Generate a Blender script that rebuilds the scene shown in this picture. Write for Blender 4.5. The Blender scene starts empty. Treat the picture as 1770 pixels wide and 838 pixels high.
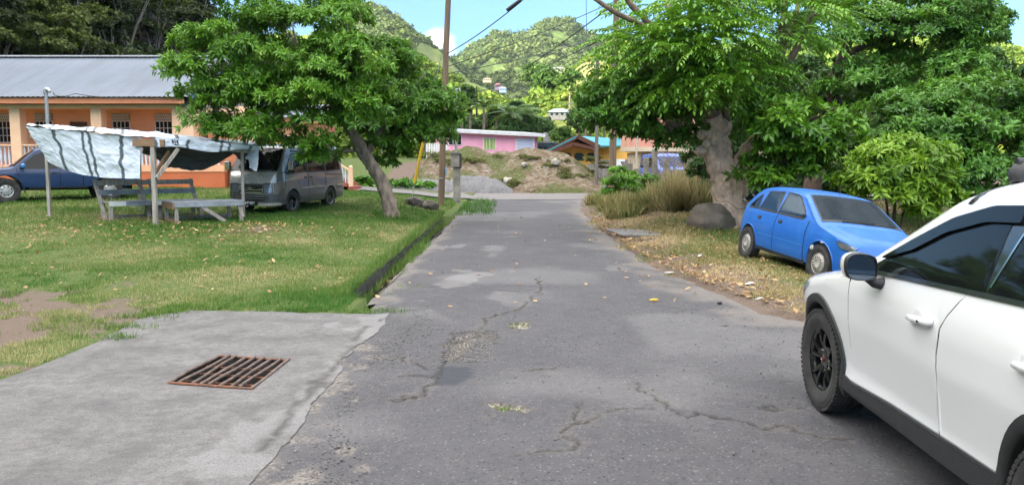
import bpy, bmesh, math, random
import numpy as np
from mathutils import Vector, Matrix
from mathutils.geometry import delaunay_2d_cdt
R = math.radians
S = bpy.context.scene
COL = S.collection
rnd = random.Random(7)
NR = np.random.default_rng(11)

# ------------------------------------------------------------------ camera
CAM_H, F_PX, PITCH = 1.72, 1331.0, math.atan(131.0 / 1331.0)
cam_d = bpy.data.cameras.new('camera'); cam = bpy.data.objects.new('camera', cam_d); COL.objects.link(cam)
cam.location = (0, 0, CAM_H); cam.rotation_euler = (math.pi / 2 - PITCH, 0, 0)
cam_d.sensor_fit = 'HORIZONTAL'; cam_d.sensor_width = 36; cam_d.lens = 36 * F_PX / 1770
cam_d.clip_start = 0.05; cam_d.clip_end = 12000
S.camera = cam
cp, sp = math.cos(PITCH), math.sin(PITCH)
def ray(px, py):
    u = (px - 885) / F_PX; v = (419 - py) / F_PX
    return u, cp + v * sp, -sp + v * cp
def P(px, py, Y):
    dx, dy, dz = ray(px, py); t = Y / dy
    return Vector((dx * t, Y, CAM_H + dz * t))
def G(px, py, zf=None, z0=None):
    """the point of the ground seen at a photo pixel"""
    dx, dy, dz = ray(px, py)
    if zf is None:
        t = (z0 - CAM_H) / dz
        return Vector((dx * t, dy * t, z0))
    t = 2.0
    for i in range(6000):
        t2 = t * 1.004
        if CAM_H + dz * t2 < zf(dx * t2, dy * t2): break
        t = t2
    return Vector((dx * t, dy * t, zf(dx * t, dy * t)))

# ------------------------------------------------------------------ noise
def _h(ix, iy, iz, s):
    n = (ix.astype(np.int64) * 374761393 + iy.astype(np.int64) * 668265263 + iz.astype(np.int64) * 2147483647 + s * 1274126177) & 0xffffffff
    n = ((n ^ (n >> 13)) * 1274126177) & 0xffffffff
    n = (n ^ (n >> 16)) & 0xffffffff
    return n.astype(np.float64) / 0xffffffff
def noise(x, y, z=0.0, s=0):
    x = np.asarray(x, float); y = np.asarray(y, float); z = np.asarray(z, float) + np.zeros_like(x)
    ix, iy, iz = np.floor(x), np.floor(y), np.floor(z)
    fx, fy, fz = x - ix, y - iy, z - iz
    fx = fx * fx * (3 - 2 * fx); fy = fy * fy * (3 - 2 * fy); fz = fz * fz * (3 - 2 * fz)
    r = 0
    for dz in (0, 1):
        for dy in (0, 1):
            for dx in (0, 1):
                w = (fx if dx else 1 - fx) * (fy if dy else 1 - fy) * (fz if dz else 1 - fz)
                r = r + w * _h(ix + dx, iy + dy, iz + dz, s)
    return r * 2 - 1
def fbm(x, y, z=0.0, o=4, s=0, g=.5):
    r = 0; a = 1.0; f = 1.0
    for k in range(o):
        r = r + a * noise(np.asarray(x) * f, np.asarray(y) * f, np.asarray(z) * f, s + k); a *= g; f *= 2.03
    return r
def sst(a, b, x):
    t = np.clip((np.asarray(x, float) - a) / (b - a), 0, 1); return t * t * (3 - 2 * t)

# ------------------------------------------------------------------ object helpers
def tag(o, label=None, cat=None, group=None, kind=None):
    if label: o['label'] = label
    if cat: o['category'] = cat
    if group: o['group'] = group
    if kind: o['kind'] = kind
    return o
def thing(name, label, cat, loc=(0, 0, 0), rz=0, group=None):
    o = bpy.data.objects.new(name, None); COL.objects.link(o)
    o.location = loc; o.rotation_euler = (0, 0, rz); o.empty_display_size = .2
    return tag(o, label, cat, group)
def copy_tree(o, parent=None):
    c = o.copy(); COL.objects.link(c); c.parent = parent
    for ch in list(o.children): copy_tree(ch, c)
    return c
def link(name, me, parent=None):
    o = bpy.data.objects.new(name, me); COL.objects.link(o)
    if parent: o.parent = parent
    return o
def from_np(name, v, f, m=None, parent=None, smooth=False, attrs=None, mi=None):
    """v (N,3); f list of (K,n) arrays or one (K,n) array"""
    me = bpy.data.meshes.new(name)
    v = np.asarray(v, np.float32); fs = f if isinstance(f, list) else [f]
    fs = [np.asarray(a, np.int32) for a in fs if len(a)]
    me.vertices.add(len(v)); me.vertices.foreach_set('co', v.ravel())
    loops = np.concatenate([a.ravel() for a in fs]) if fs else np.zeros(0, np.int32)
    tot = np.concatenate([np.full(len(a), a.shape[1], np.int32) for a in fs])
    st = np.concatenate([[0], np.cumsum(tot)[:-1]]).astype(np.int32)
    me.loops.add(len(loops)); me.loops.foreach_set('vertex_index', loops)
    me.polygons.add(len(tot)); me.polygons.foreach_set('loop_start', st)
    try: me.polygons.foreach_set('loop_total', tot)
    except Exception: pass
    if smooth: me.polygons.foreach_set('use_smooth', np.ones(len(tot), bool))
    ms = m if isinstance(m, (list, tuple)) else [m]
    for q in ms:
        if q: me.materials.append(q)
    if mi is not None: me.polygons.foreach_set('material_index', np.asarray(mi, np.int32))
    for k, a in (attrs or {}).items():
        at = me.attributes.new(k, 'FLOAT', 'POINT'); at.data.foreach_set('value', np.asarray(a, np.float32))
    me.update(calc_edges=True)
    return link(name, me, parent)
class MB:
    """collects simple shapes into one mesh"""
    def __init__(s): s.v = []; s.f = []
    def add(s, vs, fs):
        b = len(s.v); s.v += [tuple(p) for p in vs]; s.f += [tuple(i + b for i in q) for q in fs]; return s
    def box(s, c, d, rz=0, mat=None):
        x, y, z = d[0] / 2, d[1] / 2, d[2] / 2
        vs = [Vector((i * x, j * y, k * z)) for k in (-1, 1) for j in (-1, 1) for i in (-1, 1)]
        M = (mat or Matrix.Rotation(rz, 3, 'Z')); c = Vector(c)
        return s.add([M @ p + c for p in vs], [(0, 2, 3, 1), (4, 5, 7, 6), (0, 1, 5, 4), (2, 6, 7, 3), (0, 4, 6, 2), (1, 3, 7, 5)])
    def beam(s, a, b, w, h, up=(0, 0, 1)):
        a, b = Vector(a), Vector(b); d = (b - a); L = d.length; d.normalize()
        u = Vector(up); x = d.cross(u)
        if x.length < 1e-4: x = d.cross(Vector((1, 0, 0)))
        x.normalize(); u = x.cross(d)
        M = Matrix((x, d, u)).transposed()
        return s.box((a + b) / 2, (w, L, h), mat=M)
    def tube(s, pts, rad, n=8, cap=True):
        pts = [Vector(p) for p in pts]; m = len(pts)
        rad = list(rad) if hasattr(rad, '__len__') else [rad] * m
        base = len(s.v); ref = None
        for i, p in enumerate(pts):
            d = (pts[min(i + 1, m - 1)] - pts[max(i - 1, 0)]).normalized()
            if ref is None:
                ref = d.orthogonal().normalized()
            ref = (ref - d * ref.dot(d))
            if ref.length < 1e-5: ref = d.orthogonal()
            ref.normalize(); e = d.cross(ref)
            for k in range(n):
                a = 2 * math.pi * k / n
                s.v.append(tuple(p + (ref * math.cos(a) + e * math.sin(a)) * rad[i]))
        for i in range(m - 1):
            for k in range(n):
                a = base + i * n + k; b = base + i * n + (k + 1) % n
                s.f.append((a, b, b + n, a + n))
        if cap:
            s.f.append(tuple(base + k for k in range(n))[::-1]); s.f.append(tuple(base + (m - 1) * n + k for k in range(n)))
        return s
    def lathe(s, prof, n=24, c=(0, 0, 0), axis='Z'):
        base = len(s.v); m = len(prof); c = Vector(c)
        for (r, h) in prof:
            for k in range(n):
                a = 2 * math.pi * k / n; x, y = r * math.cos(a), r * math.sin(a)
                p = (x, y, h) if axis == 'Z' else ((x, h, y) if axis == 'Y' else (h, x, y))
                s.v.append(tuple(Vector(p) + c))
        for i in range(m - 1):
            for k in range(n):
                a = base + i * n + k; b = base + i * n + (k + 1) % n
                s.f.append((a, b, b + n, a + n))
        return s
    def prism(s, poly, d):
        """poly: 3D outline, d: extrusion vector"""
        n = len(poly); d = Vector(d); vs = [Vector(p) for p in poly]
        fs = [tuple(range(n))[::-1], tuple(range(n, 2 * n))] + [(i, (i + 1) % n, n + (i + 1) % n, n + i) for i in range(n)]
        return s.add(vs + [p + d for p in vs], fs)
    def grid(s, rows):
        base = len(s.v); m = len(rows); n = len(rows[0])
        for r in rows: s.v += [tuple(p) for p in r]
        for i in range(m - 1):
            for j in range(n - 1):
                a = base + i * n + j; s.f.append((a, a + 1, a + n + 1, a + n))
        return s
    def ell(s, c, r, n=12, m=8, M=None, jit=0, seed=0):
        base = len(s.v); c = Vector(c); q = random.Random(seed)
        for i in range(m + 1):
            t = math.pi * i / m
            for k in range(n):
                a = 2 * math.pi * k / n
                p = Vector((r[0] * math.sin(t) * math.cos(a), r[1] * math.sin(t) * math.sin(a), r[2] * math.cos(t)))
                if jit: p *= 1 + q.uniform(-jit, jit)
                if M: p = M @ p
                s.v.append(tuple(p + c))
        for i in range(m):
            for k in range(n):
                a = base + i * n + k; b = base + i * n + (k + 1) % n
                s.f.append((a, a + n, b + n, b))
        return s
    def pieces(s, name, m, parent=None, smooth=None):
        """every separate piece becomes a part of its own"""
        up = list(range(len(s.v)))
        def fd(a):
            while up[a] != a: up[a] = up[up[a]]; a = up[a]
            return a
        for q in s.f:
            for k in q[1:]: up[fd(k)] = fd(q[0])
        by = {}
        for q in s.f: by.setdefault(fd(q[0]), []).append(q)
        out = []
        for fs in by.values():
            ids = sorted(set(k for q in fs for k in q)); mp = {k: i for i, k in enumerate(ids)}
            mb = MB(); mb.add([s.v[k] for k in ids], [tuple(mp[k] for k in q) for q in fs]); out.append(mb.build(name, m, parent, smooth))
        return out
    def build(s, name, m, parent=None, smooth=None, bevel=0, mi=None):
        me = bpy.data.meshes.new(name); me.from_pydata(s.v, [], s.f)
        for q in (m if isinstance(m, (list, tuple)) else [m]):
            if q: me.materials.append(q)
        bm = bmesh.new(); bm.from_mesh(me)
        bmesh.ops.remove_doubles(bm, verts=bm.verts, dist=1e-5)
        bmesh.ops.recalc_face_normals(bm, faces=bm.faces)
        if bevel:
            bmesh.ops.bevel(bm, geom=[e for e in bm.edges if len(e.link_faces) == 2 and e.calc_face_angle(0) > .6], offset=bevel, segments=1, affect='EDGES', clamp_overlap=True)
        bm.to_mesh(me); bm.free()
        if smooth is not None:
            me.polygons.foreach_set('use_smooth', np.ones(len(me.polygons), bool))
            me.set_sharp_from_angle(angle=R(smooth))
        me.update()
        return link(name, me, parent)

# ------------------------------------------------------------------ materials
def rgb(h):
    """sRGB hex -> linear"""
    h = h.lstrip('#'); o = []
    for i in (0, 2, 4):
        c = int(h[i:i + 2], 16) / 255; o.append(c / 12.92 if c < .04045 else ((c + .055) / 1.055) ** 2.4)
    return tuple(o) + (1,)
def lin(*c): return tuple(c) + (1,)
class NT:
    def __init__(s, name):
        s.m = bpy.data.materials.new(name); s.m.use_nodes = True; s.t = s.m.node_tree; s.t.nodes.clear()
        s.out = s.n('ShaderNodeOutputMaterial'); s.co = s.n('ShaderNodeTexCoord').outputs['Object']
    def n(s, typ, ins=None, **kw):
        nd = s.t.nodes.new(typ)
        for k, v in kw.items(): setattr(nd, k, v)
        for k, v in (ins or {}).items(): s.set(nd, k, v)
        return nd
    def set(s, nd, k, v):
        i = nd.inputs[k]
        if isinstance(v, bpy.types.NodeSocket): s.t.links.new(v, i)
        else: i.default_value = v
    def noise(s, scale, detail=4, rough=.55, co=None, dist=0):
        return s.n('ShaderNodeTexNoise', {'Vector': co or s.co, 'Scale': scale, 'Detail': detail, 'Roughness': rough, 'Distortion': dist}).outputs['Fac']
    def voro(s, scale, feature='F1', co=None, out='Distance'):
        return s.n('ShaderNodeTexVoronoi', {'Vector': co or s.co, 'Scale': scale}, feature=feature).outputs[out]
    def ramp(s, fac, stops, interp='LINEAR'):
        r = s.n('ShaderNodeValToRGB', {'Fac': fac}); e = r.color_ramp.elements; r.color_ramp.interpolation = interp
        while len(e) < len(stops): e.new(.5)
        for q, (p, c) in zip(e, stops): q.position = p; q.color = c if hasattr(c, '__len__') else (c, c, c, 1)
        return r.outputs['Color']
    def mix(s, f, a, b, mode='MIX'):
        nd = s.n('ShaderNodeMix', data_type='RGBA', blend_type=mode)
        s.set(nd, 0, f); s.set(nd, 6, a); s.set(nd, 7, b); return nd.outputs[2]
    def math(s, op, a, b=0.0):
        nd = s.n('ShaderNodeMath', operation=op); s.set(nd, 0, a); s.set(nd, 1, b); return nd.outputs[0]
    def attr(s, name): return s.n('ShaderNodeAttribute', attribute_name=name).outputs['Fac']
    def scaled(s, v): return s.n('ShaderNodeMapping', {'Vector': s.co, 'Scale': v}).outputs['Vector']
    def bump(s, h, strength=.4, dist=.02, normal=None):
        nd = s.n('ShaderNodeBump', {'Height': h, 'Strength': strength, 'Distance': dist})
        if normal: s.set(nd, 'Normal', normal)
        return nd.outputs['Normal']
    def bsdf(s, **kw):
        names = dict(col='Base Color', rough='Roughness', metal='Metallic', spec='Specular IOR Level', coat='Coat Weight', coatr='Coat Roughness', normal='Normal', trans='Transmission Weight', emit='Emission Color', emits='Emission Strength', alpha='Alpha', ior='IOR', sheen='Sheen Weight')
        b = s.n('ShaderNodeBsdfPrincipled')
        for k, v in kw.items():
            if v is not None: s.set(b, names[k], v)
        s.t.links.new(b.outputs[0], s.out.inputs['Surface']); return b
_mats = {}
def mat(name, col, col2=None, scale=4.0, rough=.6, rough2=None, bump=0, bscale=None, bdist=.01, metal=0, spec=.5, coat=0, coatr=.03, contrast=(.35, .65), detail=5, stretch=None):
    if name in _mats: return _mats[name]
    t = NT(name); co = t.scaled(stretch) if stretch else t.co
    if col2 is None: col2 = tuple(c * .82 for c in col[:3]) + (1,)
    nz = t.noise(scale, detail, co=co)
    c = t.mix(t.ramp(nz, [(contrast[0], 0.0), (contrast[1], 1.0)]), col, col2)
    r = rough
    if rough2 is not None:
        r = t.math('ADD', t.math('MULTIPLY', nz, rough2 - rough), rough)
    nrm = t.bump(t.noise(bscale or scale * 8, 4, co=co), bump, bdist) if bump else None
    t.bsdf(col=c, rough=r, metal=metal, spec=spec, coat=coat, coatr=coatr, normal=nrm)
    _mats[name] = t.m; return t.m
# ------------------------------------------------------------------ sky, sun
SUN_EL, SUN_AZ = R(18), R(-128)       # azimuth measured clockwise from +Y (the way the camera looks)
CLOUD_FILL = 5.4
W = bpy.data.worlds.new('World'); S.world = W; W.use_nodes = True
wt = W.node_tree; wt.nodes.clear()
sky = wt.nodes.new('ShaderNodeTexSky'); sky.sky_type = 'NISHITA'; sky.sun_disc = False
sky.sun_elevation = SUN_EL; sky.sun_rotation = SUN_AZ; sky.air_density = 1.0; sky.dust_density = .6; sky.ozone_density = 1.6
bg = wt.nodes.new('ShaderNodeBackground'); bg.inputs['Strength'].default_value = .15
wo = wt.nodes.new('ShaderNodeOutputWorld')
tc = wt.nodes.new('ShaderNodeTexCoord'); vm = wt.nodes.new('ShaderNodeVectorMath'); vm.operation = 'MULTIPLY_ADD'
vm.inputs[1].default_value = (1, 1, .75); vm.inputs[2].default_value = (0, 0, .42)
vn = wt.nodes.new('ShaderNodeVectorMath'); vn.operation = 'NORMALIZE'
wt.links.new(tc.outputs['Generated'], vm.inputs[0]); wt.links.new(vm.outputs[0], vn.inputs[0]); wt.links.new(vn.outputs[0], sky.inputs['Vector'])
def wn(t, **k):
    n = wt.nodes.new(t)
    for a, b in k.items():
        if isinstance(b, bpy.types.NodeSocket): wt.links.new(b, n.inputs[int(a[1:]) if a[0] == 'i' and a[1:].isdigit() else a])
        elif a[0] == 'i' and a[1:].isdigit(): n.inputs[int(a[1:])].default_value = b
        else: setattr(n, a, b)
    return n
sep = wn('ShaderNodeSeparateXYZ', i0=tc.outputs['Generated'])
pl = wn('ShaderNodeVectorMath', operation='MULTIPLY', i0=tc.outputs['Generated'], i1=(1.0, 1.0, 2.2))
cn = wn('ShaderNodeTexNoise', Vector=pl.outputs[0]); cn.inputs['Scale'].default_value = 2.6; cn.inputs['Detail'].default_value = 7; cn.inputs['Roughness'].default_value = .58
hi = wn('ShaderNodeMapRange', i0=sep.outputs[2], i1=.24, i2=.46, i3=-.34, i4=.14)  # unseen clouds added above the view as soft fill for the foreground
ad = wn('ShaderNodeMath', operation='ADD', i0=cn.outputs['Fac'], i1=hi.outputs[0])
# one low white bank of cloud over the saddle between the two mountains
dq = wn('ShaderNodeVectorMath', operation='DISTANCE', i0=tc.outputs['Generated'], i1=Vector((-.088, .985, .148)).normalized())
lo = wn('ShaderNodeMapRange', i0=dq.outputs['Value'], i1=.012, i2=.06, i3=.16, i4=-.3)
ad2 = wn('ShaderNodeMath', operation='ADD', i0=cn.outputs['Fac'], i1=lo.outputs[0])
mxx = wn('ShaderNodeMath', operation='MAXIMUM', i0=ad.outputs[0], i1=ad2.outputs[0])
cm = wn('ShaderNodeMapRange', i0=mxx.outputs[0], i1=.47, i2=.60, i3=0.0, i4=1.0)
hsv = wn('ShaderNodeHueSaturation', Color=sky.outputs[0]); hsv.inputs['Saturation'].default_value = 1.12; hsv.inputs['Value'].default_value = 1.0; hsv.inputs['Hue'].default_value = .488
# added clouds brightened towards the sun's side, giving the foreground light a direction
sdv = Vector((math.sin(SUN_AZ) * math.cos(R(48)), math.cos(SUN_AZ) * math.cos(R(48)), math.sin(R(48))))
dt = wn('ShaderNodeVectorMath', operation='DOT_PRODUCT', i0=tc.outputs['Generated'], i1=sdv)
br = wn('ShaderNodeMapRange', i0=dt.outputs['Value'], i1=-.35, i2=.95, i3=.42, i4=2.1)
cc = wn('ShaderNodeMix', data_type='RGBA', blend_type='MULTIPLY', i0=1.0, i6=(CLOUD_FILL, CLOUD_FILL * .985, CLOUD_FILL * .97, 1))
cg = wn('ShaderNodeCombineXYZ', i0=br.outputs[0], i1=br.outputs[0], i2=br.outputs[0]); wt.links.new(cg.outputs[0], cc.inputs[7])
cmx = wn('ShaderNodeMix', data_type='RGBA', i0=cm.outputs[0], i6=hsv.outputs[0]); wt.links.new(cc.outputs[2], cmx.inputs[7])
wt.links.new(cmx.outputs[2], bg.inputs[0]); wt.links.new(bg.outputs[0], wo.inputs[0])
sd = bpy.data.lights.new('sun', 'SUN'); sun = bpy.data.objects.new('sun', sd); COL.objects.link(sun)
sd.energy = 3.9; sd.angle = R(.6); sd.color = (1, .92, .78)
sdir = Vector((math.sin(SUN_AZ) * math.cos(SUN_EL), math.cos(SUN_AZ) * math.cos(SUN_EL), math.sin(SUN_EL)))
sun.rotation_euler = sdir.to_track_quat('Z', 'Y').to_euler(); sun.location = sdir * 200
S.view_settings.view_transform = 'Standard'; S.view_settings.look = 'None'; S.view_settings.gamma = 1
S.view_settings.use_curve_mapping = False; S.view_settings.exposure = 1.8
S.render.engine = 'CYCLES'
c_ = S.cycles; c_.use_denoising = True; c_.max_bounces = 6; c_.diffuse_bounces = 3; c_.glossy_bounces = 3; c_.transmission_bounces = 4; c_.transparent_max_bounces = 12
c_.sample_clamp_indirect = 6; c_.caustics_reflective = False; c_.caustics_refractive = False
# ------------------------------------------------------------------ terrain functions
XL, XD, DRAIN_Y0, DRAIN_Y1 = -1.85, -2.2, 9.9, 24.0
def zr(y): return np.interp(y, [0, 14, 22, 30, 45, 60, 90], [0, 0, .07, .2, .42, .6, 1.2])
def xr(y): return np.interp(y, [0, 7, 9, 10.6, 11.8, 15, 20, 27, 33, 36], [5.5, 4.2, 3.05, 2.9, 2.7, 2.42, 2.36, 2.5, 3.0, 4.2])
def zl(x, y):
    a = np.interp(y, [0, 9.5, 15, 23, 32, 45, 60], [.015, .02, .07, .14, .3, .5, .9])
    b = np.interp(y, [0, 9.5, 12, 17, 20, 23, 28, 33, 45, 60], [.015, .02, .11, .26, .34, .42, .62, .8, 1.0, 1.6])
    t = sst(-2.2, -4.6, x); k = sst(27, 33, y) * sst(-9, -2.5, x)
    z = a + (b - a) * t * (1 - .75 * k) + .02 * np.clip(-np.asarray(x, float) - 7, 0, 14) * sst(10, 20, y)
    m = .16 * np.exp(-(((np.asarray(x) + 5.6) / 1.2) ** 2 + ((np.asarray(y) - 17.0) / .9) ** 2))
    return z + m
def zv(x, y):
    x = np.asarray(x, float)
    z = zr(y) + .03 + .05 * sst(0, 1.2, x - xr(y))
    z = z - .12 * np.clip(x - 4.4, 0, 5) * sst(18, 14.5, y) * sst(5, 9, y)
    z = z + .25 * sst(18, 21, y) * sst(3.2, 4.6, x) * sst(34, 29, y)
    return z
def zg(x, y):
    x = np.asarray(x, float); y = np.asarray(y, float)
    z = np.where(x < -1.9, zl(x, y), np.where(x > xr(y), zv(x, y), zr(y)))
    far = sst(36, 44, y)
    return z * (1 - far) + far * (zr(y) + .03 + 1.3 * sst(47, 60, y) + .25 * sst(-6, -12, x))
def zgf(x, y): return float(zg(x, y))
def gp(px, py): return G(px, py, zgf)

# slab, grate
SLAB = [gp(*q)[:2] for q in [(-120, 700), (0, 655), (55, 634), (110, 612), (160, 590), (200, 572), (236, 552), (280, 542), (330, 535), (420, 537), (520, 539), (600, 541), (676, 543)]]
SLAB_R = [gp(*q)[:2] for q in [(676, 543), (664, 560), (640, 580), (610, 606), (590, 640), (566, 672), (540, 700), (520, 735), (490, 775), (462, 805), (436, 838)]] + [(-1.62, 3.1), (-1.7, 2.0)]
GRATE = [gp(*q)[:2] for q in [(291, 661), (378, 614), (501, 621), (437, 671)]]
def dens(poly, d):
    out = []
    for i in range(len(poly)):
        a, b = Vector(poly[i]), Vector(poly[(i + 1) % len(poly)]); n = max(1, int((b - a).length / d))
        out += [a.lerp(b, k / n) for k in range(n)]
    return out
def inside(poly, x, y):
    x = np.asarray(x); y = np.asarray(y); c = np.zeros(x.shape, bool); n = len(poly)
    for i in range(n):
        x1, y1 = poly[i]; x2, y2 = poly[(i + 1) % n]
        if y1 == y2: continue
        k = ((y1 > y) != (y2 > y)) & (x < (x2 - x1) * (y - y1) / (y2 - y1) + x1); c ^= k
    return c
def cdt_sheet(outer, holes, step, zf):
    pts = []; edges = []
    for lp in [outer] + holes:
        b = len(pts); pts += [Vector(p[:2]) for p in lp]; edges += [(b + i, b + (i + 1) % len(lp)) for i in range(len(lp))]
    xs = [p[0] for p in outer]; ys = [p[1] for p in outer]
    gx, gy = np.meshgrid(np.arange(min(xs), max(xs), step), np.arange(min(ys), max(ys), step))
    gx = gx.ravel() + NR.uniform(-.2, .2, gx.size) * step; gy = gy.ravel() + NR.uniform(-.2, .2, gy.size) * step
    k = inside(outer, gx, gy)
    for h in holes: k &= ~inside(h, gx, gy)
    pts += [Vector((a, b)) for a, b in zip(gx[k], gy[k])]
    vs, es, fs, *_ = delaunay_2d_cdt(pts, edges, [], 0, 1e-5)
    v = np.array([(p.x, p.y) for p in vs]); f = np.array([q for q in fs if len(q) == 3])
    c = v[f].mean(axis=1); k = inside(outer, c[:, 0], c[:, 1])
    for h in holes: k &= ~inside(h, c[:, 0], c[:, 1])
    return np.column_stack([v, zf(v[:, 0], v[:, 1])]), f[k]

# ------------------------------------------------------------------ ground materials
def ground_mat():
    t = NT('soil and short turf')
    n1 = t.noise(.55, 6, .6); n2 = t.noise(9, 5, .7); n3 = t.noise(60, 3, .6)
    grass = t.mix(t.ramp(n2, [(.3, 0.0), (.7, 1.0)]), lin(.04, .08, .018), lin(.11, .125, .042))
    soil = t.mix(t.ramp(n3, [(.3, 0.0), (.7, 1.0)]), lin(.085, .062, .048), lin(.17, .13, .105))
    f = t.math('ADD', t.attr('soil'), t.math('MULTIPLY', t.math('SUBTRACT', n2, .5), .9))
    c = t.mix(t.ramp(f, [(.38, 0.0), (.56, 1.0)]), grass, soil)
    t.bsdf(col=c, rough=.95, spec=.15, normal=t.bump(t.math('ADD', n2, t.math('MULTIPLY', n3, .5)), .7, .03))
    return t.m
M_GROUND = ground_mat()
def asphalt_mat():
    t = NT('worn asphalt')
    fine = t.noise(230, 3, .7); v = t.voro(170); v2 = t.voro(75); n1 = t.noise(.8, 6, .62); n2 = t.noise(7, 6, .65)
    base = t.mix(t.ramp(n1, [(.3, 0.0), (.7, 1.0)]), lin(.062, .061, .071), lin(.110, .106, .121))
    base = t.mix(t.ramp(n2, [(.35, 0.0), (.75, .7)]), base, lin(.16, .15, .148))
    st = t.ramp(v, [(.12, 1.0), (.42, 0.0)])
    rv = t.n('ShaderNodeTexVoronoi', {'Vector': t.co, 'Scale': 170.0}).outputs['Color']
    lum = t.ramp(rv, [(.2, .35), (.6, 1.0), (.95, 1.9)])
    c = t.mix(st, t.mix(.55, base, lin(.04, .038, .04)), t.mix(1.0, base, lum, 'MULTIPLY'))
    c = t.mix(t.ramp(v2, [(.04, .85), (.1, 0.0)]), c, lin(.045, .043, .046))
    c = t.mix(t.ramp(fine, [(.55, 0.0), (.85, .5)]), c, lin(.22, .205, .195))
    ag = t.n('ShaderNodeTexVoronoi', {'Vector': t.co, 'Scale': 46.0}).outputs['Color']; agd = t.voro(46)
    c = t.mix(t.math('MULTIPLY', t.ramp(agd, [(.25, 1.0), (.45, 0.0)]), t.ramp(ag, [(.66, 0.0), (.84, .5)])), c, lin(.24, .225, .215))
    c = t.mix(t.math('MULTIPLY', t.ramp(agd, [(.2, 1.0), (.5, 0.0)]), t.ramp(ag, [(.30, .95), (.40, 0.0)])), c, lin(.035, .033, .036))
    c = t.mix(t.ramp(t.noise(3.5, 7, .7), [(.5, 0.0), (.66, .45)]), c, lin(.05, .048, .053))
    c = t.mix(t.attr('wear'), c, t.mix(n2, lin(.23, .22, .21), lin(.32, .31, .30)))
    grav = t.mix(t.ramp(t.n('ShaderNodeTexVoronoi', {'Vector': t.co, 'Scale': 48.0}).outputs['Color'], [(.2, 0.0), (.8, 1.0)]), lin(.10, .085, .07), lin(.33, .29, .25))
    c = t.mix(t.attr('grit'), c, grav)
    c = t.mix(t.attr('patch'), c, t.mix(st, lin(.035, .037, .045), lin(.085, .088, .105)))
    c = t.mix(t.attr('crack'), c, lin(.03, .027, .024))
    c = t.mix(t.attr('dust'), c, t.mix(n2, lin(.16, .14, .12), lin(.25, .22, .19)))
    h = t.math('ADD', t.math('MULTIPLY', st, .7), t.math('MULTIPLY', fine, .5))
    h = t.math('ADD', h, t.math('MULTIPLY', t.math('MULTIPLY', t.attr('grit'), t.voro(48, 'SMOOTH_F1')), -2.5))
    t.bsdf(col=c, rough=.86, spec=.35, normal=t.bump(h, .75, .006))
    return t.m
M_ASPHALT = asphalt_mat()
def concrete_mat():
    t = NT('rough concrete')
    n1 = t.noise(1.1, 6, .65); n2 = t.noise(13, 8, .75); n3 = t.noise(70, 5, .75); pit = t.voro(8)
    c = t.mix(t.ramp(n1, [(.3, 0.0), (.72, 1.0)]), lin(.112, .106, .103), lin(.16, .153, .149))
    c = t.mix(t.ramp(n2, [(.42, 0.0), (.62, .75)]), c, lin(.075, .072, .073))
    c = t.mix(t.ramp(n3, [(.45, 0.0), (.68, .55)]), c, lin(.25, .24, .235))
    c = t.mix(t.ramp(pit, [(.05, .9), (.09, 0.0)]), c, lin(.07, .067, .064))
    c = t.mix(t.ramp(t.noise(2.3, 8, .7), [(.46, 0.0), (.64, .6)]), c, lin(.07, .067, .066))
    c = t.mix(t.math('MULTIPLY', t.attr('pale'), t.ramp(n3, [(.36, 0.15), (.56, 1.0)])), c, t.mix(n2, lin(.12, .118, .118), lin(.30, .295, .29)))
    c = t.mix(t.attr('crack'), c, lin(.05, .046, .042))
    t.bsdf(col=c, rough=.9, spec=.3, normal=t.bump(t.math('ADD', t.math('MULTIPLY', n2, 1.4), t.math('MULTIPLY', n3, .35)), .6, .015))
    return t.m
M_SLAB = concrete_mat()

# ------------------------------------------------------------------ ground sheet
def soil_amount(x, y):
    s = .10 + .50 * sst(.3, .7, fbm(x * 1.1, y * 1.1, 0, 5, 3) * .5 + .5) * sst(5.6, 2.6, np.hypot(x + 7.5, (y - 8.3) * 1.2))
    s = np.maximum(s, .85 * sst(1.0, .2, np.abs(y - (8.1 + .25 * (x + 4.6))) + .4 * noise(x * 1.3, y * 1.3, 0, 5)) * sst(-4.4, -5.2, x))
    s = np.maximum(s, .7 * sst(2.6, .8, np.hypot(x + 6.0, (y - 7.5)) + .9 * fbm(x * 1.6, y * 1.6, 0, 4, 6)))
    s = np.maximum(s, np.where(x > xr(y) - .3, .62 * sst(1.5, 0, x - xr(y)) + .34, 0) * sst(46, 40, y))
    s = np.maximum(s, .8 * sst(20.5, 22, y) * sst(3.2, 3.7, x) * sst(30, 27, y))
    s = np.maximum(s, .9 * sst(-9, -8, x) * sst(37, 40, y))
    s = np.maximum(s, .55 * np.exp(-(((x + 5.6) / 1.1) ** 2 + ((y - 16.6) / .8) ** 2)))
    return s
def axis(parts):
    out = []
    for a, b, d in parts: out += list(np.arange(a, b, d))
    return np.array(out + [parts[-1][1]])
gx = axis([(-420, -60, 30), (-60, -20, 2), (-20, -7, .5), (-7, -2.6, .16), (-2.6, -1.4, .05), (-1.4, 3, .4), (3, 8, .2), (8, 20, .6), (20, 60, 4), (60, 420, 30)])
gy = axis([(-120, 0, 8), (0, 4, .5), (4, 12, .14), (12, 26, .2), (26, 40, .4), (40, 70, 1), (70, 220, 15)])
gX, gY = np.meshgrid(gx, gy); gZ = zg(gX, gY)
gZ = gZ + .02 * fbm(gX * 1.4, gY * 1.4, 0, 3, 2) * (np.abs(gX - .5) > 2.5)
rightw = np.where(gY > 33, 30.0, xr(gY))
under = (gX > XL - .02) & (gX < rightw - .05) & (gY < 42)
gZ = gZ - .16 * under
side = (gX < XL) & (gX > -16) & (gY > 33.4) & (gY < 36.6)
gZ = gZ - .1 * side
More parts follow.
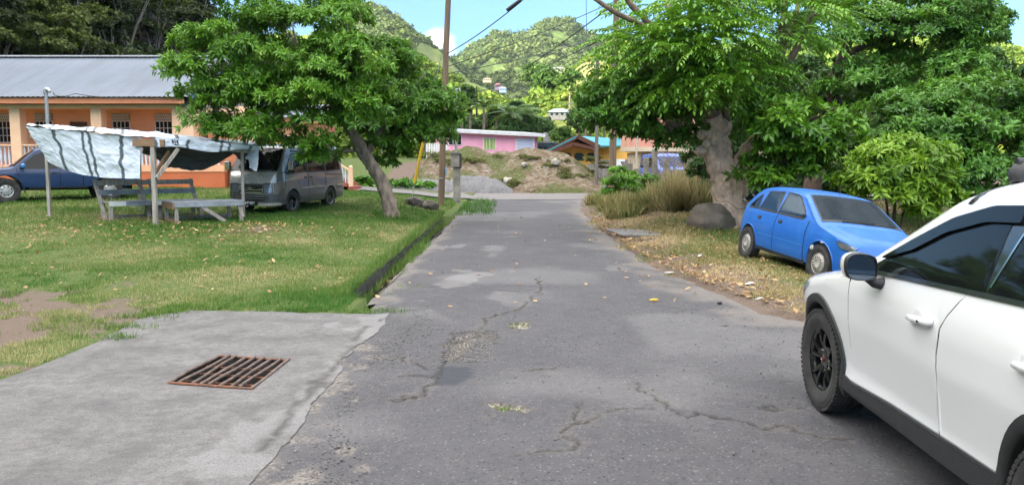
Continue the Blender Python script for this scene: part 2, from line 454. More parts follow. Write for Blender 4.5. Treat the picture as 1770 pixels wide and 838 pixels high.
dr = (gX > XD - .02) & (gX < XL + .03) & (gY > DRAIN_Y0) & (gY < DRAIN_Y1)
gZ = np.where(dr, -.34 + .012 * (gY - DRAIN_Y0), gZ)
us = inside(list(SLAB) + list(SLAB_R)[1:] + [(-12, 2)], gX, gY)
gZ = gZ - .05 * us
gcen = sum((Vector(p) for p in GRATE), Vector((0, 0))) / 4
pit = inside([gcen + (Vector(p) - gcen) * 1.9 for p in GRATE], gX, gY)
gZ = np.where(pit, -1.3, gZ)
nxx, nyy = len(gx), len(gy); idx = np.arange(nxx * nyy).reshape(nyy, nxx)
gF = np.stack([idx[:-1, :-1], idx[:-1, 1:], idx[1:, 1:], idx[1:, :-1]], -1).reshape(-1, 4)
ground = from_np('ground', np.stack([gX, gY, gZ], -1).reshape(-1, 3), gF, M_GROUND, smooth=True, attrs={'soil': np.clip(soil_amount(gX, gY), 0, 1).ravel()})
tag(ground, kind='structure')

# ------------------------------------------------------------------ road (fine near sheet + far sheet in one mesh)
def seg_d(x, y, pts):
    d = np.full(x.shape, 9.0)
    for (x1, y1), (x2, y2) in zip(pts[:-1], pts[1:]):
        vx, vy = x2 - x1, y2 - y1; L = vx * vx + vy * vy + 1e-9
        t = np.clip(((x - x1) * vx + (y - y1) * vy) / L, 0, 1); d = np.minimum(d, np.hypot(x - x1 - t * vx, y - y1 - t * vy))
    return d
g0 = lambda q: tuple(G(q[0], q[1], z0=0)[:2])
HOLE = [g0(q) for q in [(766, 604), (776, 588), (806, 574), (826, 571), (858, 573), (858, 584), (826, 590), (806, 603), (780, 626)]]
HOLE2 = [g0(q) for q in [(838, 704), (852, 699), (884, 698), (902, 704), (898, 713), (860, 714)]]
HOLE3 = [g0(q) for q in [(880, 560), (892, 556), (914, 556), (912, 566), (886, 570)]]
PATCH = [g0(q) for q in [(742, 650), (760, 634), (826, 634), (826, 648), (790, 664), (752, 664)]]
CRACKS = [[(905, 642), (940, 638), (985, 638)], [(1092, 662), (1130, 682), (1180, 712)], [(985, 742), (1040, 718), (1080, 702), (1135, 700)],
          [(905, 780), (940, 782), (985, 772), (985, 745)], [(1180, 715), (1260, 722), (1340, 735), (1470, 760)], [(590, 690), (640, 694), (720, 684), (750, 660), (768, 625)],
          [(828, 570), (840, 552), (900, 530), (935, 505), (930, 480)], [(640, 620), (700, 618), (745, 640)], [(1290, 700), (1400, 705)], [(690, 650), (742, 652)], [(1010, 690), (1000, 730), (985, 745)]]
CRACKS = [[g0(q) for q in c] for c in CRACKS]
def sd_poly(poly, x, y):
    d = seg_d(x, y, list(poly) + [poly[0]]); return np.where(inside(poly, x, y), -d, d)
def road_sheet(xa, ya, fine):
    X, Y = np.meshgrid(xa, ya); u = (X - xa[0]) / (xa[-1] - xa[0])
    left = XL + .05 * fbm(Y * .9, Y * 0, 0, 4, 8) - np.where(Y < 9.6, 6 * sst(9.6, 8.9, Y), 0) * 1.0
    left = np.where(Y < 9.6, np.interp(Y, [p[1] for p in SLAB_R][::-1], [p[0] for p in SLAB_R][::-1]) - .3, XL + .05 * fbm(Y * .9, Y * 0, 0, 4, 8))
    right = xr(Y) + .09 * fbm(Y * 1.1, Y * 0, 0, 4, 9)
    X = left * 0 + np.where(True, left + u * (right - left), 0)
    Z = zr(Y) + 0.0 + .012 * fbm(X * .5, Y * .5, 0, 3, 21) - .03 * sst(.35, 0, right - X) - .02 * sst(.25, 0, X - left) * (Y > 9.6)
    sx = np.interp(Y, [p[1] for p in SLAB_R][::-1], [p[0] for p in SLAB_R][::-1]); nb = sst(.5, .06, np.abs(X - sx)) * (Y < 9.7)
    wx = X + .05 * fbm(X * 6, Y * 6, 0, 3, 31); wy = Y + .09 * fbm(X * 6, Y * 6, 0, 3, 41)
    at = {k: np.zeros(X.shape) for k in ('wear', 'grit', 'patch', 'crack', 'dust')}
    if fine:
        Z = Z + .0035 * fbm(X * 18, Y * 18, 0, 3, 51)
        for poly, dep in ((HOLE, .07), (HOLE2, .03), (HOLE3, .03)):
            d = sd_poly(poly, wx, wy); k = sst(.012, -.035, d); kk = sst(.02, -.02, d)
            Z = Z - dep * k * (1 - .35 * sst(-.02, -.16, d)) + kk * .006 * fbm(X * 45, Y * 45, 0, 2, 55); at['grit'] = np.maximum(at['grit'], kk)
            at['crack'] = np.maximum(at['crack'], .5 * sst(.03, 0, np.abs(d + .005)) * (noise(X * 5, Y * 5, 0, 77) > -.2))
        d = sd_poly(PATCH, wx, wy); at['patch'] = sst(.03, -.03, d); Z = Z + .006 * at['patch']
        for i, c in enumerate(CRACKS):
            d = seg_d(wx, wy, c); w = .008 + .014 * np.clip(fbm(X * 2.5, Y * 2.5, 0, 2, 60 + i), 0, 1)
            k = sst(w * 1.8, w * .4, d); Z = Z - .013 * k; at['crack'] = np.maximum(at['crack'], np.maximum(k, .35 * sst(.06, 0, d)))
            at['grit'] = np.maximum(at['grit'], .2 * sst(.10, .0, d) * (noise(X * 4, Y * 4, 0, 70) > -.1))
        # raised older layer on the left, the surface sheared off towards the slab
        e = fbm(X * 2.2, Y * 2.2, 0, 4, 88); low = sst(.04, -.04, X + 1.25 + .28 * e + .12 * (Y - 6.4)) * sst(10.2, 9.0, Y)
        Z = Z - .012 * low; at['grit'] = np.maximum(at['grit'], .5 * low * sst(-.3, .5, noise(X * 7, Y * 7, 0, 89)))
    Z = Z * (1 - nb) + nb * (.004 + .0025 * fbm(X * 14, Y * 14, 0, 2, 57))
    wn = fbm(X * 1.3, Y * .8, 0, 4, 95)
    at['wear'] = .28 * sst(.5, .8, wn) * sst(7.8, 10, Y) * sst(24, 15, Y) * sst(.9, -.6, X) + .16 * sst(.1, .7, fbm(X * .5, Y * .5, 0, 4, 97))
    for (px, py, rx, ry) in ((1070, 464, 26, 6), (700, 522, 24, 4), (745, 500, 16, 3), (660, 538, 16, 5), (1060, 418, 30, 5), (740, 470, 12, 3), (784, 492, 12, 2), (760, 545, 14, 3)):
        c = g0((px, py)); a = g0((px + rx, py)); b = g0((px, py - ry))
        at['wear'] = np.maximum(at['wear'], .22 * sst(1.1, .1, np.hypot((X - c[0]) / (a[0] - c[0]), (Y - c[1]) / (b[1] - c[1])) + .8 * fbm(X * 6, Y * 5, 0, 3, 98)))
    at['dust'] = np.maximum(.5 * sst(.75, .1, right - X + .35 * fbm(X * 2, Y * 2, 0, 3, 99)) * sst(40, 32, Y), .5 * sst(.3, 0, X - left + .2 * fbm(X * 2, Y * 2, 0, 3, 96)) * (Y > 9.6))
    ny, nx = X.shape; i = np.arange(nx * ny).reshape(ny, nx)
    F = np.stack([i[:-1, :-1], i[:-1, 1:], i[1:, 1:], i[1:, :-1]], -1).reshape(-1, 4)
    return np.stack([X, Y, Z], -1).reshape(-1, 3), F, {k: np.clip(a, 0, 1).ravel() for k, a in at.items()}
v1, f1, a1 = road_sheet(np.linspace(0, 1, 300), np.concatenate([np.arange(3.2, 10.5, .022), np.arange(10.5, 14, .04)]), True)
v2, f2, a2 = road_sheet(np.linspace(0, 1, 80), np.concatenate([np.arange(14 - .04, 36.3, .2)]), False)
v0, f0, a0 = road_sheet(np.linspace(0, 1, 60), np.arange(-30, 3.25, .35), False)
road = from_np('road', np.concatenate([v1, v2, v0]), np.concatenate([f1, f2 + len(v1), f0 + len(v1) + len(v2)]), M_ASPHALT, smooth=True, attrs={k: np.concatenate([a1[k], a2[k], a0[k]]) for k in a1})
tag(road, kind='structure')
# crossing road at the end, running off to the right, and the drive to the left
def strip(name, ctr, w, m, dz):
    v = []; n = 9
    for i, (x, y) in enumerate(ctr):
        a = Vector(ctr[max(i - 1, 0)]); b = Vector(ctr[min(i + 1, len(ctr) - 1)]); d = (b - a).normalized(); nn = Vector((-d.y, d.x))
        for k in range(n):
            p = Vector((x, y)) + nn * w * (k / (n - 1) - .5) * (1 + .06 * rnd.uniform(-1, 1) * (k in (0, n - 1)))
            v.append((p.x, p.y, float(zr(p.y)) + dz if p.x > -1.9 else float(zg(p.x, p.y)) + dz))
    m_ = len(ctr); i = np.arange(m_ * n).reshape(m_, n)
    F = np.stack([i[:-1, :-1], i[:-1, 1:], i[1:, 1:], i[1:, :-1]], -1).reshape(-1, 4)
    z = np.zeros(len(v)); at = {k: z.copy() for k in ('grit', 'patch', 'crack')}; at['wear'] = z + .3; at['dust'] = z + .25
    return tag(from_np(name, v, F, m, smooth=True, attrs=at), kind='structure')
strip('side_road', [(x, 36.8 + .02 * (x + 2) + (.0 if x < 2 else .012 * (x - 2) ** 2)) for x in np.arange(-3, 34, .6)], 5.6, M_ASPHALT, .012)
strip('drive', [(x, 34.9 + .02 * (x + 9)) for x in np.arange(-15, -1.4, .5)], 2.6, M_ASPHALT, .02)

# ------------------------------------------------------------------ concrete apron with the hole for the grate
sl_outer = [Vector(p) for p in SLAB] + [Vector(p) for p in SLAB_R[1:]] + [Vector((-9, 2.0)), Vector((-9, 4.6))]
so = []
for i, p in enumerate(dens(sl_outer, .05)):
    q = p.copy()
    if p.y > 3.2: q += Vector((float(fbm(np.array(p.x * 4), np.array(p.y * 4), 0, 4, 12)), float(fbm(np.array(p.x * 4), np.array(p.y * 4), 0, 5, 13)))) * .04
    so.append(q)
slab_r = [tuple(p) for p in SLAB_R]
def slab_z(x, y): e = seg_d(x, y, slab_r); k = sst(.02, .45, e); return .011 + k * (.006 + .005 * fbm(x * 1.2, y * 1.2, 0, 3, 14) + .002 * fbm(x * 9, y * 9, 0, 3, 15))
sv, sf = cdt_sheet(so, [dens(GRATE, .08)], .045, slab_z)
dR = seg_d(sv[:, 0], sv[:, 1], slab_r)
SC = [[(436, 795), (462, 770), (490, 738), (505, 715), (540, 680), (575, 640), (605, 600), (640, 562), (664, 552)], [(500, 790), (520, 760), (545, 715), (560, 690)], [(330, 838), (370, 805), (405, 775), (410, 762)], [(535, 690), (540, 660), (575, 672)]]
cr = np.zeros(len(sv)); wx = sv[:, 0] + .03 * fbm(sv[:, 0] * 7, sv[:, 1] * 7, 0, 3, 16); wy = sv[:, 1] + .05 * fbm(sv[:, 0] * 7, sv[:, 1] * 7, 0, 3, 17)
for c in SC: cr = np.maximum(cr, .8 * sst(.045, .005, seg_d(wx, wy, [g0(q) for q in c])))
cr *= (fbm(sv[:, 0] * 3, sv[:, 1] * 3, 0, 2, 18) > -.25)
pale = .75 * sst(.26, .10, dR + .42 * fbm(sv[:, 0] * 3.5, sv[:, 1] * 3.5, 0, 5, 19)) * sst(2, 3.5, sv[:, 1])
slab = tag(from_np('pavement', sv, sf, M_SLAB, smooth=True, attrs={'pale': pale, 'crack': cr}), kind='structure')
# pit under the grate
mb = MB(); gq = [Vector((p[0], p[1], .018)) for p in GRATE]
for i in range(4):
    a, b = gq[i], gq[(i + 1) % 4]; mb.add([a, b, b + Vector((0, 0, -1.25)), a + Vector((0, 0, -1.25))], [(0, 1, 2, 3)])
pitw = mb.build('drain_pit', mat('pit wall', lin(.05, .047, .044), lin(.02, .018, .016), 5, .95, bump=.6, bscale=20)); tag(pitw, kind='structure')
M_RUST = mat('rusty steel', lin(.15, .105, .085), lin(.07, .05, .042), 14, .85, bump=.5, bscale=90, bdist=.004)
M_RUST2 = mat('orange rust', lin(.22, .085, .04), lin(.09, .05, .035), 12, .9, bump=.5, bscale=80, bdist=.004)
gr = thing('drain_grate', 'rusty bent steel bar grate set in the grey concrete apron', 'grate', (gq[0] + gq[1] + gq[2] + gq[3]) / 4)
gc = gr.location.copy(); A, B_, C_, D_ = [q - gc for q in gq]     # A left, B top-left, C right, D bottom
fr = MB()
zz = Vector((0, 0, .003))
fr.tube([A + zz, D_ + zz], .012, 8); fr.tube([B_ - zz, C_ - zz], .012, 8)
fr.pieces('frame_bar', M_RUST2, gr, 40)
for k in range(9):
    t = (k + .15) / 8.3
    a = A.lerp(D_, t); b = B_.lerp(C_, t); bend = rnd.uniform(-.018, .018); pts = []
    for q in range(9):
        s_ = q / 8; p = a.lerp(b, s_); p += (D_ - A).normalized() * bend * math.sin(s_ * 3.1 + k) + Vector((0, 0, .004 + .006 * math.sin(s_ * 5 + k * 2))); pts.append(p)
    MB().tube(pts, [.0135 * rnd.uniform(.9, 1.12) for _ in pts], 8).build('grate_bar', M_RUST, gr, 50)
for s_ in (.2, .45, .7):
    MB().tube([A.lerp(B_, s_) + Vector((0, 0, -.028)), D_.lerp(C_, s_) + Vector((0, 0, -.028))], .009, 7).build('cross_bar', M_RUST2, gr, 50)

# ------------------------------------------------------------------ drain channel beside the lawn
M_KERB = mat('mossy kerb concrete', lin(.04, .038, .032), lin(.014, .016, .011), 4, .95, bump=.8, bscale=25, bdist=.02)
ys = np.arange(DRAIN_Y0, DRAIN_Y1 + .01, .2)
rows = []
for y in ys:
    zt = float(zl(-2.25, y)) - .10 * float(sst(11.2, 10.0, y)); zb = -.33 + .012 * (y - DRAIN_Y0); j = lambda k: .02 * float(noise(np.array(y * 1.7), np.array(k * 3.1), 0, 22))
    rows.append([(XD - .16 + j(1), y, zt - .03), (XD - .13 + j(2), y, zt + .01 + j(3)), (XD + .01 + j(4), y, zt + .005 + j(5)), (XD + .03 + j(6), y, zt - .1), (XD + .035 + j(7), y, zb), (XL - .03, y, zb - .01), (XL - .02 + j(8), y, zr(y) - .06), (XL + .03 + j(9), y, zr(y) - .012)])
mb = MB(); mb.grid(rows)
kerb = mb.build('kerb', M_KERB, None, 60); tag(kerb, kind='structure')
# ------------------------------------------------------------------ hills and mountains
def leafy_mat(name, dark, mid, light, rough=.6, trans=.2, spec=.35):
    """leaf material: the tint of each leaf runs dark -> mid -> light"""
    t = NT(name); a = t.attr('tint')
    c = t.ramp(a, [(0.0, dark), (.5, mid), (1.0, light)])
    b = t.bsdf(col=c, rough=rough, spec=spec)
    tr = t.n('ShaderNodeBsdfTranslucent', {'Color': t.mix(.35, c, lin(.25, .42, .03))})
    mx = t.n('ShaderNodeMixShader', {0: trans}); t.t.links.new(b.outputs[0], mx.inputs[1]); t.t.links.new(tr.outputs[0], mx.inputs[2])
    t.t.links.new(mx.outputs[0], t.out.inputs['Surface']); return t.m
def hill_mat(name, dark, mid, light, soil, scl, amt=.5):
    t = NT(name)
    n1 = t.noise(scl, 6, .62); n2 = t.noise(scl * 7, 5, .65); n3 = t.noise(scl * 2.3, 5, .6)
    c = t.mix(t.ramp(n2, [(.32, 0.0), (.68, 1.0)]), dark, mid)
    c = t.mix(t.ramp(n3, [(.42, 0.0), (.66, 1.0)]), c, light)
    c = t.mix(t.ramp(t.math('ADD', n1, t.math('MULTIPLY', t.attr('soil'), .6)), [(.56, 0.0), (.72, amt)]), c, soil)
    t.bsdf(col=c, rough=.95, spec=.1, normal=t.bump(n2, .9, 2.0 / (scl * 60)))
    return t.m
def az(px): return math.atan2(px - 885, F_PX)
def el(py): return (288 - py) / F_PX
class Ridge:
    """a ridge seen from the road: heights given per bearing, a real slope from its foot up to the crest and down behind"""
    def __init__(s, pts, d0, d1, foot, power=1.0, rough=6, scale=40, seed=0, crest=None):
        s.a = [az(p[0]) for p in pts]; s.e = [el(p[1]) for p in pts]; s.d0, s.d1, s.foot, s.pw, s.rough, s.sc, s.seed = d0, d1, foot, power, rough, scale, seed
    def z(s, x, y):
        x = np.asarray(x, float); y = np.asarray(y, float)
        a = np.arctan2(x, y); d = y; e = np.interp(a, s.a, s.e)
        H = np.maximum(CAM_H + e * s.d1, s.foot)
        t = (d - s.d0) / (s.d1 - s.d0)
        up = np.clip(t, 0, 1) ** s.pw; dn = np.clip(t - 1, 0, 5)
        z = s.foot + (H - s.foot) * up - (H - s.foot) * .9 * dn
        gul = fbm(x / s.sc, y / (s.sc * 2.2), 0, 5, s.seed + 1)
        w = np.clip(t * 2.5, 0, 1) * np.clip(1.02 - np.abs(t - 1) * .0, 0, 1) * (1 - .75 * np.exp(-((t - 1) / .12) ** 2))
        return z + gul * s.rough * w + .12 * s.rough * noise(x / s.sc * 7, y / s.sc * 7, 0, s.seed + 9)
    def mesh(s, name, m, na, nd, soilf=None):
        aa = np.linspace(s.a[0], s.a[-1], na); dd = s.d0 + (s.d1 - s.d0) * np.linspace(-.02, 1.6, nd)
        A, D = np.meshgrid(aa, dd); X = np.tan(A) * D; Y = D; Z = s.z(X, Y); Z[0] -= 3
        i = np.arange(na * nd).reshape(nd, na); F = np.stack([i[:-1, :-1], i[:-1, 1:], i[1:, 1:], i[1:, :-1]], -1).reshape(-1, 4)
        so = np.zeros(X.shape) if soilf is None else soilf(X, Y, A, D)
        return tag(from_np(name, np.stack([X, Y, Z], -1).reshape(-1, 3), F, m, smooth=True, attrs={'soil': so.ravel()}), kind='structure')
HL = Ridge([(-300, 40), (300, 70), (480, 70), (560, 66), (620, 78), (700, 105), (760, 122), (820, 146), (870, 175), (905, 205), (960, 262), (1000, 285)], 95, 230, 2.0, .9, 5, 30, 100)
HR = Ridge([(800, 285), (850, 240), (880, 205), (910, 172), (945, 152), (985, 133), (1020, 112), (1060, 95), (1150, 92), (1400, 85), (1640, 80), (1700, 84), (1770, 96), (1900, 120), (2300, 140)], 110, 300, 2.0, .95, 5, 34, 200)
ML = Ridge([(300, 150), (480, 110), (560, 62), (600, 30), (625, 16), (650, 9), (668, 16), (684, 34), (700, 44), (716, 60), (735, 70), (752, 92), (775, 108), (800, 128), (850, 170), (960, 270)], 330, 640, 4, 1.0, 16, 75, 300)
MR = Ridge([(600, 240), (740, 150), (790, 108), (812, 90), (835, 76), (858, 60), (872, 62), (886, 70), (900, 64), (915, 66), (926, 54), (945, 46), (960, 42), (972, 44), (984, 40), (1000, 52), (1012, 58), (1040, 66), (1100, 74), (1300, 90), (1770, 150)], 420, 900, 6, 1.0, 22, 110, 400)
m_far = hill_mat('forested mountain', lin(.07, .11, .03), lin(.12, .17, .045), lin(.19, .22, .07), lin(.24, .20, .12), .012, .35)
m_near = hill_mat('scrub hillside', lin(.06, .11, .015), lin(.15, .22, .03), lin(.23, .27, .05), lin(.24, .19, .10), .03, .6)
def soil_r(X, Y, A, D):
    px = 885 + np.tan(A) * F_PX; t = (D - HR.d0) / (HR.d1 - HR.d0)
    return 1.0 * np.exp(-(((px - 1005) / 45) ** 2 + ((t - .66) / .22) ** 2)) + .5 * np.exp(-(((px - 900) / 30) ** 2 + ((t - .4) / .1) ** 2)) + .3 * np.exp(-((t - .2) / .08) ** 2)
def soil_l(X, Y, A, D):
    px = 885 + np.tan(A) * F_PX; t = (D - HL.d0) / (HL.d1 - HL.d0)
    return .45 * np.exp(-(((px - 790) / 50) ** 2 + ((t - .7) / .3) ** 2))
HL.mesh('hillside', m_near, 200, 70, soil_l); HR.mesh('hillside', m_near, 260, 80, soil_r)
ML.mesh('mountain', m_far, 220, 90); MR.mesh('mountain', m_far, 260, 90)

# hill on the left, behind the long building: it rises beyond the frame and keeps the low sun off the lawn and the road
FOOT = [(-27, 150), (-24, 100), (-23, 66), (-27, 52), (-36, 46), (-46, 30), (-50, 0), (-54, -140)]
def hz1(x, y):
    x = np.asarray(x, float); y = np.asarray(y, float)
    fx = np.interp(y, [p[1] for p in FOOT][::-1], [p[0] for p in FOOT][::-1]); d = fx - x
    z = 1.0 + np.where(d > 0, np.minimum(d * 1.15, np.interp(y, [-20, 40, 62, 100], [78, 58, 30, 26]) + .04 * d), d * .4) * sst(148, 92, y)
    return z + (1.6 * fbm(x / 9, y / 9, 0, 4, 500)) * np.clip(d / 10, 0, 1)
hx, hy = np.meshgrid(np.arange(-175, -18, 2.0), np.arange(-140, 160, 2.5)); hz = hz1(hx, hy)
hz = np.where(hx > np.interp(hy, [p[1] for p in FOOT][::-1], [p[0] for p in FOOT][::-1]) + 1.5, -1.0, hz)
i = np.arange(hx.size).reshape(hx.shape); F = np.stack([i[:-1, :-1], i[:-1, 1:], i[1:, 1:], i[1:, :-1]], -1).reshape(-1, 4)
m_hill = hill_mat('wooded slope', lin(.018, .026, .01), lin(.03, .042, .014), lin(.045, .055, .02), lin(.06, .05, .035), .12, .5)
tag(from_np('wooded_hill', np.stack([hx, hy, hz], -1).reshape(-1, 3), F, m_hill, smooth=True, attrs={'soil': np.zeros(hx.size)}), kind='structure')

# ------------------------------------------------------------------ leaves
def leaf_cards(o, d, n, L, w, droop=.15):
    """diamond leaves folded along the midrib. o origins, d directions, n normals, L lengths, w half-width ratio"""
    o = np.asarray(o); d = np.asarray(d); n = np.asarray(n); L = np.asarray(L)[:, None]
    d = d / np.linalg.norm(d, axis=1, keepdims=True)
    s = np.cross(d, n); s /= np.maximum(np.linalg.norm(s, axis=1, keepdims=True), 1e-6); n = np.cross(s, d)
    W_ = L * w
    b = o; l = o + d * L * .45 + s * W_ + n * W_ * .35; r = o + d * L * .45 - s * W_ + n * W_ * .35; t = o + d * L - n * L * droop
    v = np.stack([b, l, r, t], 1).reshape(-1, 3); k = np.arange(len(o))[:, None] * 4
    f = np.concatenate([k + np.array([[0, 2, 3]]), k + np.array([[0, 3, 1]])])
    return v, f
def unit(n): 
    v = NR.normal(size=(n, 3)); return v / np.linalg.norm(v, axis=1, keepdims=True)
def lobes_points(lobes, sub_r, per, seed=0, top_bias=.35):
    """twig tips on many small clumps set over the lobes: returns points, outward directions, clump ids"""
    g = np.random.default_rng(seed); P_, D_, I_ = [], [], []; cid = 0
    for (c, r, ns) in lobes:
        c = np.array(c); r = np.array(r)
        for k in range(ns):
            u = g.normal(size=3); u /= np.linalg.norm(u); u[2] = u[2] + top_bias * .6; u /= np.linalg.norm(u)
            rad = g.uniform(.55, 1.0) ** .6
            sc = c + u * r * rad; sr = sub_r * g.uniform(.6, 1.25)
            m = int(per * g.uniform(.7, 1.3)); q = g.normal(size=(m, 3)); q /= np.linalg.norm(q, axis=1, keepdims=True)
            q[:, 2] = np.where(q[:, 2] < -.3, -q[:, 2] * .5, q[:, 2])
            rr = sr * g.uniform(.5, 1.0, size=(m, 1)) ** .5
            P_.append(sc + q * rr * np.array([1.15, 1.15, .62])); D_.append(q * .8 + u * .6 + np.array([0, 0, .15])); I_.append(np.full(m, cid)); cid += 1
    return np.concatenate(P_), np.concatenate(D_), np.concatenate(I_)
def whorls(p, d, cid, k, L, w, seed=0, spread=.9, droop=.25, lift=.1):
    """k leaves around each twig tip"""
    g = np.random.default_rng(seed); N = len(p); d = d / np.linalg.norm(d, axis=1, keepdims=True)
    a = np.cross(d, np.array([.31, .17, .93])); a /= np.maximum(np.linalg.norm(a, axis=1, keepdims=True), 1e-6); b = np.cross(d, a)
    o = np.repeat(p, k, 0); dd = np.repeat(d, k, 0); aa = np.repeat(a, k, 0); bb = np.repeat(b, k, 0)
    th = np.tile(np.arange(k) * 2.4, N) + np.repeat(g.uniform(0, 6.28, N), k) + g.normal(0, .25, N * k)
    out = aa * np.cos(th)[:, None] + bb * np.sin(th)[:, None]
    sp_ = g.uniform(.6, 1.25, (N * k, 1)) * spread
    dr = dd * (1.1 - sp_ * .5) + out * sp_ - np.array([0, 0, 1.0]) * droop * g.uniform(.3, 1.3, (N * k, 1))
    nn = dd * .8 + np.array([0, 0, .8]) + g.normal(0, .25, (N * k, 3))
    o = o - dd * g.uniform(0, .09, (N * k, 1))
    Ls = L * g.uniform(.6, 1.2, N * k)
    v, f = leaf_cards(o, dr, nn, Ls, w)
    cl = np.random.default_rng(seed + 5).uniform(0, 1, int(cid.max()) + 1)
    ti = np.clip(.42 * np.repeat(cl[cid], k) + .22 + g.normal(0, .16, N * k), 0, 1)
    return v, f, np.repeat(ti, 4)
def pinnate(p, d, cid, L, pairs, ll, w, seed=0, droop=.5):
    """compound leaves: two rows of hanging leaflets on a drooping midrib"""
    g = np.random.default_rng(seed); N = len(p); d = d * np.array([1, 1, .45]) + g.normal(0, .22, (N, 3)); d /= np.linalg.norm(d, axis=1, keepdims=True)
    up = np.array([0, 0, 1.0]); s = np.cross(d, up); s /= np.maximum(np.linalg.norm(s, axis=1, keepdims=True), 1e-6); n = np.cross(s, d)
    Ls = L * g.uniform(.65, 1.15, N); O, D, NN, LL = [], [], [], []
    dp = droop * g.uniform(.5, 1.4, N)
    for i in range(pairs + 1):
        t = (i + .7) / (pairs + .7)
        c = p + d * (Ls * t)[:, None] - up * (Ls * dp * t * t)[:, None]; tang = d - up * (2 * dp * t)[:, None]
        for sgn in ((1, -1) if i < pairs else (0,)):
            O.append(c); D.append(tang * (.55 if sgn else 1) + s * sgn * .95 - up * (.18 + .25 * t) + g.normal(0, .09, (N, 3))); NN.append(n + s * sgn * .15 + g.normal(0, .12, (N, 3)))
            LL.append(ll * (1 - .35 * abs(t - .55)) * np.clip(Ls / L, .7, 1.2) * g.uniform(.85, 1.1, N))
    v, f = leaf_cards(np.concatenate(O), np.concatenate(D), np.concatenate(NN), np.concatenate(LL), w, .1)
    cl = np.random.default_rng(seed + 5).uniform(0, 1, int(cid.max()) + 1)
    ti = np.clip(.5 * cl[cid] + .18 + g.normal(0, .13, N), 0, 1); K = len(O)
    return v, f, np.repeat(np.tile(ti, K) + g.normal(0, .05, N * K), 4).clip(0, 1)
def foliage(name, m, parts, parent=None):
    vs, fs, ts = [], [], []; b = 0
    for v, f, t in parts: vs.append(v); fs.append(f + b); ts.append(t); b += len(v)
    return from_np(name, np.concatenate(vs), np.concatenate(fs), m, parent, attrs={'tint': np.concatenate(ts)})
def wavy(a, b, n, amp, seed, sag=0):
    a, b = Vector(a), Vector(b); out = []; q = random.Random(seed); L = (b - a).length
    o = [Vector((q.uniform(-1, 1), q.uniform(-1, 1), q.uniform(-1, 1))) for _ in range(n + 1)]
    for i in range(n + 1):
        t = i / n; p = a.lerp(b, t) + o[i] * amp * L * (math.sin(math.pi * t)); p.z += sag * L * math.sin(math.pi * t); out.append(p)
    return out

# ------------------------------------------------------------------ scrub and forest covering the far slopes: nobody could count it
def blob_crowns(name, pts, sizes, m, seed, leaves=34, lsz=.42):
    """crowns made of leaf clumps: cards over a ball of jittered clumps"""
    g = np.random.default_rng(seed); N = len(pts); k = leaves
    u = g.normal(size=(N, k, 3)); u /= np.linalg.norm(u, axis=2, keepdims=True); u[:, :, 2] = np.abs(u[:, :, 2]) * .95 - .15
    shape = g.uniform(.75, 1.3, (N, 1, 3)) * np.array([1, 1, .8])
    o = pts[:, None, :] + u * sizes[:, None, None] * shape * g.uniform(.55, 1.0, (N, k, 1)) + np.array([0, 0, .35]) * sizes[:, None, None]
    d = u + g.normal(0, .7, (N, k, 3)); nn = u + np.array([0, 0, .4]) + g.normal(0, .35, (N, k, 3))
    L = (sizes[:, None] * lsz * g.uniform(.7, 1.5, (N, k))).ravel()
    v, f = leaf_cards(o.reshape(-1, 3) - (d.reshape(-1, 3) / np.linalg.norm(d.reshape(-1, 3), axis=1, keepdims=True)) * L[:, None] * .4, d.reshape(-1, 3), nn.reshape(-1, 3), L, .42, .1)
    ti = np.clip(g.uniform(0, 1, (N, 1)) * .75 + g.normal(.1, .12, (N, k)), 0, 1)
    return v, f, np.repeat(ti.ravel(), 4)
def scatter(ridge, n, seed, smin, smax, tmax=1.05, avoid=None):
    g = np.random.default_rng(seed); a = g.uniform(ridge.a[0], ridge.a[-1], n * 3); t = g.uniform(.0, tmax, n * 3)
    D = ridge.d0 + (ridge.d1 - ridge.d0) * t; X = np.tan(a) * D; Y = D
    dn = fbm(X / 24, Y / 24, 0, 3, seed + 3); k = dn > -.4 if avoid is None else (dn > -.4) & ~avoid(X, Y, 885 + np.tan(a) * F_PX, t)
    k &= np.abs(a) < .66
    X, Y = X[k][:n], Y[k][:n]
    return np.stack([X, Y, ridge.z(X, Y)], -1), g.uniform(smin, smax, len(X)) * np.where(g.uniform(0, 1, len(X)) < .12, 1.6, 1)
M_SCRUB = leafy_mat('sunny scrub leaves', lin(.06, .11, .016), lin(.15, .23, .03), lin(.27, .32, .055), trans=.12, spec=.15)
M_FAR = leafy_mat('mountain forest leaves', lin(.05, .085, .022), lin(.105, .15, .04), lin(.19, .22, .07), trans=.1, spec=.1)
def av_r(X, Y, px, t): return (np.exp(-(((px - 1005) / 40) ** 2 + ((t - .68) / .2) ** 2)) > .35)
parts = []
p_, s_ = scatter(HL, 3600, 601, .6, 2.2, avoid=lambda X, Y, px, t: px < 480); parts.append(blob_crowns('', p_, s_, None, 602, 60, .33))
p_, s_ = scatter(HR, 4200, 603, .7, 2.4, avoid=lambda X, Y, px, t: av_r(X, Y, px, t)); parts.append(blob_crowns('', p_, s_, None, 604, 60, .33))
tag(foliage('hillside_scrub', M_SCRUB, parts), kind='stuff')
parts = []
p_, s_ = scatter(ML, 13000, 605, 1.5, 3.3, avoid=lambda X, Y, px, t: (px < 480) | (px > 900)); parts.append(blob_crowns('', p_, s_, None, 606, 17, .5))
p_, s_ = scatter(MR, 15000, 607, 2.0, 4.5, avoid=lambda X, Y, px, t: (px < 740) | (px > 1150)); parts.append(blob_crowns('', p_, s_, None, 608, 17, .5))
tag(foliage('mountain_forest', M_FAR, parts), kind='stuff')
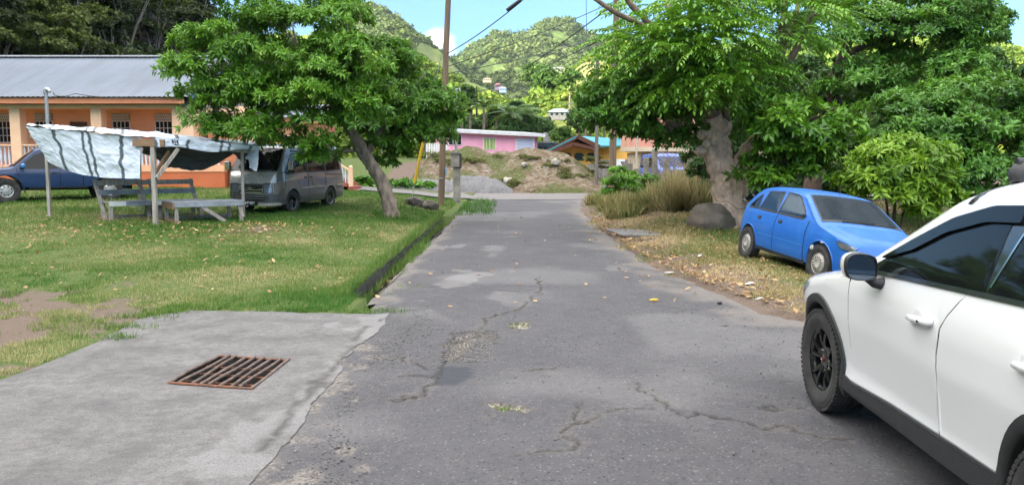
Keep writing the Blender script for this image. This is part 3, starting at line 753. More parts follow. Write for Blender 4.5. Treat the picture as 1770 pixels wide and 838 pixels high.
# ------------------------------------------------------------------ car building
def paint(name, col, coat=1.0, rough=.35, flake=0.0, dirt=None, dscale=3.0, damt=.5, bump=0):
    t = NT(name); n1 = t.noise(dscale, 6, .62); c = col
    if dirt: c = t.mix(t.ramp(n1, [(.48, 0.0), (.72, damt)]), col, dirt)
    r = t.math('ADD', t.math('MULTIPLY', t.noise(2.2, 4), .12), rough - .05)
    nrm = t.bump(t.noise(60, 3), bump, .003) if bump else None
    t.bsdf(col=c, rough=r, coat=coat, coatr=.04, metal=flake, spec=.5, normal=nrm); return t.m
def plastic(name, col, rough=.55): return mat(name, col, tuple(c * .7 for c in col[:3]) + (1,), 20, rough, bump=.15, bscale=300, bdist=.001)
def dark_glass(name, col=(.012, .014, .016), rough=.02):
    t = NT(name); t.bsdf(col=lin(*col), rough=t.math('ADD', t.math('MULTIPLY', t.noise(3, 4), .03), rough), spec=.27, coat=.0, coatr=.02); return t.m
def see_glass(name, tint=(.55, .62, .62), refl=1.0):
    t = NT(name); fr = t.n('ShaderNodeFresnel', {'IOR': 1.6}).outputs[0]
    g = t.n('ShaderNodeBsdfGlossy', {'Color': lin(.62 * refl, .82 * refl, 1.0 * refl), 'Roughness': .03}); tr = t.n('ShaderNodeBsdfTransparent', {'Color': lin(*tint)})
    df = t.n('ShaderNodeBsdfDiffuse', {'Color': lin(.35, .37, .37)})
    m0 = t.n('ShaderNodeMixShader', {0: t.math('MULTIPLY', t.noise(5, 5), .05)}); t.t.links.new(tr.outputs[0], m0.inputs[1]); t.t.links.new(df.outputs[0], m0.inputs[2])
    m1 = t.n('ShaderNodeMixShader', {0: t.math('MULTIPLY', fr, .75)}); t.t.links.new(m0.outputs[0], m1.inputs[1]); t.t.links.new(g.outputs[0], m1.inputs[2])
    t.t.links.new(m1.outputs[0], t.out.inputs['Surface']); return t.m
M_BLACKPL = plastic('black trim plastic', lin(.022, .023, .025), .5)
M_RUBBER = mat('tyre rubber', lin(.018, .018, .019), lin(.045, .043, .041), 9, .85, bump=.3, bscale=120, bdist=.002)
M_CHROME = mat('chrome', lin(.7, .7, .7), lin(.6, .6, .6), 8, .12, metal=1)
M_SILVER = mat('silver wheel paint', lin(.55, .55, .55), lin(.42, .41, .4), 10, .38, metal=.6)
M_GREYRIM = mat('dusty wheel cover', lin(.42, .41, .38), lin(.27, .25, .22), 8, .6)
M_BLKGLOSS = paint('gloss black', lin(.008, .008, .009), 1, .2)
M_DARK = mat('dark void', lin(.006, .006, .006), lin(.012, .012, .012), 4, .95)
M_GLASSD = dark_glass('tinted glass', (.006, .007, .008))
M_LAMP = see_glass('lamp lens', (.85, .88, .9))
M_PLATE = mat('black number plate', lin(.012, .012, .013), None, 8, .4)
M_WHITELET = mat('white lettering', lin(.75, .75, .75), None, 8, .5)

class Car:
    """a body surface given by its silhouette, its plan and its flank"""
    def __init__(s, top, half, prof, crown, base, arches, n=2.6, sm=.05):
        s.tp = sorted(top); s.hf = sorted(half); s.pf = sorted(prof); s.cr = sorted(crown); s.bs = sorted(base); s.ar = arches; s.n = n; s.sm = sm
        s.x0, s.x1 = s.tp[0][0], s.tp[-1][0]
    def _i(s, pts, x, sm=None):
        sm = s.sm if sm is None else sm; x = np.asarray(x, float); a = [p[0] for p in pts]; b = [p[1] for p in pts]
        if sm == 0: return np.interp(x, a, b)
        r = 0
        for k, w in ((-1, .25), (-.5, .2), (0, .1), (.5, .2), (1, .25)): r = r + w * np.interp(np.clip(x + k * sm, s.x0, s.x1) if pts is s.tp else x + k * sm, a, b)
        return r
    def T(s, x): return s._i(s.tp, x)
    def h(s, x): return s._i(s.cr, x)
    def y(s, x, z):
        """half-width of the flank"""
        y = s._i(s.hf, x, .08) + np.interp(z, [p[0] for p in s.pf], [p[1] for p in s.pf])
        T, h = s.T(x), s.h(x); u = np.clip((np.asarray(z) - (T - h)) / h, 0, 1)
        yb = s._i(s.hf, x, .08) + np.interp(np.minimum(z, T - h), [p[0] for p in s.pf], [p[1] for p in s.pf])
        return np.where(u > 0, yb * (1 - u ** s.n) ** (1 / s.n), y)
    def tz(s, x, y):
        T, h = s.T(x), s.h(x); yb = s._i(s.hf, x, .08) + np.interp(T - h, [p[0] for p in s.pf], [p[1] for p in s.pf])
        return T - h + h * (1 - np.clip(np.abs(y) / yb, 0, 1) ** s.n) ** (1 / s.n)
    def B(s, x):
        b = float(s._i(s.bs, x))
        for (xc, zc, r) in s.ar:
            if abs(x - xc) < r: b = max(b, zc + math.sqrt(r * r - (x - xc) ** 2))
        return b
    def body(s, name, m, parent, holes=None, ns=16, nc=9, step=.04, thick=.2):
        xs = list(np.arange(s.x0, s.x1, step)) + [s.x1, s.x0 + .008, s.x1 - .008, s.x0 + .02, s.x1 - .02]
        for (xc, zc, r) in s.ar: xs += [xc + r * .9999 * math.cos(a) for a in np.linspace(0, math.pi, 25)]
        xs = sorted(set(round(v, 4) for v in xs)); rows = []
        for x in xs:
            b = s.B(x); T, h = float(s.T(x)), float(s.h(x)); zt = max(T - h, b + .02); r = []
            yo = float(s.y(x, b)); r += [(x, 0, max(b, .33)), (x, max(yo - thick, .05), max(b, .33)), (x, max(yo - .03, .05), b)]
            for k in range(ns + 1):
                z = b + (zt - b) * k / ns; r.append((x, float(s.y(x, z)), z))
            yb = float(s.y(x, zt)); T = max(T, zt + .005)
            for k in range(1, nc + 1):
                a = math.pi / 2 * k / nc; r.append((x, yb * math.cos(a) ** (2 / s.n), zt + (T - zt) * math.sin(a) ** (2 / s.n)))
            rows.append(r)
        L = len(rows[0]); v = []; f = []
        for r in rows:
            v += r; v += [(p[0], -p[1], p[2]) for p in r]
        for i in range(len(rows) - 1):
            for j in range(L - 1):
                a = i * 2 * L + j; b = a + 2 * L
                for off, fl in ((0, False), (L, True)):
                    q = (a + off, a + 1 + off, b + 1 + off, b + off)
                    if holes:
                        c = [sum(v[k][e] for k in q) / 4 for e in range(3)]
                        if holes(c, j - 3 >= ns, -1 if fl else 1): continue
                    f.append(q[::-1] if fl else q)
        for i in (0, len(rows) - 1):
            for j in range(L - 1):
                a = i * 2 * L + j; f.append((a, a + L, a + L + 1, a + 1))
        mb = MB(); mb.add(v, f); return mb.build(name, m, parent, 38)
    def side(s, topl, botl, sg=1, off=.004, nx=16, nz=8, sk=.014, mb=None):
        mb = mb or MB(); xs = sorted(set([p[0] for p in topl] + [p[0] for p in botl] + list(np.linspace(max(topl[0][0], botl[0][0]), min(topl[-1][0], botl[-1][0]), nx))))
        lo, hi = max(topl[0][0], botl[0][0]), min(topl[-1][0], botl[-1][0]); xs = [x for x in xs if lo <= x <= hi]; rows = []
        for x in xs:
            zt = np.interp(x, [p[0] for p in topl], [p[1] for p in topl]); zb = np.interp(x, [p[0] for p in botl], [p[1] for p in botl])
            rows.append([(x, sg * (float(s.y(x, zb + (zt - zb) * k / nz)) + off), zb + (zt - zb) * k / nz) for k in range(nz + 1)])
        mb.grid(rows)
        if sk:
            per = [r[0] for r in rows] + rows[-1][1:] + [r[-1] for r in rows[::-1]][1:] + rows[0][::-1][1:-1]
            inn = [(p[0], p[1] - sg * sk, p[2]) for p in per]; n = len(per); mb.add(per + inn, [(i, (i + 1) % n, n + (i + 1) % n, n + i) for i in range(n)])
        return mb
    def line(s, pts, w=.01, sg=1, off=.003, mb=None, d=.04):
        """a thin strip on the flank along a polyline in (x, z)"""
        mb = mb or MB(); q = dens2(pts, d); rows = []
        for i, p in enumerate(q):
            a, b = q[max(i - 1, 0)], q[min(i + 1, len(q) - 1)]; t = Vector((b[0] - a[0], b[1] - a[1])).normalized(); nn = Vector((-t.y, t.x)) * w / 2; r = []
            for e in (-1, 1):
                x, z = p[0] + e * nn.x, p[1] + e * nn.y; r.append((x, sg * (float(s.y(x, z)) + off), z))
            rows.append([(r[0][0], r[0][1] - sg * .012, r[0][2])] + r + [(r[1][0], r[1][1] - sg * .012, r[1][2])])
        mb.grid(rows); return mb
    def arch(s, xc, zc, r0, r1, a0, a1, sg=1, off=.006, n=30, mb=None):
        mb = mb or MB(); rows = []
        for k in range(n + 1):
            a = R(a0 + (a1 - a0) * k / n); r = []
            for rad, o in ((r0 - .004, -.10), (r0, off - .01), (r0 + .006, off), ((r0 + r1) / 2, off + .004), (r1 - .005, off), (r1, off - .02)):
                x, z = xc + rad * math.cos(a), zc + rad * math.sin(a); r.append((x, sg * (float(s.y(x, max(z, .2))) + o), z))
            rows.append(r)
        mb.grid(rows); return mb
    def top(s, xa, xb, ya, yb, off=.004, nx=12, ny=16, sk=.01, mb=None):
        """panel lying on the upper surface; ya, yb are half-widths at xa and xb"""
        mb = mb or MB(); rows = []
        for i in range(nx + 1):
            x = xa + (xb - xa) * i / nx; w = ya + (yb - ya) * i / nx
            rows.append([(x + off * .5, y, float(s.tz(x, y)) + off) for y in np.linspace(-w, w, ny + 1)])
        mb.grid(rows); return mb
def dens2(pts, d):
    out = [tuple(pts[0])]
    for a, b in zip(pts[:-1], pts[1:]):
        n = max(1, int(math.hypot(b[0] - a[0], b[1] - a[1]) / d)); out += [(a[0] + (b[0] - a[0]) * k / n, a[1] + (b[1] - a[1]) * k / n) for k in range(1, n + 1)]
    return out
def smooth_line(pts, it=2):
    for _ in range(it):
        q = [pts[0]]
        for a, b in zip(pts[:-1], pts[1:]): q += [(a[0] * .75 + b[0] * .25, a[1] * .75 + b[1] * .25), (a[0] * .25 + b[0] * .75, a[1] * .25 + b[1] * .75)]
        pts = q + [pts[-1]]
    return pts
def text_mesh(name, body, size, m, parent, M, ext=.002, bold=0):
    cu = bpy.data.curves.new(name, 'FONT'); cu.body = body; cu.size = size; cu.extrude = ext; cu.align_x = 'CENTER'; cu.align_y = 'CENTER'; cu.offset = bold
    o = bpy.data.objects.new(name, cu); COL.objects.link(o); dg = bpy.context.evaluated_depsgraph_get(); me = bpy.data.meshes.new_from_object(o.evaluated_get(dg))
    bpy.data.objects.remove(o); me.transform(M); me.materials.clear(); me.materials.append(m); return link(name, me, parent)
def wheel(parent, x, y, r, w, rr, style, sg=1, rim_m=None, steer=0):
    """tyre and rim, the outer face towards sg*y"""
    o = bpy.data.objects.new('wheel', None); COL.objects.link(o); o.parent = parent; o.location = (x, y - sg * w / 2, r); o.rotation_euler = (0, 0, steer if sg > 0 else math.pi + steer)
    tr = MB(); hw = w / 2
    pf = [(rr, -hw * .8), (rr + .02, -hw * .92), ((r + rr) / 2, -hw), (r - .03, -hw * .93), (r - .008, -hw * .8)]
    for g in range(-3, 4):
        c = g * hw * .22; pf += [(r, c - hw * .08), (r, c + hw * .08)] + ([(r - .007, c + hw * .085), (r - .007, c + hw * .135)] if g < 3 else [])
    pf += [(r - .008, hw * .8), (r - .022, hw * .9), (r - .03, hw * .955), (r - .036, hw * .95), ((r + rr) / 2 + .006, hw), ((r + rr) / 2 - .006, hw * 1.0), (rr + .028, hw * .93), (rr + .02, hw * .9), (rr, hw * .84), (rr - .012, hw * .8)]
    tr.lathe(pf, 48, axis='Y'); n = 64                                       # tread blocks at the shoulders
    for e in (-1, 1):
        for k in range(n):
            a = 2 * math.pi * k / n; c = Vector((math.cos(a) * (r - .012), e * hw * .86, math.sin(a) * (r - .012))); tr.box(c, (.022, hw * .2, r * .065), mat=Matrix.Rotation(-a, 3, 'Y'))
    tr.build('tyre', M_RUBBER, o, 35)
    rim = MB(); yo = hw * .80
    rim.lathe([(rr - .004, -hw * .8), (rr - .03, -hw * .5), (rr - .045, 0), (rr - .03, yo - .02), (rr - .006, yo), (rr + .006, yo + .004), (rr + .004, yo - .004)], 40, axis='Y')
    rim.lathe([(.0, -.01), (rr - .05, -.01)], 24, axis='Y')
    rm = rim_m
    if style == 'split':
        for k in range(5):
            for e in (-1, 1):
                a0 = 2 * math.pi * k / 5 + .3; pts = []; q = []
                for i in range(7):
                    t = i / 6; rad = .045 + (rr - .06) * t; a = a0 + e * (.09 + .20 * t ** .7)
                    pts.append((Vector((math.cos(a) * rad, yo - .012 - .035 * (1 - t) ** 2 + .01 * math.sin(t * 3), math.sin(a) * rad)), .019 - .006 * t))
                rows = []
                for i, (p, wd) in enumerate(pts):
                    a_, b_ = pts[max(i - 1, 0)][0], pts[min(i + 1, 6)][0]; t = (b_ - a_).normalized(); s_ = t.cross(Vector((0, 1, 0))).normalized()
                    rows.append([p - s_ * wd + Vector((0, -.03, 0)), p - s_ * wd, p + Vector((0, .007, 0)), p + s_ * wd, p + s_ * wd + Vector((0, -.03, 0))])
                rim.grid(rows)
        rim.lathe([(.062, yo - .06), (.06, yo - .03), (.04, yo - .022), (.0, yo - .02)], 20, axis='Y')
        rim.build('rim', rm, o, 35)
        ac = MB()
        for k in range(5):
            a0 = 2 * math.pi * k / 5 + .3 + math.pi / 5
            ac.tube([(math.cos(a0 + d) * ra, yo - .05 + .012, math.sin(a0 + d) * ra) for d, ra in ((-.42, .125), (-.22, .083), (0, .07), (.22, .083), (.42, .125))], [.005, .008, .009, .008, .005], 6)
        ac.build('rim_accent', M_CHROME, o, 40)
        hb = MB(); hb.lathe([(.02, yo - .022), (.019, yo - .012), (.0, yo - .010)], 16, axis='Y'); hb.build('centre_cap', mat('red cap', lin(.12, .02, .018), None, 5, .4), o, 40)
    elif style == 'mesh':
        rim.lathe([(rr - .02, yo - .012), (rr - .05, yo - .002), (.1, yo + .014), (.05, yo + .016), (.048, yo + .006), (.0, yo + .006)], 40, axis='Y'); rim.build('rim', rm, o, 35)
        sl = MB()
        for k in range(26):
            a = 2 * math.pi * k / 26
            for r0, r1, w0 in ((.12, .152, .010), (.160, .192, .012)):
                if r1 > rr - .015: continue
                rm_ = (r0 + r1) / 2; yy = yo + .014 - .016 * (rm_ - .1) / (rr - .15); sl.box((math.cos(a + (.12 if r0 > .15 else 0)) * rm_, yy, math.sin(a + (.12 if r0 > .15 else 0)) * rm_), (r1 - r0, .006, w0), mat=Matrix.Rotation(-(a + (.12 if r0 > .15 else 0)), 3, 'Y'))
        for k in range(13):
            a = 2 * math.pi * k / 13; sl.box((math.cos(a) * .09, yo + .0155, math.sin(a) * .09), (.036, .005, .012), mat=Matrix.Rotation(-a, 3, 'Y'))
        sl.build('slots', M_DARK, o)
    elif style == 'spoke':
        for k in range(12):
            a = 2 * math.pi * k / 12; p = Vector((math.cos(a), 0, math.sin(a))); rim.beam(p * .05 + Vector((0, yo - .035, 0)), p * (rr - .01) + Vector((0, yo - .012, 0)), .018, .02, (0, 1, 0))
        rim.lathe([(.06, yo - .05), (.058, yo - .025), (.0, yo - .02)], 20, axis='Y'); rim.build('rim', rm, o, 35)
        lp = MB(); lp.lathe([(rr - .008, yo - .004), (rr + .004, yo + .008), (rr + .006, yo)], 40, axis='Y'); lp.build('rim_lip', M_SILVER, o, 35)
    else:
        rim.lathe([(rr - .03, yo - .03), (rr - .07, yo - .005), (.09, yo - .01), (.085, yo + .03), (.04, yo + .04), (.0, yo + .04)], 32, axis='Y'); rim.build('rim', rm, o, 35)
        sl = MB()
        for k in range(8):
            a = 2 * math.pi * (k + .5) / 8; sl.lathe([(.02, 0), (.0, .001)], 10, c=(math.cos(a) * (rr - .062), yo - .004, math.sin(a) * (rr - .062)), axis='Y')
        sl.pieces('slot', M_DARK, o)
    return o
def underbody(parent, x0, x1, w, z0=.22, z1=.6):
    mb = MB(); mb.box(((x0 + x1) / 2, 0, (z0 + z1) / 2), (x1 - x0, w, z1 - z0)); return mb.build('underbody', M_DARK, parent, bevel=.03)
def place(o, x, y, z, heading, pitch=0, roll=0):
    """heading: angle of the nose from +Y towards +X; pitch nose-up, roll right-side-down"""
    o.matrix_world = Matrix.Translation((x, y, z)) @ Matrix.Rotation(math.pi / 2 - heading, 4, 'Z') @ Matrix.Rotation(-pitch, 4, 'Y') @ Matrix.Rotation(roll, 4, 'X')

# ------------------------------------------------------------------ white SUV (nearest, on the right)
M_WHITE = paint('pearl white paint', lin(.74, .745, .75), 1, .3)
suv = thing('parked_car', 'white sport utility car with black wheels and black lower cladding, nearest to the viewer', 'car')
X = Car(top=[(-3.58, .95), (-3.56, 1.12), (-3.4, 1.36), (-3.1, 1.56), (-2.6, 1.66), (-2.1, 1.695), (-1.75, 1.685), (-1.45, 1.615), (-1.2, 1.48), (-.55, 1.115), (-.4, 1.075), (0, 1.03), (.45, .96), (.72, .86), (.86, .72), (.9, .60), (.91, .5)],
        half=[(-3.6, .62), (-3.5, .78), (-3.2, .88), (-2.7, .915), (-1.2, .905), (-.2, .915), (.3, .905), (.55, .86), (.75, .74), (.88, .52), (.93, .35)],
        prof=[(.2, -.07), (.3, -.03), (.37, -.035), (.45, -.045), (.58, -.03), (.75, -.006), (.92, 0), (1.0, -.006), (1.1, -.03), (1.2, -.065), (1.4, -.15), (1.6, -.245), (1.7, -.29)],
        crown=[(-3.6, .1), (-3, .13), (-1.6, .12), (-1.2, .14), (-.5, .10), (0, .13), (.5, .16), (.9, .2)],
        base=[(-3.6, .45), (-3.3, .3), (-3.1, .33), (-2.2, .33), (-.5, .31), (.5, .30), (.9, .34)], arches=[(0, .36, .43), (-2.7, .36, .43)], n=3.0)
X.body('body', M_WHITE, suv)
underbody(suv, -3.3, .6, 1.1, .32, .7)
belt = lambda x: np.interp(x, [-3.2, -2.3, -1.0, -.6], [1.20, 1.165, 1.105, 1.085])
sash = [(-3.1, 1.38), (-2.8, 1.475), (-2.45, 1.525), (-2.1, 1.545), (-1.8, 1.53), (-1.5, 1.455), (-1.2, 1.32), (-.9, 1.17), (-.72, 1.095)]
for sg in (1, -1):
    # doors
    fd = [(-1.90, 1.16), (-1.84, 1.08), (-1.745, .97), (-1.72, .80), (-1.725, .60), (-1.74, .41)]
    xs_ = [-1.87, -1.80, -1.745, -1.72]
    top_f = [(-1.895, belt(-1.895)), (-1.5, belt(-1.5)), (-1.0, belt(-1.0)), (-.70, belt(-.7) - .005), (-.575, 1.0)]
    bot_f = [(-1.895, belt(-1.895) - .01), (-1.84, 1.08), (-1.75, .97), (-1.722, .80), (-1.735, .42), (-1.2, .395), (-.62, .37), (-.575, .39)]
    bot_f = [(-1.895, belt(-1.895) - .01), (-1.86, 1.10), (-1.80, 1.03), (-1.745, .95), (-1.722, .82), (-1.718, .415), (-1.2, .395), (-.60, .372), (-.575, .39)]
    d = X.side(top_f, bot_f, sg, .004, 40, 22).build('door', M_WHITE, suv, 40)
    top_r = [(-3.02, 1.13), (-2.95, belt(-2.95)), (-2.4, belt(-2.4)), (-1.905, belt(-1.905)), (-1.87, 1.10), (-1.81, 1.03), (-1.757, .95), (-1.734, .82), (-1.73, .43)]
    bot_r = [(-3.02, 1.0), (-2.9, .92), (-2.75, .84), (-2.5, .78), (-2.34, .66), (-2.27, .52), (-2.25, .43), (-1.73, .417)]
    d2 = X.side(top_r, bot_r, sg, .004, 44, 22).build('door', M_WHITE, suv, 40)
    gap = MB(); X.line(smooth_line([(-1.90, 1.16), (-1.81, 1.03), (-1.745, .95), (-1.725, .82), (-1.724, .415)], 1), .011, sg, .0015, gap); X.line([(-.57, 1.08), (-.565, 1.0), (-.57, .6), (-.59, .365)], .011, sg, .0015, gap)
    X.line([(-2.25, .43), (-2.27, .52), (-2.345, .66), (-2.51, .785), (-2.76, .85)], .01, sg, .0015, gap); gap.pieces('door_gap', M_DARK, suv)
    # glass band, weather shield, chrome line
    sb = [(x, belt(x) + .012) for x in (-3.1, -2.6, -2.1, -1.6, -1.1, -.72)]
    X.side(sash, sb, sg, .006, 60, 14).build('window_frame', M_BLKGLOSS, suv, 40)
    gtop = [(x, z - .03) for x, z in sash if x > -2.02 and x < -.8]; gt = [(-2.03, 1.14 + .05), (-1.98, 1.50)] + [(-1.8, 1.495), (-1.5, 1.425), (-1.2, 1.29), (-.98, 1.175), (-.93, belt(-.93) + .03)]
    gb = [(x, belt(x) + .022) for x in (-2.03, -1.6, -1.2, -.93)]
    X.side(gt, gb, sg, .0095, 40, 10, .006).build('window', M_GLASSD, suv, 40)
    gt2 = [(-2.98, 1.25), (-2.75, 1.42), (-2.45, 1.48), (-2.14, 1.5), (-2.1, 1.3), (-2.06, 1.2)]; gb2 = [(-2.98, belt(-2.98) + .025), (-2.06, belt(-2.06) + .022)]
    X.side(gt2, gb2, sg, .0095, 30, 10, .006).build('window', M_GLASSD, suv, 40)
    X.line([(x, belt(x) + .008) for x in (-3.1, -2.3, -1.5, -.8)], .018, sg, .014).build('belt_strip', mat('dark chrome', lin(.2, .21, .23), lin(.15, .16, .17), 6, .2, metal=.9), suv, 40)
    X.line([(-2.07, 1.20), (-2.12, 1.49)], .012, sg, .014).build('pillar_strip', M_CHROME, suv, 40)
    vis = MB()
    for (a, b) in ((-2.06, -.95), (-2.95, -2.10)):
        pts = [(x, np.interp(x, [p[0] for p in sash], [p[1] for p in sash]) + .012) for x in np.linspace(a, b, 24)]
        X.side(pts, [(x, z - (.075 if a > -2.2 else .08) * min(1, abs(x - b) * 3 + .15)) for x, z in pts], sg, .026, 24, 4, .02, vis)
    vis.pieces('rain_shield', M_GLASSD, suv, 50)
    # cladding
    cl = MB(); top = [(-2.245, .432), (-1.9, .424), (-1.2, .40), (-.60, .366), (-.46, .38)]; X.side(top, [(-2.29, .315), (-2.2, .315), (-.6, .275), (-.42, .285)], sg, .012, 30, 5, .03, cl); cl.build('sill_cladding', M_BLACKPL, suv, 40)
    ed = MB(); X.line([(x, z + .002) for x, z in top[:-1]], .014, sg, .016, ed); ed.build('sill_edge', M_BLKGLOSS, suv, 40)
    for xc in (0, -2.7): X.arch(xc, .36, .405, .475, -25 if xc == 0 else -22, 197, sg, .012).build('arch_cladding', M_BLACKPL, suv, 50)
    # handles
    for hx in (-1.545, -2.50):
        cup = MB(); cup.ell((hx + .03, sg * (float(X.y(hx, .95)) - .003), .955), (.075, .012, .052), 20, 10); c_o = cup.build('handle_cup', mat('white recess', lin(.55, .555, .56), None, 6, .35), suv, 60)
        hd = MB(); pts = [(hx + .10, sg * (float(X.y(hx + .1, .94)) + .008), .948), (hx + .07, sg * (float(X.y(hx, .95)) + .03), .952), (hx, sg * (float(X.y(hx, .95)) + .036), .957), (hx - .08, sg * (float(X.y(hx, .95)) + .034), .962), (hx - .125, sg * (float(X.y(hx, .95)) + .02), .966), (hx - .138, sg * (float(X.y(hx, .95)) + .004), .967)]
        hd.tube(pts, [.014, .017, .018, .021, .021, .014], 10); ho = hd.build('handle', M_WHITE, suv, 60)
        MB().lathe([(.007, sg * .0), (.007, sg * .003), (.0, sg * .003)], 10, c=(hx - .085, sg * (float(X.y(hx, .95)) + .056), .962), axis='Y').build('keyhole', M_DARK, ho)
    # mirror
    mx, mz = -.985, 1.155; my = sg * 1.02
    ms = MB()
    for i in range(9):
        t = i / 8; k = math.sin(math.pi * min(1, .14 + t * .9)) ** .6 if t < 1 else .98
    prof_ = [(.10, .25), (.085, .62), (.05, .88), (.0, 1.0), (-.04, 1.0)]
    out = [(-.088, -.045), (-.084, .038), (-.058, .07), (.03, .083), (.08, .066), (.094, .018), (.084, -.044), (.054, -.076), (-.034, -.078), (-.075, -.068)]
    rows = [[(mx + px_, my + sg * oy * sc, mz + oz * sc) for oy, oz in smooth_closed(out)] for px_, sc in prof_] if False else None
    oc = []
    for a, b in zip(out, out[1:] + out[:1]): oc += [(a[0] * .75 + b[0] * .25, a[1] * .75 + b[1] * .25), (a[0] * .25 + b[0] * .75, a[1] * .25 + b[1] * .75)]
    oc.append(oc[0])
    shell = MB().grid([[(mx + px_, my + sg * oy * sc, mz + oz * sc) for oy, oz in oc] for px_, sc in prof_])
    mo = shell.build('mirror', M_WHITE, suv, 50)
    blk = MB().grid([[(mx + px_, my + sg * oy * sc, mz + oz * sc) for oy, oz in oc] for px_, sc in ((-.04, 1.003), (-.075, .99), (-.082, .95), (-.06, .90))]); blk.build('mirror_rim', M_BLACKPL, mo, 50)
    face = MB().add([(mx - .062 + .07 * oz, my + sg * oy * .91, mz + oz * .91) for oy, oz in oc[:-1]], [tuple(range(len(oc) - 1))]); face.build('mirror_glass', mat('mirror silver', lin(.14, .155, .175), lin(.11, .125, .145), 3, .03, metal=1), mo)
    st = MB(); st.tube([(mx - .02, my - sg * .045, mz - .06), (mx - .03, my - sg * .085, mz - .095), (mx - .03, sg * (float(X.y(-1.0, 1.06)) - .02), 1.055)], [.026, .028, .042], 12); st.build('mirror_stalk', M_BLACKPL, mo, 50)
    # lamps
    X.side([(.25, .88), (.42, .865), (.62, .80), (.74, .74)], [(.25, .865), (.4, .79), (.60, .72), (.74, .70)], sg, .006, 14, 4, .006).build('headlight', M_LAMP, suv, 40)
    wheel(suv, 0, sg * .905, .36, .235, .232, 'split', sg, M_BLKGLOSS, R(2)); wheel(suv, -2.7, sg * .905, .36, .235, .232, 'split', sg, M_BLKGLOSS)
X.top(-.60, -1.36, .68, .545, .005, 14, 16).build('windshield', M_GLASSD, suv, 40)
X.top(-3.14, -3.46, .60, .66, .006, 10, 16).build('rear_window', M_GLASSD, suv, 40)
for sg in (1, -1): X.side([(-3.55, 1.04), (-3.42, 1.06), (-3.2, 1.02)], [(-3.55, .93), (-3.42, .92), (-3.2, .98)], sg, .008, 12, 4, .006).build('tail_lamp', mat('red tail lens', lin(.30, .012, .012), None, 6, .15), suv, 40)
# roof bar feet with the cross bar
for bar_x in (-1.74,):
    for sg in (1, -1):
        f_ = MB(); zr_ = float(X.tz(bar_x, .56)); f_.tube([(bar_x + .02, sg * .50, zr_ + .07), (bar_x + .01, sg * .545, zr_ + .055), (bar_x, sg * .585, zr_ + .02), (bar_x - .01, sg * .60, zr_ - .01)], [.05, .062, .055, .03], 12)
        ft = f_.build('roof_bar_foot', M_BLACKPL, suv, 50)
        stp = MB(); stp.grid([[(bar_x + .10 + .018 * e + .12 * t, sg * (float(X.y(bar_x + .1, z_)) + .007) if z_ < 1.6 else sg * .60, z_) for e in (-1, 1)] for t, z_ in ((.0, 1.625), (.25, 1.59), (.55, 1.56), (.8, 1.535))]); stp.build('roof_strap', M_BLACKPL, suv)
    cb = MB(); cb.tube([(bar_x, y_, float(X.tz(bar_x, 0)) + .06) for y_ in np.linspace(-.6, .6, 9)], .022, 8); cb.build('roof_bar', M_BLACKPL, suv, 50)
X.top(.3, .02, .70, .76, .003, 4, 10) if False else None
place(suv, 3.07, 5.3, 0, R(4))

# ------------------------------------------------------------------ old blue hatchback on the verge
M_BLUE = paint('faded blue paint', lin(.004, .105, .43), .25, .48, dirt=lin(.015, .16, .50), dscale=4, damt=.6)
hb = thing('parked_car', 'old bright blue five-door hatchback parked on the sloping verge', 'car')
Hc = Car(top=[(-2.93, .72), (-2.90, .90), (-2.55, 1.20), (-2.35, 1.315), (-2.1, 1.35), (-1.5, 1.37), (-1.0, 1.335), (-.85, 1.30), (-.22, .93), (-.12, .89), (.2, .82), (.55, .74), (.68, .66), (.72, .55), (.73, .45)],
         half=[(-2.95, .60), (-2.85, .70), (-2.5, .765), (-1.6, .79), (-.3, .79), (.2, .775), (.5, .73), (.68, .62), (.74, .5)],
         prof=[(.2, -.05), (.35, -.015), (.52, .0), (.6, .003), (.7, -.004), (.85, -.03), (.95, -.06), (1.1, -.115), (1.25, -.17), (1.35, -.21)],
         crown=[(-2.95, .08), (-2.3, .1), (-1, .1), (-.25, .09), (.4, .1), (.7, .1)], base=[(-2.9, .40), (-2.75, .27), (.4, .22), (.7, .26)], arches=[(0, .285, .335), (-2.365, .285, .335)], n=3.2)
hb_sash = [(-2.46, 1.12), (-2.2, 1.245), (-1.8, 1.285), (-1.2, 1.27), (-1.0, 1.235), (-.6, 1.02)]
hb_belt = lambda x: np.interp(x, [-2.6, -1.4, -.5], [.915, .895, .875])
WIN = [([(-2.60, .935), (-2.52, 1.0), (-2.36, 1.13), (-2.27, 1.18), (-2.20, hb_belt(-2.2) + .035)], [(-2.60, .93), (-2.20, hb_belt(-2.2) + .02)]),
       ([(-2.16, hb_belt(-2.16) + .03), (-2.08, 1.235), (-1.55, 1.265), (-1.50, hb_belt(-1.5) + .03)], [(-2.16, hb_belt(-2.1) + .02), (-1.50, hb_belt(-1.5) + .02)]),
       ([(-1.46, hb_belt(-1.46) + .03), (-1.42, 1.265), (-1.1, 1.25), (-.97, 1.205), (-.66, 1.0), (-.62, hb_belt(-.62) + .03)], [(-1.46, hb_belt(-1.46) + .02), (-.62, hb_belt(-.62) + .02)])]
def hb_hole(c, crown, sg):
    x, y, z = c
    if crown or z > .93:
        if -.84 < x < -.26 and abs(y) < np.interp(x, [-.84, -.26], [.56, .66]): return True
    for t_, b_ in WIN:
        if b_[0][0] + .03 < x < b_[-1][0] - .02 and z > np.interp(x, [p[0] for p in b_], [p[1] for p in b_]) + .02 and z < np.interp(x, [p[0] for p in t_], [p[1] for p in t_]) - .015 and abs(y) > .45: return True
    return -2.82 < x < -2.42 and z > 1.0 and abs(y) < .5
Hc.body('body', M_BLUE, hb, hb_hole, step=.03)
underbody(hb, -2.75, .5, 1.05, .2, .42)
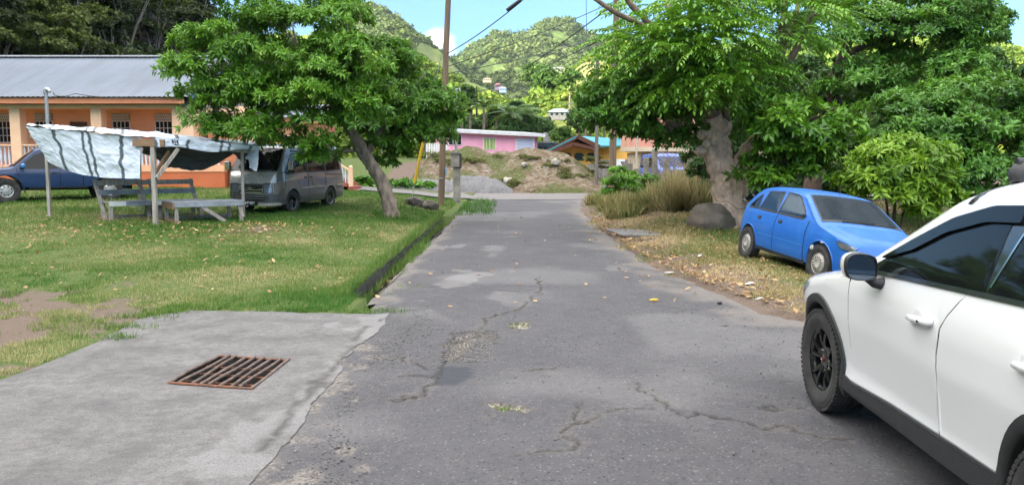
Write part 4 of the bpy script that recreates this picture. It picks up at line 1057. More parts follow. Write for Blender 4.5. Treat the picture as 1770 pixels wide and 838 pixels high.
M_HGL = see_glass('car glass', (.10, .18, .19), .5); M_HGS = see_glass('side glass', (.07, .09, .11), 1.2)
for sg in (1, -1):
    Hc.side([(-1.43, .86), (-1.0, .86), (-.56, .85), (-.50, .80), (-.46, .6)], [(-1.43, .27), (-1.0, .265), (-.46, .255)], sg, .005, 30, 14).build('door', M_BLUE, hb, 40)
    Hc.side([(-2.38, .862), (-2.2, .865), (-1.45, .86)], [(-2.38, .80), (-2.22, .645), (-2.10, .56), (-2.02, .40), (-2.0, .285), (-1.45, .27)], sg, .005, 30, 14).build('door', M_BLUE, hb, 40)
    gp_ = MB(); Hc.line([(-1.44, .90), (-1.44, .6), (-1.44, .262)], .014, sg, .002, gp_); Hc.line([(-.44, .88), (-.455, .7), (-.455, .5), (-.46, .25)], .022, sg, .002, gp_); gp_.pieces('door_gap', M_DARK, hb)
    dn = MB(); Hc.line([(-2.0, .505), (-1.46, .50)], .012, sg, .008, dn); Hc.line([(-1.42, .50), (-.48, .49)], .012, sg, .008, dn); dn.pieces('door_crease', mat('blue crease', lin(.04, .24, .62), None, 4, .4), hb, 40)
    for t_, b_ in WIN:
        Hc.side(t_, b_, sg, .001, 18, 8, .004).build('window', M_HGS, hb, 40)
        fr_ = MB(); Hc.line(dens2([(b_[0][0], b_[0][1])] + list(t_[0:]) + [(b_[-1][0], b_[-1][1])], .05), .02, sg, .004, fr_); Hc.line([(b_[0][0], b_[0][1] - .004), (b_[-1][0], b_[-1][1] - .004)], .03, sg, .006, fr_); fr_.build('window_seal', M_BLACKPL, hb, 40)
    Hc.line([(-2.02, .262), (-1.2, .25), (-.42, .235)], .075, sg, .004).build('sill', M_BLACKPL, hb, 40)
    for hx in (-1.27, -2.02):
        q = MB(); q.box((hx, sg * (float(Hc.y(hx, .775)) + .004), .775), (.115, .022, .062)); ho = q.build('handle', M_BLACKPL, hb, bevel=.006)
        MB().box((hx, sg * (float(Hc.y(hx, .775)) + .016), .782), (.09, .008, .018)).build('handle_flap', plastic('grey plastic', lin(.10, .11, .13)), ho)
    for xc in (0, -2.365): Hc.arch(xc, .285, .325, .352, -12, 192, sg, .006).build('wheel_arch', M_BLUE, hb, 50)
    Hc.side([(.02, .62), (.09, .62)], [(.02, .595), (.09, .60)], sg, .008, 3, 2).build('side_repeater', mat('clear repeater', lin(.6, .6, .58), None, 5, .2), hb)
    Hc.side([(.36, .685), (.5, .675), (.66, .63)], [(.36, .66), (.46, .565), (.66, .545)], sg, .01, 10, 5, .01).build('headlight', M_LAMP, hb, 40)
    Hc.side([(.37, .67), (.5, .66), (.65, .62)], [(.37, .66), (.46, .58), (.65, .555)], sg, .004, 10, 5, .004).build('lamp_bowl', M_SILVER, hb, 40)
    wheel(hb, 0, sg * .785, .285, .17, .175, 'mesh', sg, M_GREYRIM, R(3)); wheel(hb, -2.365, sg * .785, .285, .17, .175, 'mesh', sg, M_GREYRIM)
    m_ = MB(); m_.box((-.63, sg * (float(Hc.y(-.6, .93)) + .012), .945), (.07, .03, .05)); m_.build('mirror_stub', M_BLACKPL, hb, bevel=.008)
    MB().ell((-.20, sg * (float(Hc.y(-.2, .50)) + .002), .50), (.05, .006, .035), 9, 6, jit=.35, seed=3).build('paint_chip', mat('bare primer', lin(.55, .56, .55), None, 7, .7), hb)
Hc.top(-.24, -.87, .665, .555, .003, 14, 18).build('windshield', M_HGL, hb, 40)
ws = MB(); rows = []
for i in range(25): 
    y_ = -.70 + 1.40 * i / 24; rows.append([(-.20, y_ * .97, float(Hc.tz(-.20, y_ * .97)) + .006), (-.25, y_ * .97, float(Hc.tz(-.25, y_ * .97)) + .008)])
ws.grid(rows); ws.build('windshield_seal', M_BLACKPL, hb, 40)
for sg in (1, -1):
    q = MB(); q.grid([[(x, sg * w_, float(Hc.tz(x, w_)) + .007), (x, sg * (w_ - .022), float(Hc.tz(x, w_ - .022)) + .007)] for x, w_ in zip(np.linspace(-.24, -.87, 10), np.linspace(.675, .565, 10))]); q.build('windshield_seal', M_BLACKPL, hb, 40)
Hc.top(-2.44, -2.80, .52, .58, .002, 8, 12).build('rear_window', M_HGS, hb, 40)
wp = MB()
for y0, y1 in ((-.35, .22), (.05, .58)): wp.beam((-.215, y0, float(Hc.tz(-.215, y0)) + .016), (-.235, y1, float(Hc.tz(-.235, y1)) + .016), .012, .012)
wp.pieces('wiper', M_BLACKPL, hb)
MB().tube([(-.95, 0, float(Hc.tz(-.95, 0))), (-.97, 0, float(Hc.tz(-.95, 0)) + .24)], .004, 6).build('antenna', M_BLACKPL, hb)
# cabin
M_SEAT = mat('dusty seat cloth', lin(.07, .07, .075), lin(.04, .04, .043), 9, .9)
sw = MB()
for k in range(24):
    a, b = 2 * math.pi * k / 24, 2 * math.pi * (k + 1) / 24
    f_ = lambda a: Vector((-.72 + .08 * math.sin(a), -.36 + .18 * math.cos(a), .80 + .165 * math.sin(a)))
    sw.tube([f_(a), f_(b)], .018, 6)
sw.build('steering_wheel', mat('brown wheel cover', lin(.16, .07, .045), None, 9, .7), hb, 50)
for sy in (-.36, .36):
    MB().box((-1.28, sy, .62), (.14, .46, .66), mat=Matrix.Rotation(R(-14), 3, 'Y')).build('seat', M_SEAT, hb, bevel=.05); MB().ell((-1.37, sy, 1.03), (.05, .13, .1), 12, 8).build('headrest', M_SEAT, hb, 60)
MB().box((-.42, 0, .78), (.4, 1.25, .16)).build('dashboard', mat('dash grey', lin(.09, .09, .09), None, 5, .8), hb, bevel=.05)
MB().box((-1.5, 0, .44), (2.2, 1.2, .05)).build('cabin_floor', M_DARK, hb)
MB().ell((-.80, .02, 1.13), (.012, .045, .06), 10, 8).build('hanging_charm', mat('turquoise charm', lin(.15, .5, .65), None, 8, .5), hb); MB().box((-.80, .02, 1.0), (.01, .02, .16)).build('charm_ribbon', mat('cream ribbon', lin(.6, .6, .5), None, 8, .7), hb)
MB().box((.70, 0, .34), (.10, 1.2, .16)).build('bumper', mat('grey bumper', lin(.10, .11, .12), None, 5, .6), hb, bevel=.04)
p_f = Vector((4.33, 13.9)); place(hb, 4.33 + .62 + 2.365 * math.sin(R(9)), 13.98 - 2.365 * math.cos(R(9)), -.10, math.pi - R(9), R(-2.2), R(-7))
# ------------------------------------------------------------------ surfaces seen head-on
def front(s, y, z):
    xs = np.linspace(s.x1 - .001, s.x1 - 1.6, 320); ok = (s.tz(xs, np.minimum(abs(y), s.y(xs, z) - 1e-3)) >= z) & (s.y(xs, z) >= abs(y)) & (s.T(xs) >= z)
    return float(xs[np.argmax(ok)]) if ok.any() else s.x1 - 1.6
def front_patch(s, ys, zs, off=.006, mb=None, sk=.012, ny=8, nz=4):
    """panel on the nose; ys = (y0, y1), zs = (z at bottom, z at top), either may be pairs for a slanted edge"""
    mb = mb or MB(); rows = []
    for i in range(ny + 1):
        t = i / ny; y = ys[0] + (ys[1] - ys[0]) * t; zb = zs[0] if not hasattr(zs[0], '__len__') else zs[0][0] + (zs[0][1] - zs[0][0]) * t; zt = zs[1] if not hasattr(zs[1], '__len__') else zs[1][0] + (zs[1][1] - zs[1][0]) * t
        rows.append([(front(s, y, zb + (zt - zb) * k / nz) + off, y, zb + (zt - zb) * k / nz) for k in range(nz + 1)])
    mb.grid(rows); per = [r[0] for r in rows] + rows[-1][1:] + [r[-1] for r in rows[::-1]][1:] + rows[0][::-1][1:-1]; n = len(per)
    mb.add(per + [(p[0] - sk, p[1], p[2]) for p in per], [(i, (i + 1) % n, n + (i + 1) % n, n + i) for i in range(n)]); return mb

# ------------------------------------------------------------------ grey van under the tree
M_VAN = paint('bronze grey van paint', lin(.17, .155, .145), .9, .28, .3, dirt=lin(.22, .20, .19)); M_VAN2 = paint('dark grey van paint', lin(.085, .088, .097), .8, .34, .25)
M_VSIL = paint('silver van paint', lin(.55, .52, .50), .9, .26, .35); M_VROOF = paint('dark van roof', lin(.03, .045, .075), 1, .2)
van = thing('parked_van', 'bronze and dark grey passenger van with number plate parked under the leaning tree', 'van')
V = Car(top=[(-3.42, 1.70), (-3.38, 1.86), (-3.2, 1.93), (-2.5, 1.97), (-1, 1.975), (-.1, 1.95), (.08, 1.90), (.2, 1.80), (.66, 1.24), (.74, 1.17), (.80, 1.05), (.84, .86), (.86, .7), (.865, .5)],
        half=[(-3.45, .70), (-3.3, .80), (-2.8, .83), (-.2, .845), (.3, .84), (.55, .815), (.72, .76), (.82, .66), (.87, .50)],
        prof=[(.25, -.03), (.4, -.005), (.6, 0), (.95, -.004), (1.1, -.02), (1.3, -.05), (1.6, -.10), (1.85, -.14), (2, -.16)],
        crown=[(-3.4, .10), (0, .11), (.4, .10), (.9, .10)], base=[(-3.4, .42), (-3.2, .30), (.5, .28), (.86, .30)], arches=[(0, .32, .38), (-2.33, .32, .38)], n=3.4, sm=.04)
V.body('body', M_VAN, van, step=.035)
underbody(van, -3.2, .6, 1.2, .24, .6)
for sg in (1, -1):
    bands = MB()
    V.side([(-3.35, .70), (-2.75, .70), (-2.715, .32)], [(-3.35, .42), (-3.2, .32), (-2.715, .31)], sg, .005, 10, 5, .008, bands); V.side([(-1.93, .62), (-1.90, .70), (-.43, .70), (-.40, .62)], [(-1.93, .32), (-.40, .30)], sg, .005, 30, 5, .008, bands); V.side([(.385, .55), (.42, .68), (.68, .66)], [(.385, .32), (.68, .31)], sg, .005, 8, 5, .008, bands)
    bands.pieces('lower_panel', M_VAN2, van, 40)
    mo = MB(); V.line([(-3.3, .70), (-2.74, .70)], .03, sg, .012, mo); V.line([(-1.90, .70), (-.42, .70)], .03, sg, .012, mo); mo.pieces('side_moulding', M_VSIL, van, 40)
    # windows
    W_ = [([(-.88, 1.20), (-.86, 1.66), (-.30, 1.70), (-.12, 1.70), (.32, 1.26), (.34, 1.18)], [(-.88, 1.16), (.0, 1.12), (.34, 1.12)]),
          ([(-2.02, 1.18), (-2.0, 1.68), (-.96, 1.68), (-.93, 1.2)], [(-2.02, 1.15), (-.93, 1.15)]), ([(-3.12, 1.22), (-3.02, 1.66), (-2.12, 1.68), (-2.08, 1.2)], [(-3.12, 1.18), (-2.08, 1.15)])]
    for t_, b_ in W_:
        V.side(t_, b_, sg, .004, 20, 8, .006).build('window', M_GLASSD, van, 40)
        ln = MB(); V.line([b_[0]] + t_ + [b_[-1], b_[0]], .03, sg, .007, ln); ln.build('window_seal', M_BLACKPL, van, 40)
    V.side([(-3.2, 1.79), (-.1, 1.79)], [(-3.2, 1.74), (-.1, 1.74)], sg, .006, 20, 2, .005).build('drip_rail', M_BLACKPL, van, 40)
    gp_ = MB(); V.line([(-.91, 1.72), (-.91, .33)], .014, sg, .006, gp_); V.line([(.36, 1.1), (.40, .9), (.41, .70)], .014, sg, .003, gp_); V.line([(-2.05, 1.72), (-2.05, 1.08), (-1.93, .72)], .014, sg, .003, gp_); V.line([(-3.3, 1.02), (-2.05, 1.06)], .02, sg, .004, gp_); gp_.pieces('door_gap', M_DARK, van)
    for hx in (-.75, -1.08): MB().box((hx, sg * (float(V.y(hx, 1.0)) + .008), 1.0), (.15, .02, .05)).build('handle', M_BLACKPL, van, bevel=.006)
    for xc in (0, -2.33): V.arch(xc, .32, .372, .41, 0, 180, sg, .008).build('wheel_arch', M_VSIL if False else M_VAN2, van, 50)
    wheel(van, 0, sg * .825, .325, .2, .205, 'spoke', sg, M_BLKGLOSS, R(-8)); wheel(van, -2.33, sg * .825, .325, .2, .205, 'spoke', sg, M_BLKGLOSS)
    # nose
    front_patch(V, (sg * .40, sg * .70), (.60, .87), .014).build('headlight', M_LAMP, van, 40); front_patch(V, (sg * .42, sg * .68), (.62, .85), .004).build('lamp_bowl', M_SILVER, van, 40)
    front_patch(V, (sg * .70, sg * .79), (.60, .87), .012).build('turn_signal', mat('smoked signal lens', lin(.25, .22, .18), None, 6, .2), van, 40)
    MB().lathe([(.045, .0), (.04, .02), (.0, .022)], 14, c=(front(V, .55, .46) + .045, sg * .55, .46), axis='X').build('fog_lamp', M_LAMP, van, 40)
    # mirrors on arms
    m_ = MB(); m_.box((.36, sg * 1.01, 1.36), (.10, .17, .27)); mo = m_.build('mirror', M_BLACKPL, van, bevel=.03); MB().box((.412, sg * 1.01, 1.36), (.012, .15, .24)).build('mirror_shell', M_CHROME, mo, bevel=.005)
    MB().tube([(.38, sg * .80, 1.18), (.37, sg * .95, 1.16), (.36, sg * 1.0, 1.24)], .018, 8).build('mirror_arm', M_BLACKPL, mo, 50)
V.top(.655, .13, .725, .655, .012, 18, 60).build('windshield', M_GLASSD, van, 40)
front_patch(V, (-.74, .74), (.885, 1.19), .008, ny=60, nz=16).build('nose_panel', M_VSIL, van, 40)
gb = front_patch(V, (-.39, .39), (.60, .87), .004, ny=10).build('grille', M_DARK, van)
bars = MB()
for z in (.63, .69, .75, .80): front_patch(V, (-.36, .36), (z, z + .012), .018, bars, .01, 10, 1)
front_patch(V, (-.39, .39), (.845, .88), .022, bars, .02, 10, 1); front_patch(V, (-.33, .33), (.60, .615), .022, bars, .02, 10, 1)
for sg in (1, -1): front_patch(V, (sg * .37, sg * .39), (.60, .87), .02, bars, .02, 2, 3)
bars.build('grille_bars', M_CHROME, van, 40)
em = MB(); xe = front(V, 0, .74) + .035
for ry, rz in ((.06, .04), (.028, .04), (.045, .018)):
    em.tube([(xe, ry * math.cos(a), .74 + rz * math.sin(a) + (.012 if rz == .018 else 0)) for a in np.linspace(0, 2 * math.pi, 20)], .006, 6, False)
em.build('emblem', M_CHROME, van, 40)
front_patch(V, (-.80, .80), (.34, .57), .045, ny=20, nz=6, sk=.06).build('bumper', M_VAN2, van, 40)
sl = MB(); front_patch(V, (-.47, .47), (.40, .51), .049, sl, .01, 12, 2); sl.build('bumper_vent', M_DARK, van)
sb_ = MB(); front_patch(V, (-.46, .46), (.445, .46), .055, sb_, .01, 12, 1); front_patch(V, (-.46, .46), (.505, .517), .055, sb_, .01, 12, 1); sb_.pieces('vent_bar', M_SILVER, van)
front_patch(V, (-.78, .78), (.26, .335), .06, ny=18, nz=2, sk=.08).build('bumper_lip', M_VSIL, van, 40)
pl_ = MB(); xp = front(V, 0, .34) + .08; pl_.box((xp, .02, .33), (.012, .50, .12)); po = pl_.build('number_plate', M_PLATE, van, bevel=.004)
text_mesh('plate_number', 'H9401', .115, M_WHITELET, po, Matrix.Translation((xp + .008, .02, .33)) @ Matrix.Rotation(math.pi / 2, 4, 'Z') @ Matrix.Rotation(math.pi / 2, 4, 'X'), .002, .003)
wp = MB()
for y0, y1 in ((-.42, .10), (.15, .60)): wp.beam((front(V, y0, 1.23) + .02, y0, 1.23), (front(V, y1, 1.27) + .02, y1, 1.28), .016, .016)
wp.pieces('wiper', M_BLACKPL, van)
V.top(-3.3, .02, .70, .71, .004, 24, 12).build('roof_panel', M_VROOF, van, 40)
for k in range(7):
    y_ = -.54 + .18 * k; MB().beam((-3.2, y_, float(V.tz(-2, y_)) - .004), (-.1, y_, float(V.tz(-1, y_)) + .006), .03, .012).build('roof_rib', M_VROOF, van)
a_, b_ = gp(508, 367), gp(557, 358); hd = (a_ - b_).to_2d().normalized(); rt = Vector((hd.y, -hd.x))       # rt: to the right of the van
o_ = a_.to_2d() + rt * .83; place(van, o_.x, o_.y, zgf(a_.x, a_.y) - .01, math.atan2(hd.x, hd.y), R(-1.0), 0)

# ------------------------------------------------------------------ blue pickup at the left edge
M_NAVY = paint('navy blue paint', lin(.003, .024, .085), .25, .4, dirt=lin(.008, .035, .09))
pk = thing('parked_pickup', 'dark blue pickup truck half hidden behind the hanging white tarpaulin', 'pickup')
K = Car(top=[(-3.78, .70), (-3.76, .98), (-3.70, 1.0), (-2.12, 1.0), (-2.08, 1.05), (-2.02, 1.55), (-1.95, 1.70), (-1.5, 1.74), (-1.0, 1.73), (-.82, 1.66), (-.24, 1.15), (-.14, 1.11), (.4, 1.07), (.72, 1.0), (.80, .80), (.81, .6)],
        half=[(-3.8, .80), (-2.2, .835), (-.2, .84), (.4, .82), (.65, .76), (.80, .60)], prof=[(.35, -.04), (.5, -.005), (.65, 0), (.9, -.006), (1.0, -.03), (1.2, -.09), (1.5, -.17), (1.7, -.22)],
        crown=[(-3.8, .06), (-2.2, .06), (-2, .1), (-.8, .1), (-.2, .09), (.8, .14)], base=[(-3.8, .62), (-3.5, .50), (.5, .48), (.8, .50)], arches=[(0, .40, .46), (-2.85, .40, .46)], n=3.2, sm=.03)
K.body('body', M_NAVY, pk, step=.04)
underbody(pk, -3.6, .6, .9, .38, .66)
for sg in (1, -1):
    K.side([(-1.42, 1.07), (-1.38, 1.56), (-1.0, 1.56), (-.78, 1.47), (-.42, 1.16), (-.38, 1.09)], [(-1.42, 1.05), (-.38, 1.05)], sg, .005, 20, 8, .006).build('window', M_GLASSD, pk, 40)
    K.side([(-1.95, 1.09), (-1.90, 1.54), (-1.52, 1.56), (-1.49, 1.1)], [(-1.95, 1.06), (-1.49, 1.05)], sg, .005, 10, 8, .006).build('window', M_GLASSD, pk, 40)
    gp_ = MB(); K.line([(-.30, 1.06), (-.36, .8), (-.40, .52)], .014, sg, .003, gp_); K.line([(-1.46, 1.05), (-1.46, .52)], .014, sg, .003, gp_); K.line([(-2.1, .99), (-2.1, .52)], .025, sg, .003, gp_); gp_.pieces('door_gap', M_DARK, pk)
    MB().box((-1.30, sg * (float(K.y(-1.3, .93)) + .008), .93), (.14, .02, .05)).build('handle', M_BLACKPL, pk, bevel=.005)
    m_ = MB(); m_.box((-.46, sg * 1.0, 1.14), (.12, .2, .15)); m_.build('mirror', paint('bright blue mirror', lin(.02, .16, .45), .8, .35), pk, bevel=.04)
    K.line([(-2.2, .47), (-.6, .46)], .05, sg, .05).build('side_step', M_BLACKPL, pk, 40)
    for xc in (0, -2.85): K.arch(xc, .40, .45, .50, 0, 180, sg, .02).build('wheel_arch', M_NAVY, pk, 50)
    f_ = MB(); f_.box((-.50, sg * .70, .42), (.015, .24, .26)); f_.build('mud_flap', M_BLACKPL, pk)
    wheel(pk, 0, sg * .86, .385, .25, .205, 'steel', sg, M_SILVER, R(4)); wheel(pk, -2.85, sg * .86, .385, .25, .205, 'steel', sg, M_SILVER)
K.top(-.24, -.80, .70, .60, .005, 10, 12).build('windshield', M_GLASSD, pk, 40)
bd = MB(); bd.box((-2.95, 0, 1.001), (1.5, 1.42, .012)); bd.build('cargo_bed', M_DARK, pk)
rb = MB(); rb.box((-3.88, 0, .58), (.16, 1.5, .14)); rb.build('rear_bumper', M_BLACKPL, pk, bevel=.02)
wp = MB()
for y0, y1 in ((-.55, .05), (.0, .58)): wp.beam((-.22, y0, float(K.tz(-.22, y0)) + .015), (-.26, y1, float(K.tz(-.26, y1)) + .02), .014, .014)
wp.pieces('wiper', M_BLACKPL, pk); MB().tube([(.05, .74, 1.0), (.04, .76, 1.55)], .004, 5).build('antenna', M_BLACKPL, pk)
a_ = gp(12, 351); th = R(37); hd = Vector((-math.cos(th), -math.sin(th))); rt = Vector((hd.y, -hd.x)); o_ = a_.to_2d() + rt * .86
place(pk, o_.x, o_.y, zgf(a_.x, a_.y) - .01, math.atan2(hd.x, hd.y), R(.0), R(0))

# ------------------------------------------------------------------ small blue and white van beyond the dry grass
M_WBLUE = paint('sky blue paint', lin(.04, .11, .42), .5, .4); M_WWHT = paint('chalk white paint', lin(.6, .6, .62), .6, .4)
fc = thing('parked_van', 'small blue and white minivan seen through the dry grass in front of the peach house', 'van')
Q = Car(top=[(-3.0, 1.3), (-2.9, 1.55), (-2.5, 1.70), (-1, 1.74), (-.2, 1.70), (.0, 1.6), (.45, 1.06), (.62, .98), (.72, .9), (.75, .6)], half=[(-3, .66), (-2.6, .78), (0, .79), (.5, .76), (.75, .55)],
        prof=[(.25, -.04), (.5, 0), (.95, -.01), (1.7, -.16)], crown=[(-3, .1), (.8, .1)], base=[(-3, .4), (-2.8, .28), (.75, .3)], arches=[(0, .29, .33), (-2.1, .29, .33)], n=3.2)
Q.body('body', M_WBLUE, fc, step=.06); underbody(fc, -2.8, .5, 1.1, .22, .5)
front_patch(Q, (-.62, .62), (1.08, 1.56), .006, ny=12, nz=8).build('windshield', dark_glass('blue glass', (.02, .035, .10)), fc, 40); front_patch(Q, (-.70, .70), (.34, .78), .03, ny=12, nz=4).build('bumper', M_WWHT, fc, 40)
for sg in (1, -1):
    front_patch(Q, (sg * .35, sg * .62), (.72, .86), .012).build('headlight', M_LAMP, fc, 40)
    Q.side([(-2.6, 1.1), (-2.4, 1.5), (-.3, 1.52), (.1, 1.2)], [(-2.6, 1.05), (.1, 1.05)], sg, .005, 12, 6, .005).build('window', M_GLASSD, fc, 40)
    for x_ in (0, -2.1): wheel(fc, x_, sg * .77, .29, .16, .17, 'steel', sg, M_SILVER)
front_patch(Q, (-.33, .33), (.74, .84), .012).build('grille', M_DARK, fc)
a_ = P(1158, 330, 36.0); place(fc, a_.x, 36, .62, math.pi - R(6))
# ------------------------------------------------------------------ long orange building with a porch
M_PEACH = mat('peach wall paint', lin(.88, .47, .28), lin(.80, .41, .24), 1.2, .8, bump=.2, bscale=60, bdist=.004)
M_ORANGE = mat('burnt orange wall paint', lin(.60, .165, .065), lin(.52, .14, .052), 1.5, .8, bump=.2, bscale=60, bdist=.004)
M_PEACHL = mat('pale peach trim', lin(.88, .57, .38), lin(.81, .50, .32), 2, .75)
M_FASC = mat('orange fascia', lin(.62, .24, .12), lin(.55, .20, .10), 3, .6)
M_ZINC = mat('grey zinc roofing', lin(.10, .125, .165), lin(.078, .096, .125), .5, .6, metal=0, stretch=(3, .6, 1), bump=.1, bscale=30)
M_RIDGE = mat('pale ridge cap', lin(.5, .5, .5), None, 6, .5)
M_GREYW = mat('grey gable wall', lin(.24, .22, .22), lin(.19, .175, .175), 2, .8)
M_WHITE_P = mat('white paint', lin(.74, .74, .73), lin(.6, .6, .58), 5, .55)
M_PANE = dark_glass('window pane', (.02, .024, .03), .04)
M_TERRA = mat('red step paint', lin(.33, .085, .05), lin(.26, .07, .045), 4, .7)
M_BALW = mat('white baluster', lin(.62, .66, .74), lin(.55, .58, .66), 5, .6)
YB = 31.5; GZ = 1.0
xb = lambda px: (px - 885) * YB / F_PX
hz_ = lambda py: CAM_H + (288 - py) * YB / F_PX
bl = thing('long_building', 'long single-storey peach and orange building with a grey metal roof and columned porch', 'building', (xb(120), YB, GZ))
def bx(name, x0, x1, y0, y1, z0, z1, m, parent=None, bev=0):
    mb = MB(); mb.box(((x0 + x1) / 2, (y0 + y1) / 2, (z0 + z1) / 2), (abs(x1 - x0), abs(y1 - y0), abs(z1 - z0))); o = mb.build(name, m, parent, bevel=bev)
    return o
def wld(o, par):  # keep world placement under a located parent
    o.parent = par; o.matrix_parent_inverse = Matrix.Translation(par.location).inverted(); return o
XL0 = xb(-260); XE = xb(322)
flo = hz_(285); rail = hz_(250); cb_, ct = flo, hz_(184); fas0, fas1 = hz_(184), hz_(173)
wld(bx('porch_base', XL0, xb(390), YB, YB + 2.4, GZ - .6, flo - .28, M_ORANGE), bl)
wld(bx('base_band', XL0, xb(390), YB - .03, YB + 2.4, flo - .28, flo, M_PEACH), bl)
wld(bx('wall', XL0, XE - .3, YB + 2.2, YB + 9, flo, fas1 + .1, M_PEACH), bl)
wld(bx('beam', XL0, XE, YB - .02, YB + .28, ct - .12, fas0 + .02, M_PEACHL), bl)
wld(bx('porch_ceiling', XL0, XE - .05, YB + .26, YB + 2.2, ct - .02, ct + .05, M_PEACHL), bl)
wld(bx('fascia', XL0, xb(334), YB - .5, YB - .44, fas0 + .03, fas1, M_FASC), bl)
for px in (-205, -90, 34, 173, 312):
    wld(bx('column', xb(px - 9), xb(px + 9), YB + .0, YB + .45, flo, ct - .12, M_PEACHL, bev=.015), bl)
# balustrade
wld(bx('hand_rail', XL0, xb(382), YB + .08, YB + .26, rail - .06, rail, M_PEACHL), bl)
proto = None; nb = 0
for px in list(np.arange(-4, 34, 7)) + list(np.arange(44, 163, 7.0)) + list(np.arange(183, 302, 7.0)) + list(np.arange(322, 380, 7.0)):
    if proto is None:
        mb = MB(); h_ = rail - .06 - flo; mb.lathe([(.045, 0), (.045, .03), (.03, .06), (.055, h_ * .35), (.05, h_ * .5), (.028, h_ * .85), (.045, h_ * .93), (.045, h_)], 10); proto = mb.build('baluster', M_BALW, None, 40); o = proto
    else: o = proto.copy(); COL.objects.link(o)
    o.location = Vector((xb(px), YB + .17, flo)) - Vector(bl.location); o.parent = bl; nb += 1
# recess panel under the porch, windows with white grilles and lattice heads
def win(cx, z0, z1, w, y, lattice=True, parent=bl, cols=4, rws=3):
    f = wld(bx('window', cx - w / 2, cx + w / 2, y - .04, y + .05, z0, z1, M_WHITE_P), parent)
    p = bx('pane', cx - w / 2 + .05, cx + w / 2 - .05, y - .055, y - .042, z0 + .05, z1 - .05, M_PANE); wldp(p, f)
    mb = MB()
    for k in range(1, cols): mb.box((cx - w / 2 + .05 + (w - .1) * k / cols, y - .062, (z0 + z1) / 2), (.028, .02, z1 - z0 - .08))
    for k in range(1, rws): mb.box((cx, y - .066, z0 + (z1 - z0) * k / rws), (w - .08, .02, .028))
    wldp(mb.build('glazing_bars', M_WHITE_P, None), f)
    if lattice:
        mb = MB(); mb.box((cx, y - .02, z1 + .16), (w, .03, .30)); wldp(mb.build('lattice_panel', mat('lattice block', lin(.22, .20, .18), lin(.5, .48, .45), 60, .8, contrast=(.47, .53)), None), f)
        l = MB()
        for k in range(int(w / .08)): 
            for e in (-1, 1): l.beam((cx - w / 2 + k * .08 + (0 if e > 0 else .08), y - .045, z1 + .03), (cx - w / 2 + k * .08 + (.08 if e > 0 else 0), y - .045, z1 + .29), .012, .02)
        wldp(l.build('lattice_bars', M_WHITE_P, None), f)
    return f
def wldp(o, par):
    o.parent = par; o.matrix_parent_inverse = par.matrix_basis.inverted() if par.parent is None else Matrix.Identity(4); return o
xw = lambda px: (px - 885) * (YB + 2.2) / F_PX
zw = lambda py: CAM_H + (288 - py) * (YB + 2.2) / F_PX
for px in (15, 85, 217, 290): win(xw(px), zw(248), zw(210), .78, YB + 2.2)
wld(bx('door', xw(130), xw(158), YB + 2.13, YB + 2.19, flo, zw(212), mat('dark wood door', lin(.12, .06, .03), None, 6, .6)), bl)
# main roof: corrugated sheet, real waves
def corrugated(name, x0, x1, ya, za, yb, zb, m, pitch=.16, amp=.022, skew=0):
    n = int((x1 - x0) / pitch * 6); xs = np.linspace(x0, x1, n); w = amp * np.sin(xs / pitch * 2 * math.pi)
    v = []; 
    for t in (0, .34, .345, .67, .675, 1):
        for i, x in enumerate(xs): v.append((x + skew * t, ya + (yb - ya) * t, za + (zb - za) * t + w[i] + (.012 if t in (.345, .675) else 0)))
    i = np.arange(6 * n).reshape(6, n); F = np.stack([i[:-1, :-1], i[:-1, 1:], i[1:, 1:], i[1:, :-1]], -1).reshape(-1, 4)
    return from_np(name, v, F, m, smooth=True)
zr0 = fas1 + .03; yr = YB + 4.7; zr1 = CAM_H + (288 - 104) * yr / F_PX; xr0, xr1 = XL0 - 2, (338 - 885) * (YB - .6) / F_PX
ro = wld(corrugated('roof', xr0, xr1, YB - .62, zr0, yr, zr1, M_ZINC, .2, .011), bl)
wld(corrugated('roof', xr0, xr1, yr + .02, zr1, YB + 10, zr0 - .2, M_ZINC, .2, .011), bl)
mb = MB(); mb.beam((xr0, yr, zr1 + .05), (xr1, yr, zr1 + .05), .34, .06); wld(mb.build('ridge_cap', M_RIDGE, None), bl)
mb = MB(); mb.prism([(xr1 - .25, YB - .3, zr0 + .02), (xr1 - .25, yr, zr1 - .1), (xr1 - .25, YB + 9.6, zr0 + .02)], (.12, 0, 0)); wld(mb.build('gable', M_GREYW, None), bl)
mb = MB(); mb.beam((xr1, YB - .64, zr0 - .02), (xr1, yr, zr1 + .0), .06, .2); wld(mb.build('barge_board', mat('blue barge board', lin(.08, .16, .30), None, 5, .5), None), bl)
# entrance wing behind the tree: chamfered opening, lower roof
XW0, XW1 = XE - .02, xb(446); z_o = hz_(200)
wld(bx('wing_column', XW0, XW0 + .45, YB - .02, YB + .5, flo, hz_(192), M_PEACHL, bev=.01), bl)
mb = MB(); a0, a1 = XW0 + .45, XW1 - .4; zt = hz_(186)
mb.prism([(XW0, YB - .03, zt), (XW1, YB - .03, zt), (XW1, YB - .03, flo), (XW1 - .4, YB - .03, flo), (XW1 - .4, YB - .03, z_o - .5), (XW1 - .9, YB - .03, z_o), (XW0 + .95, YB - .03, z_o), (XW0 + .45, YB - .03, z_o - .5), (XW0 + .45, YB - .03, flo), (XW0, YB - .03, flo)], (0, .22, 0)); wld(mb.build('arch_front', M_PEACHL, None), bl)
wld(bx('wall', XW0, xb(404), YB + 2.6, YB + 4, flo, zt, M_PEACH), bl)
wld(bx('fascia', XW0 - .1, xb(412), YB - .10, YB - .05, hz_(188), hz_(176), M_GREYW), bl)
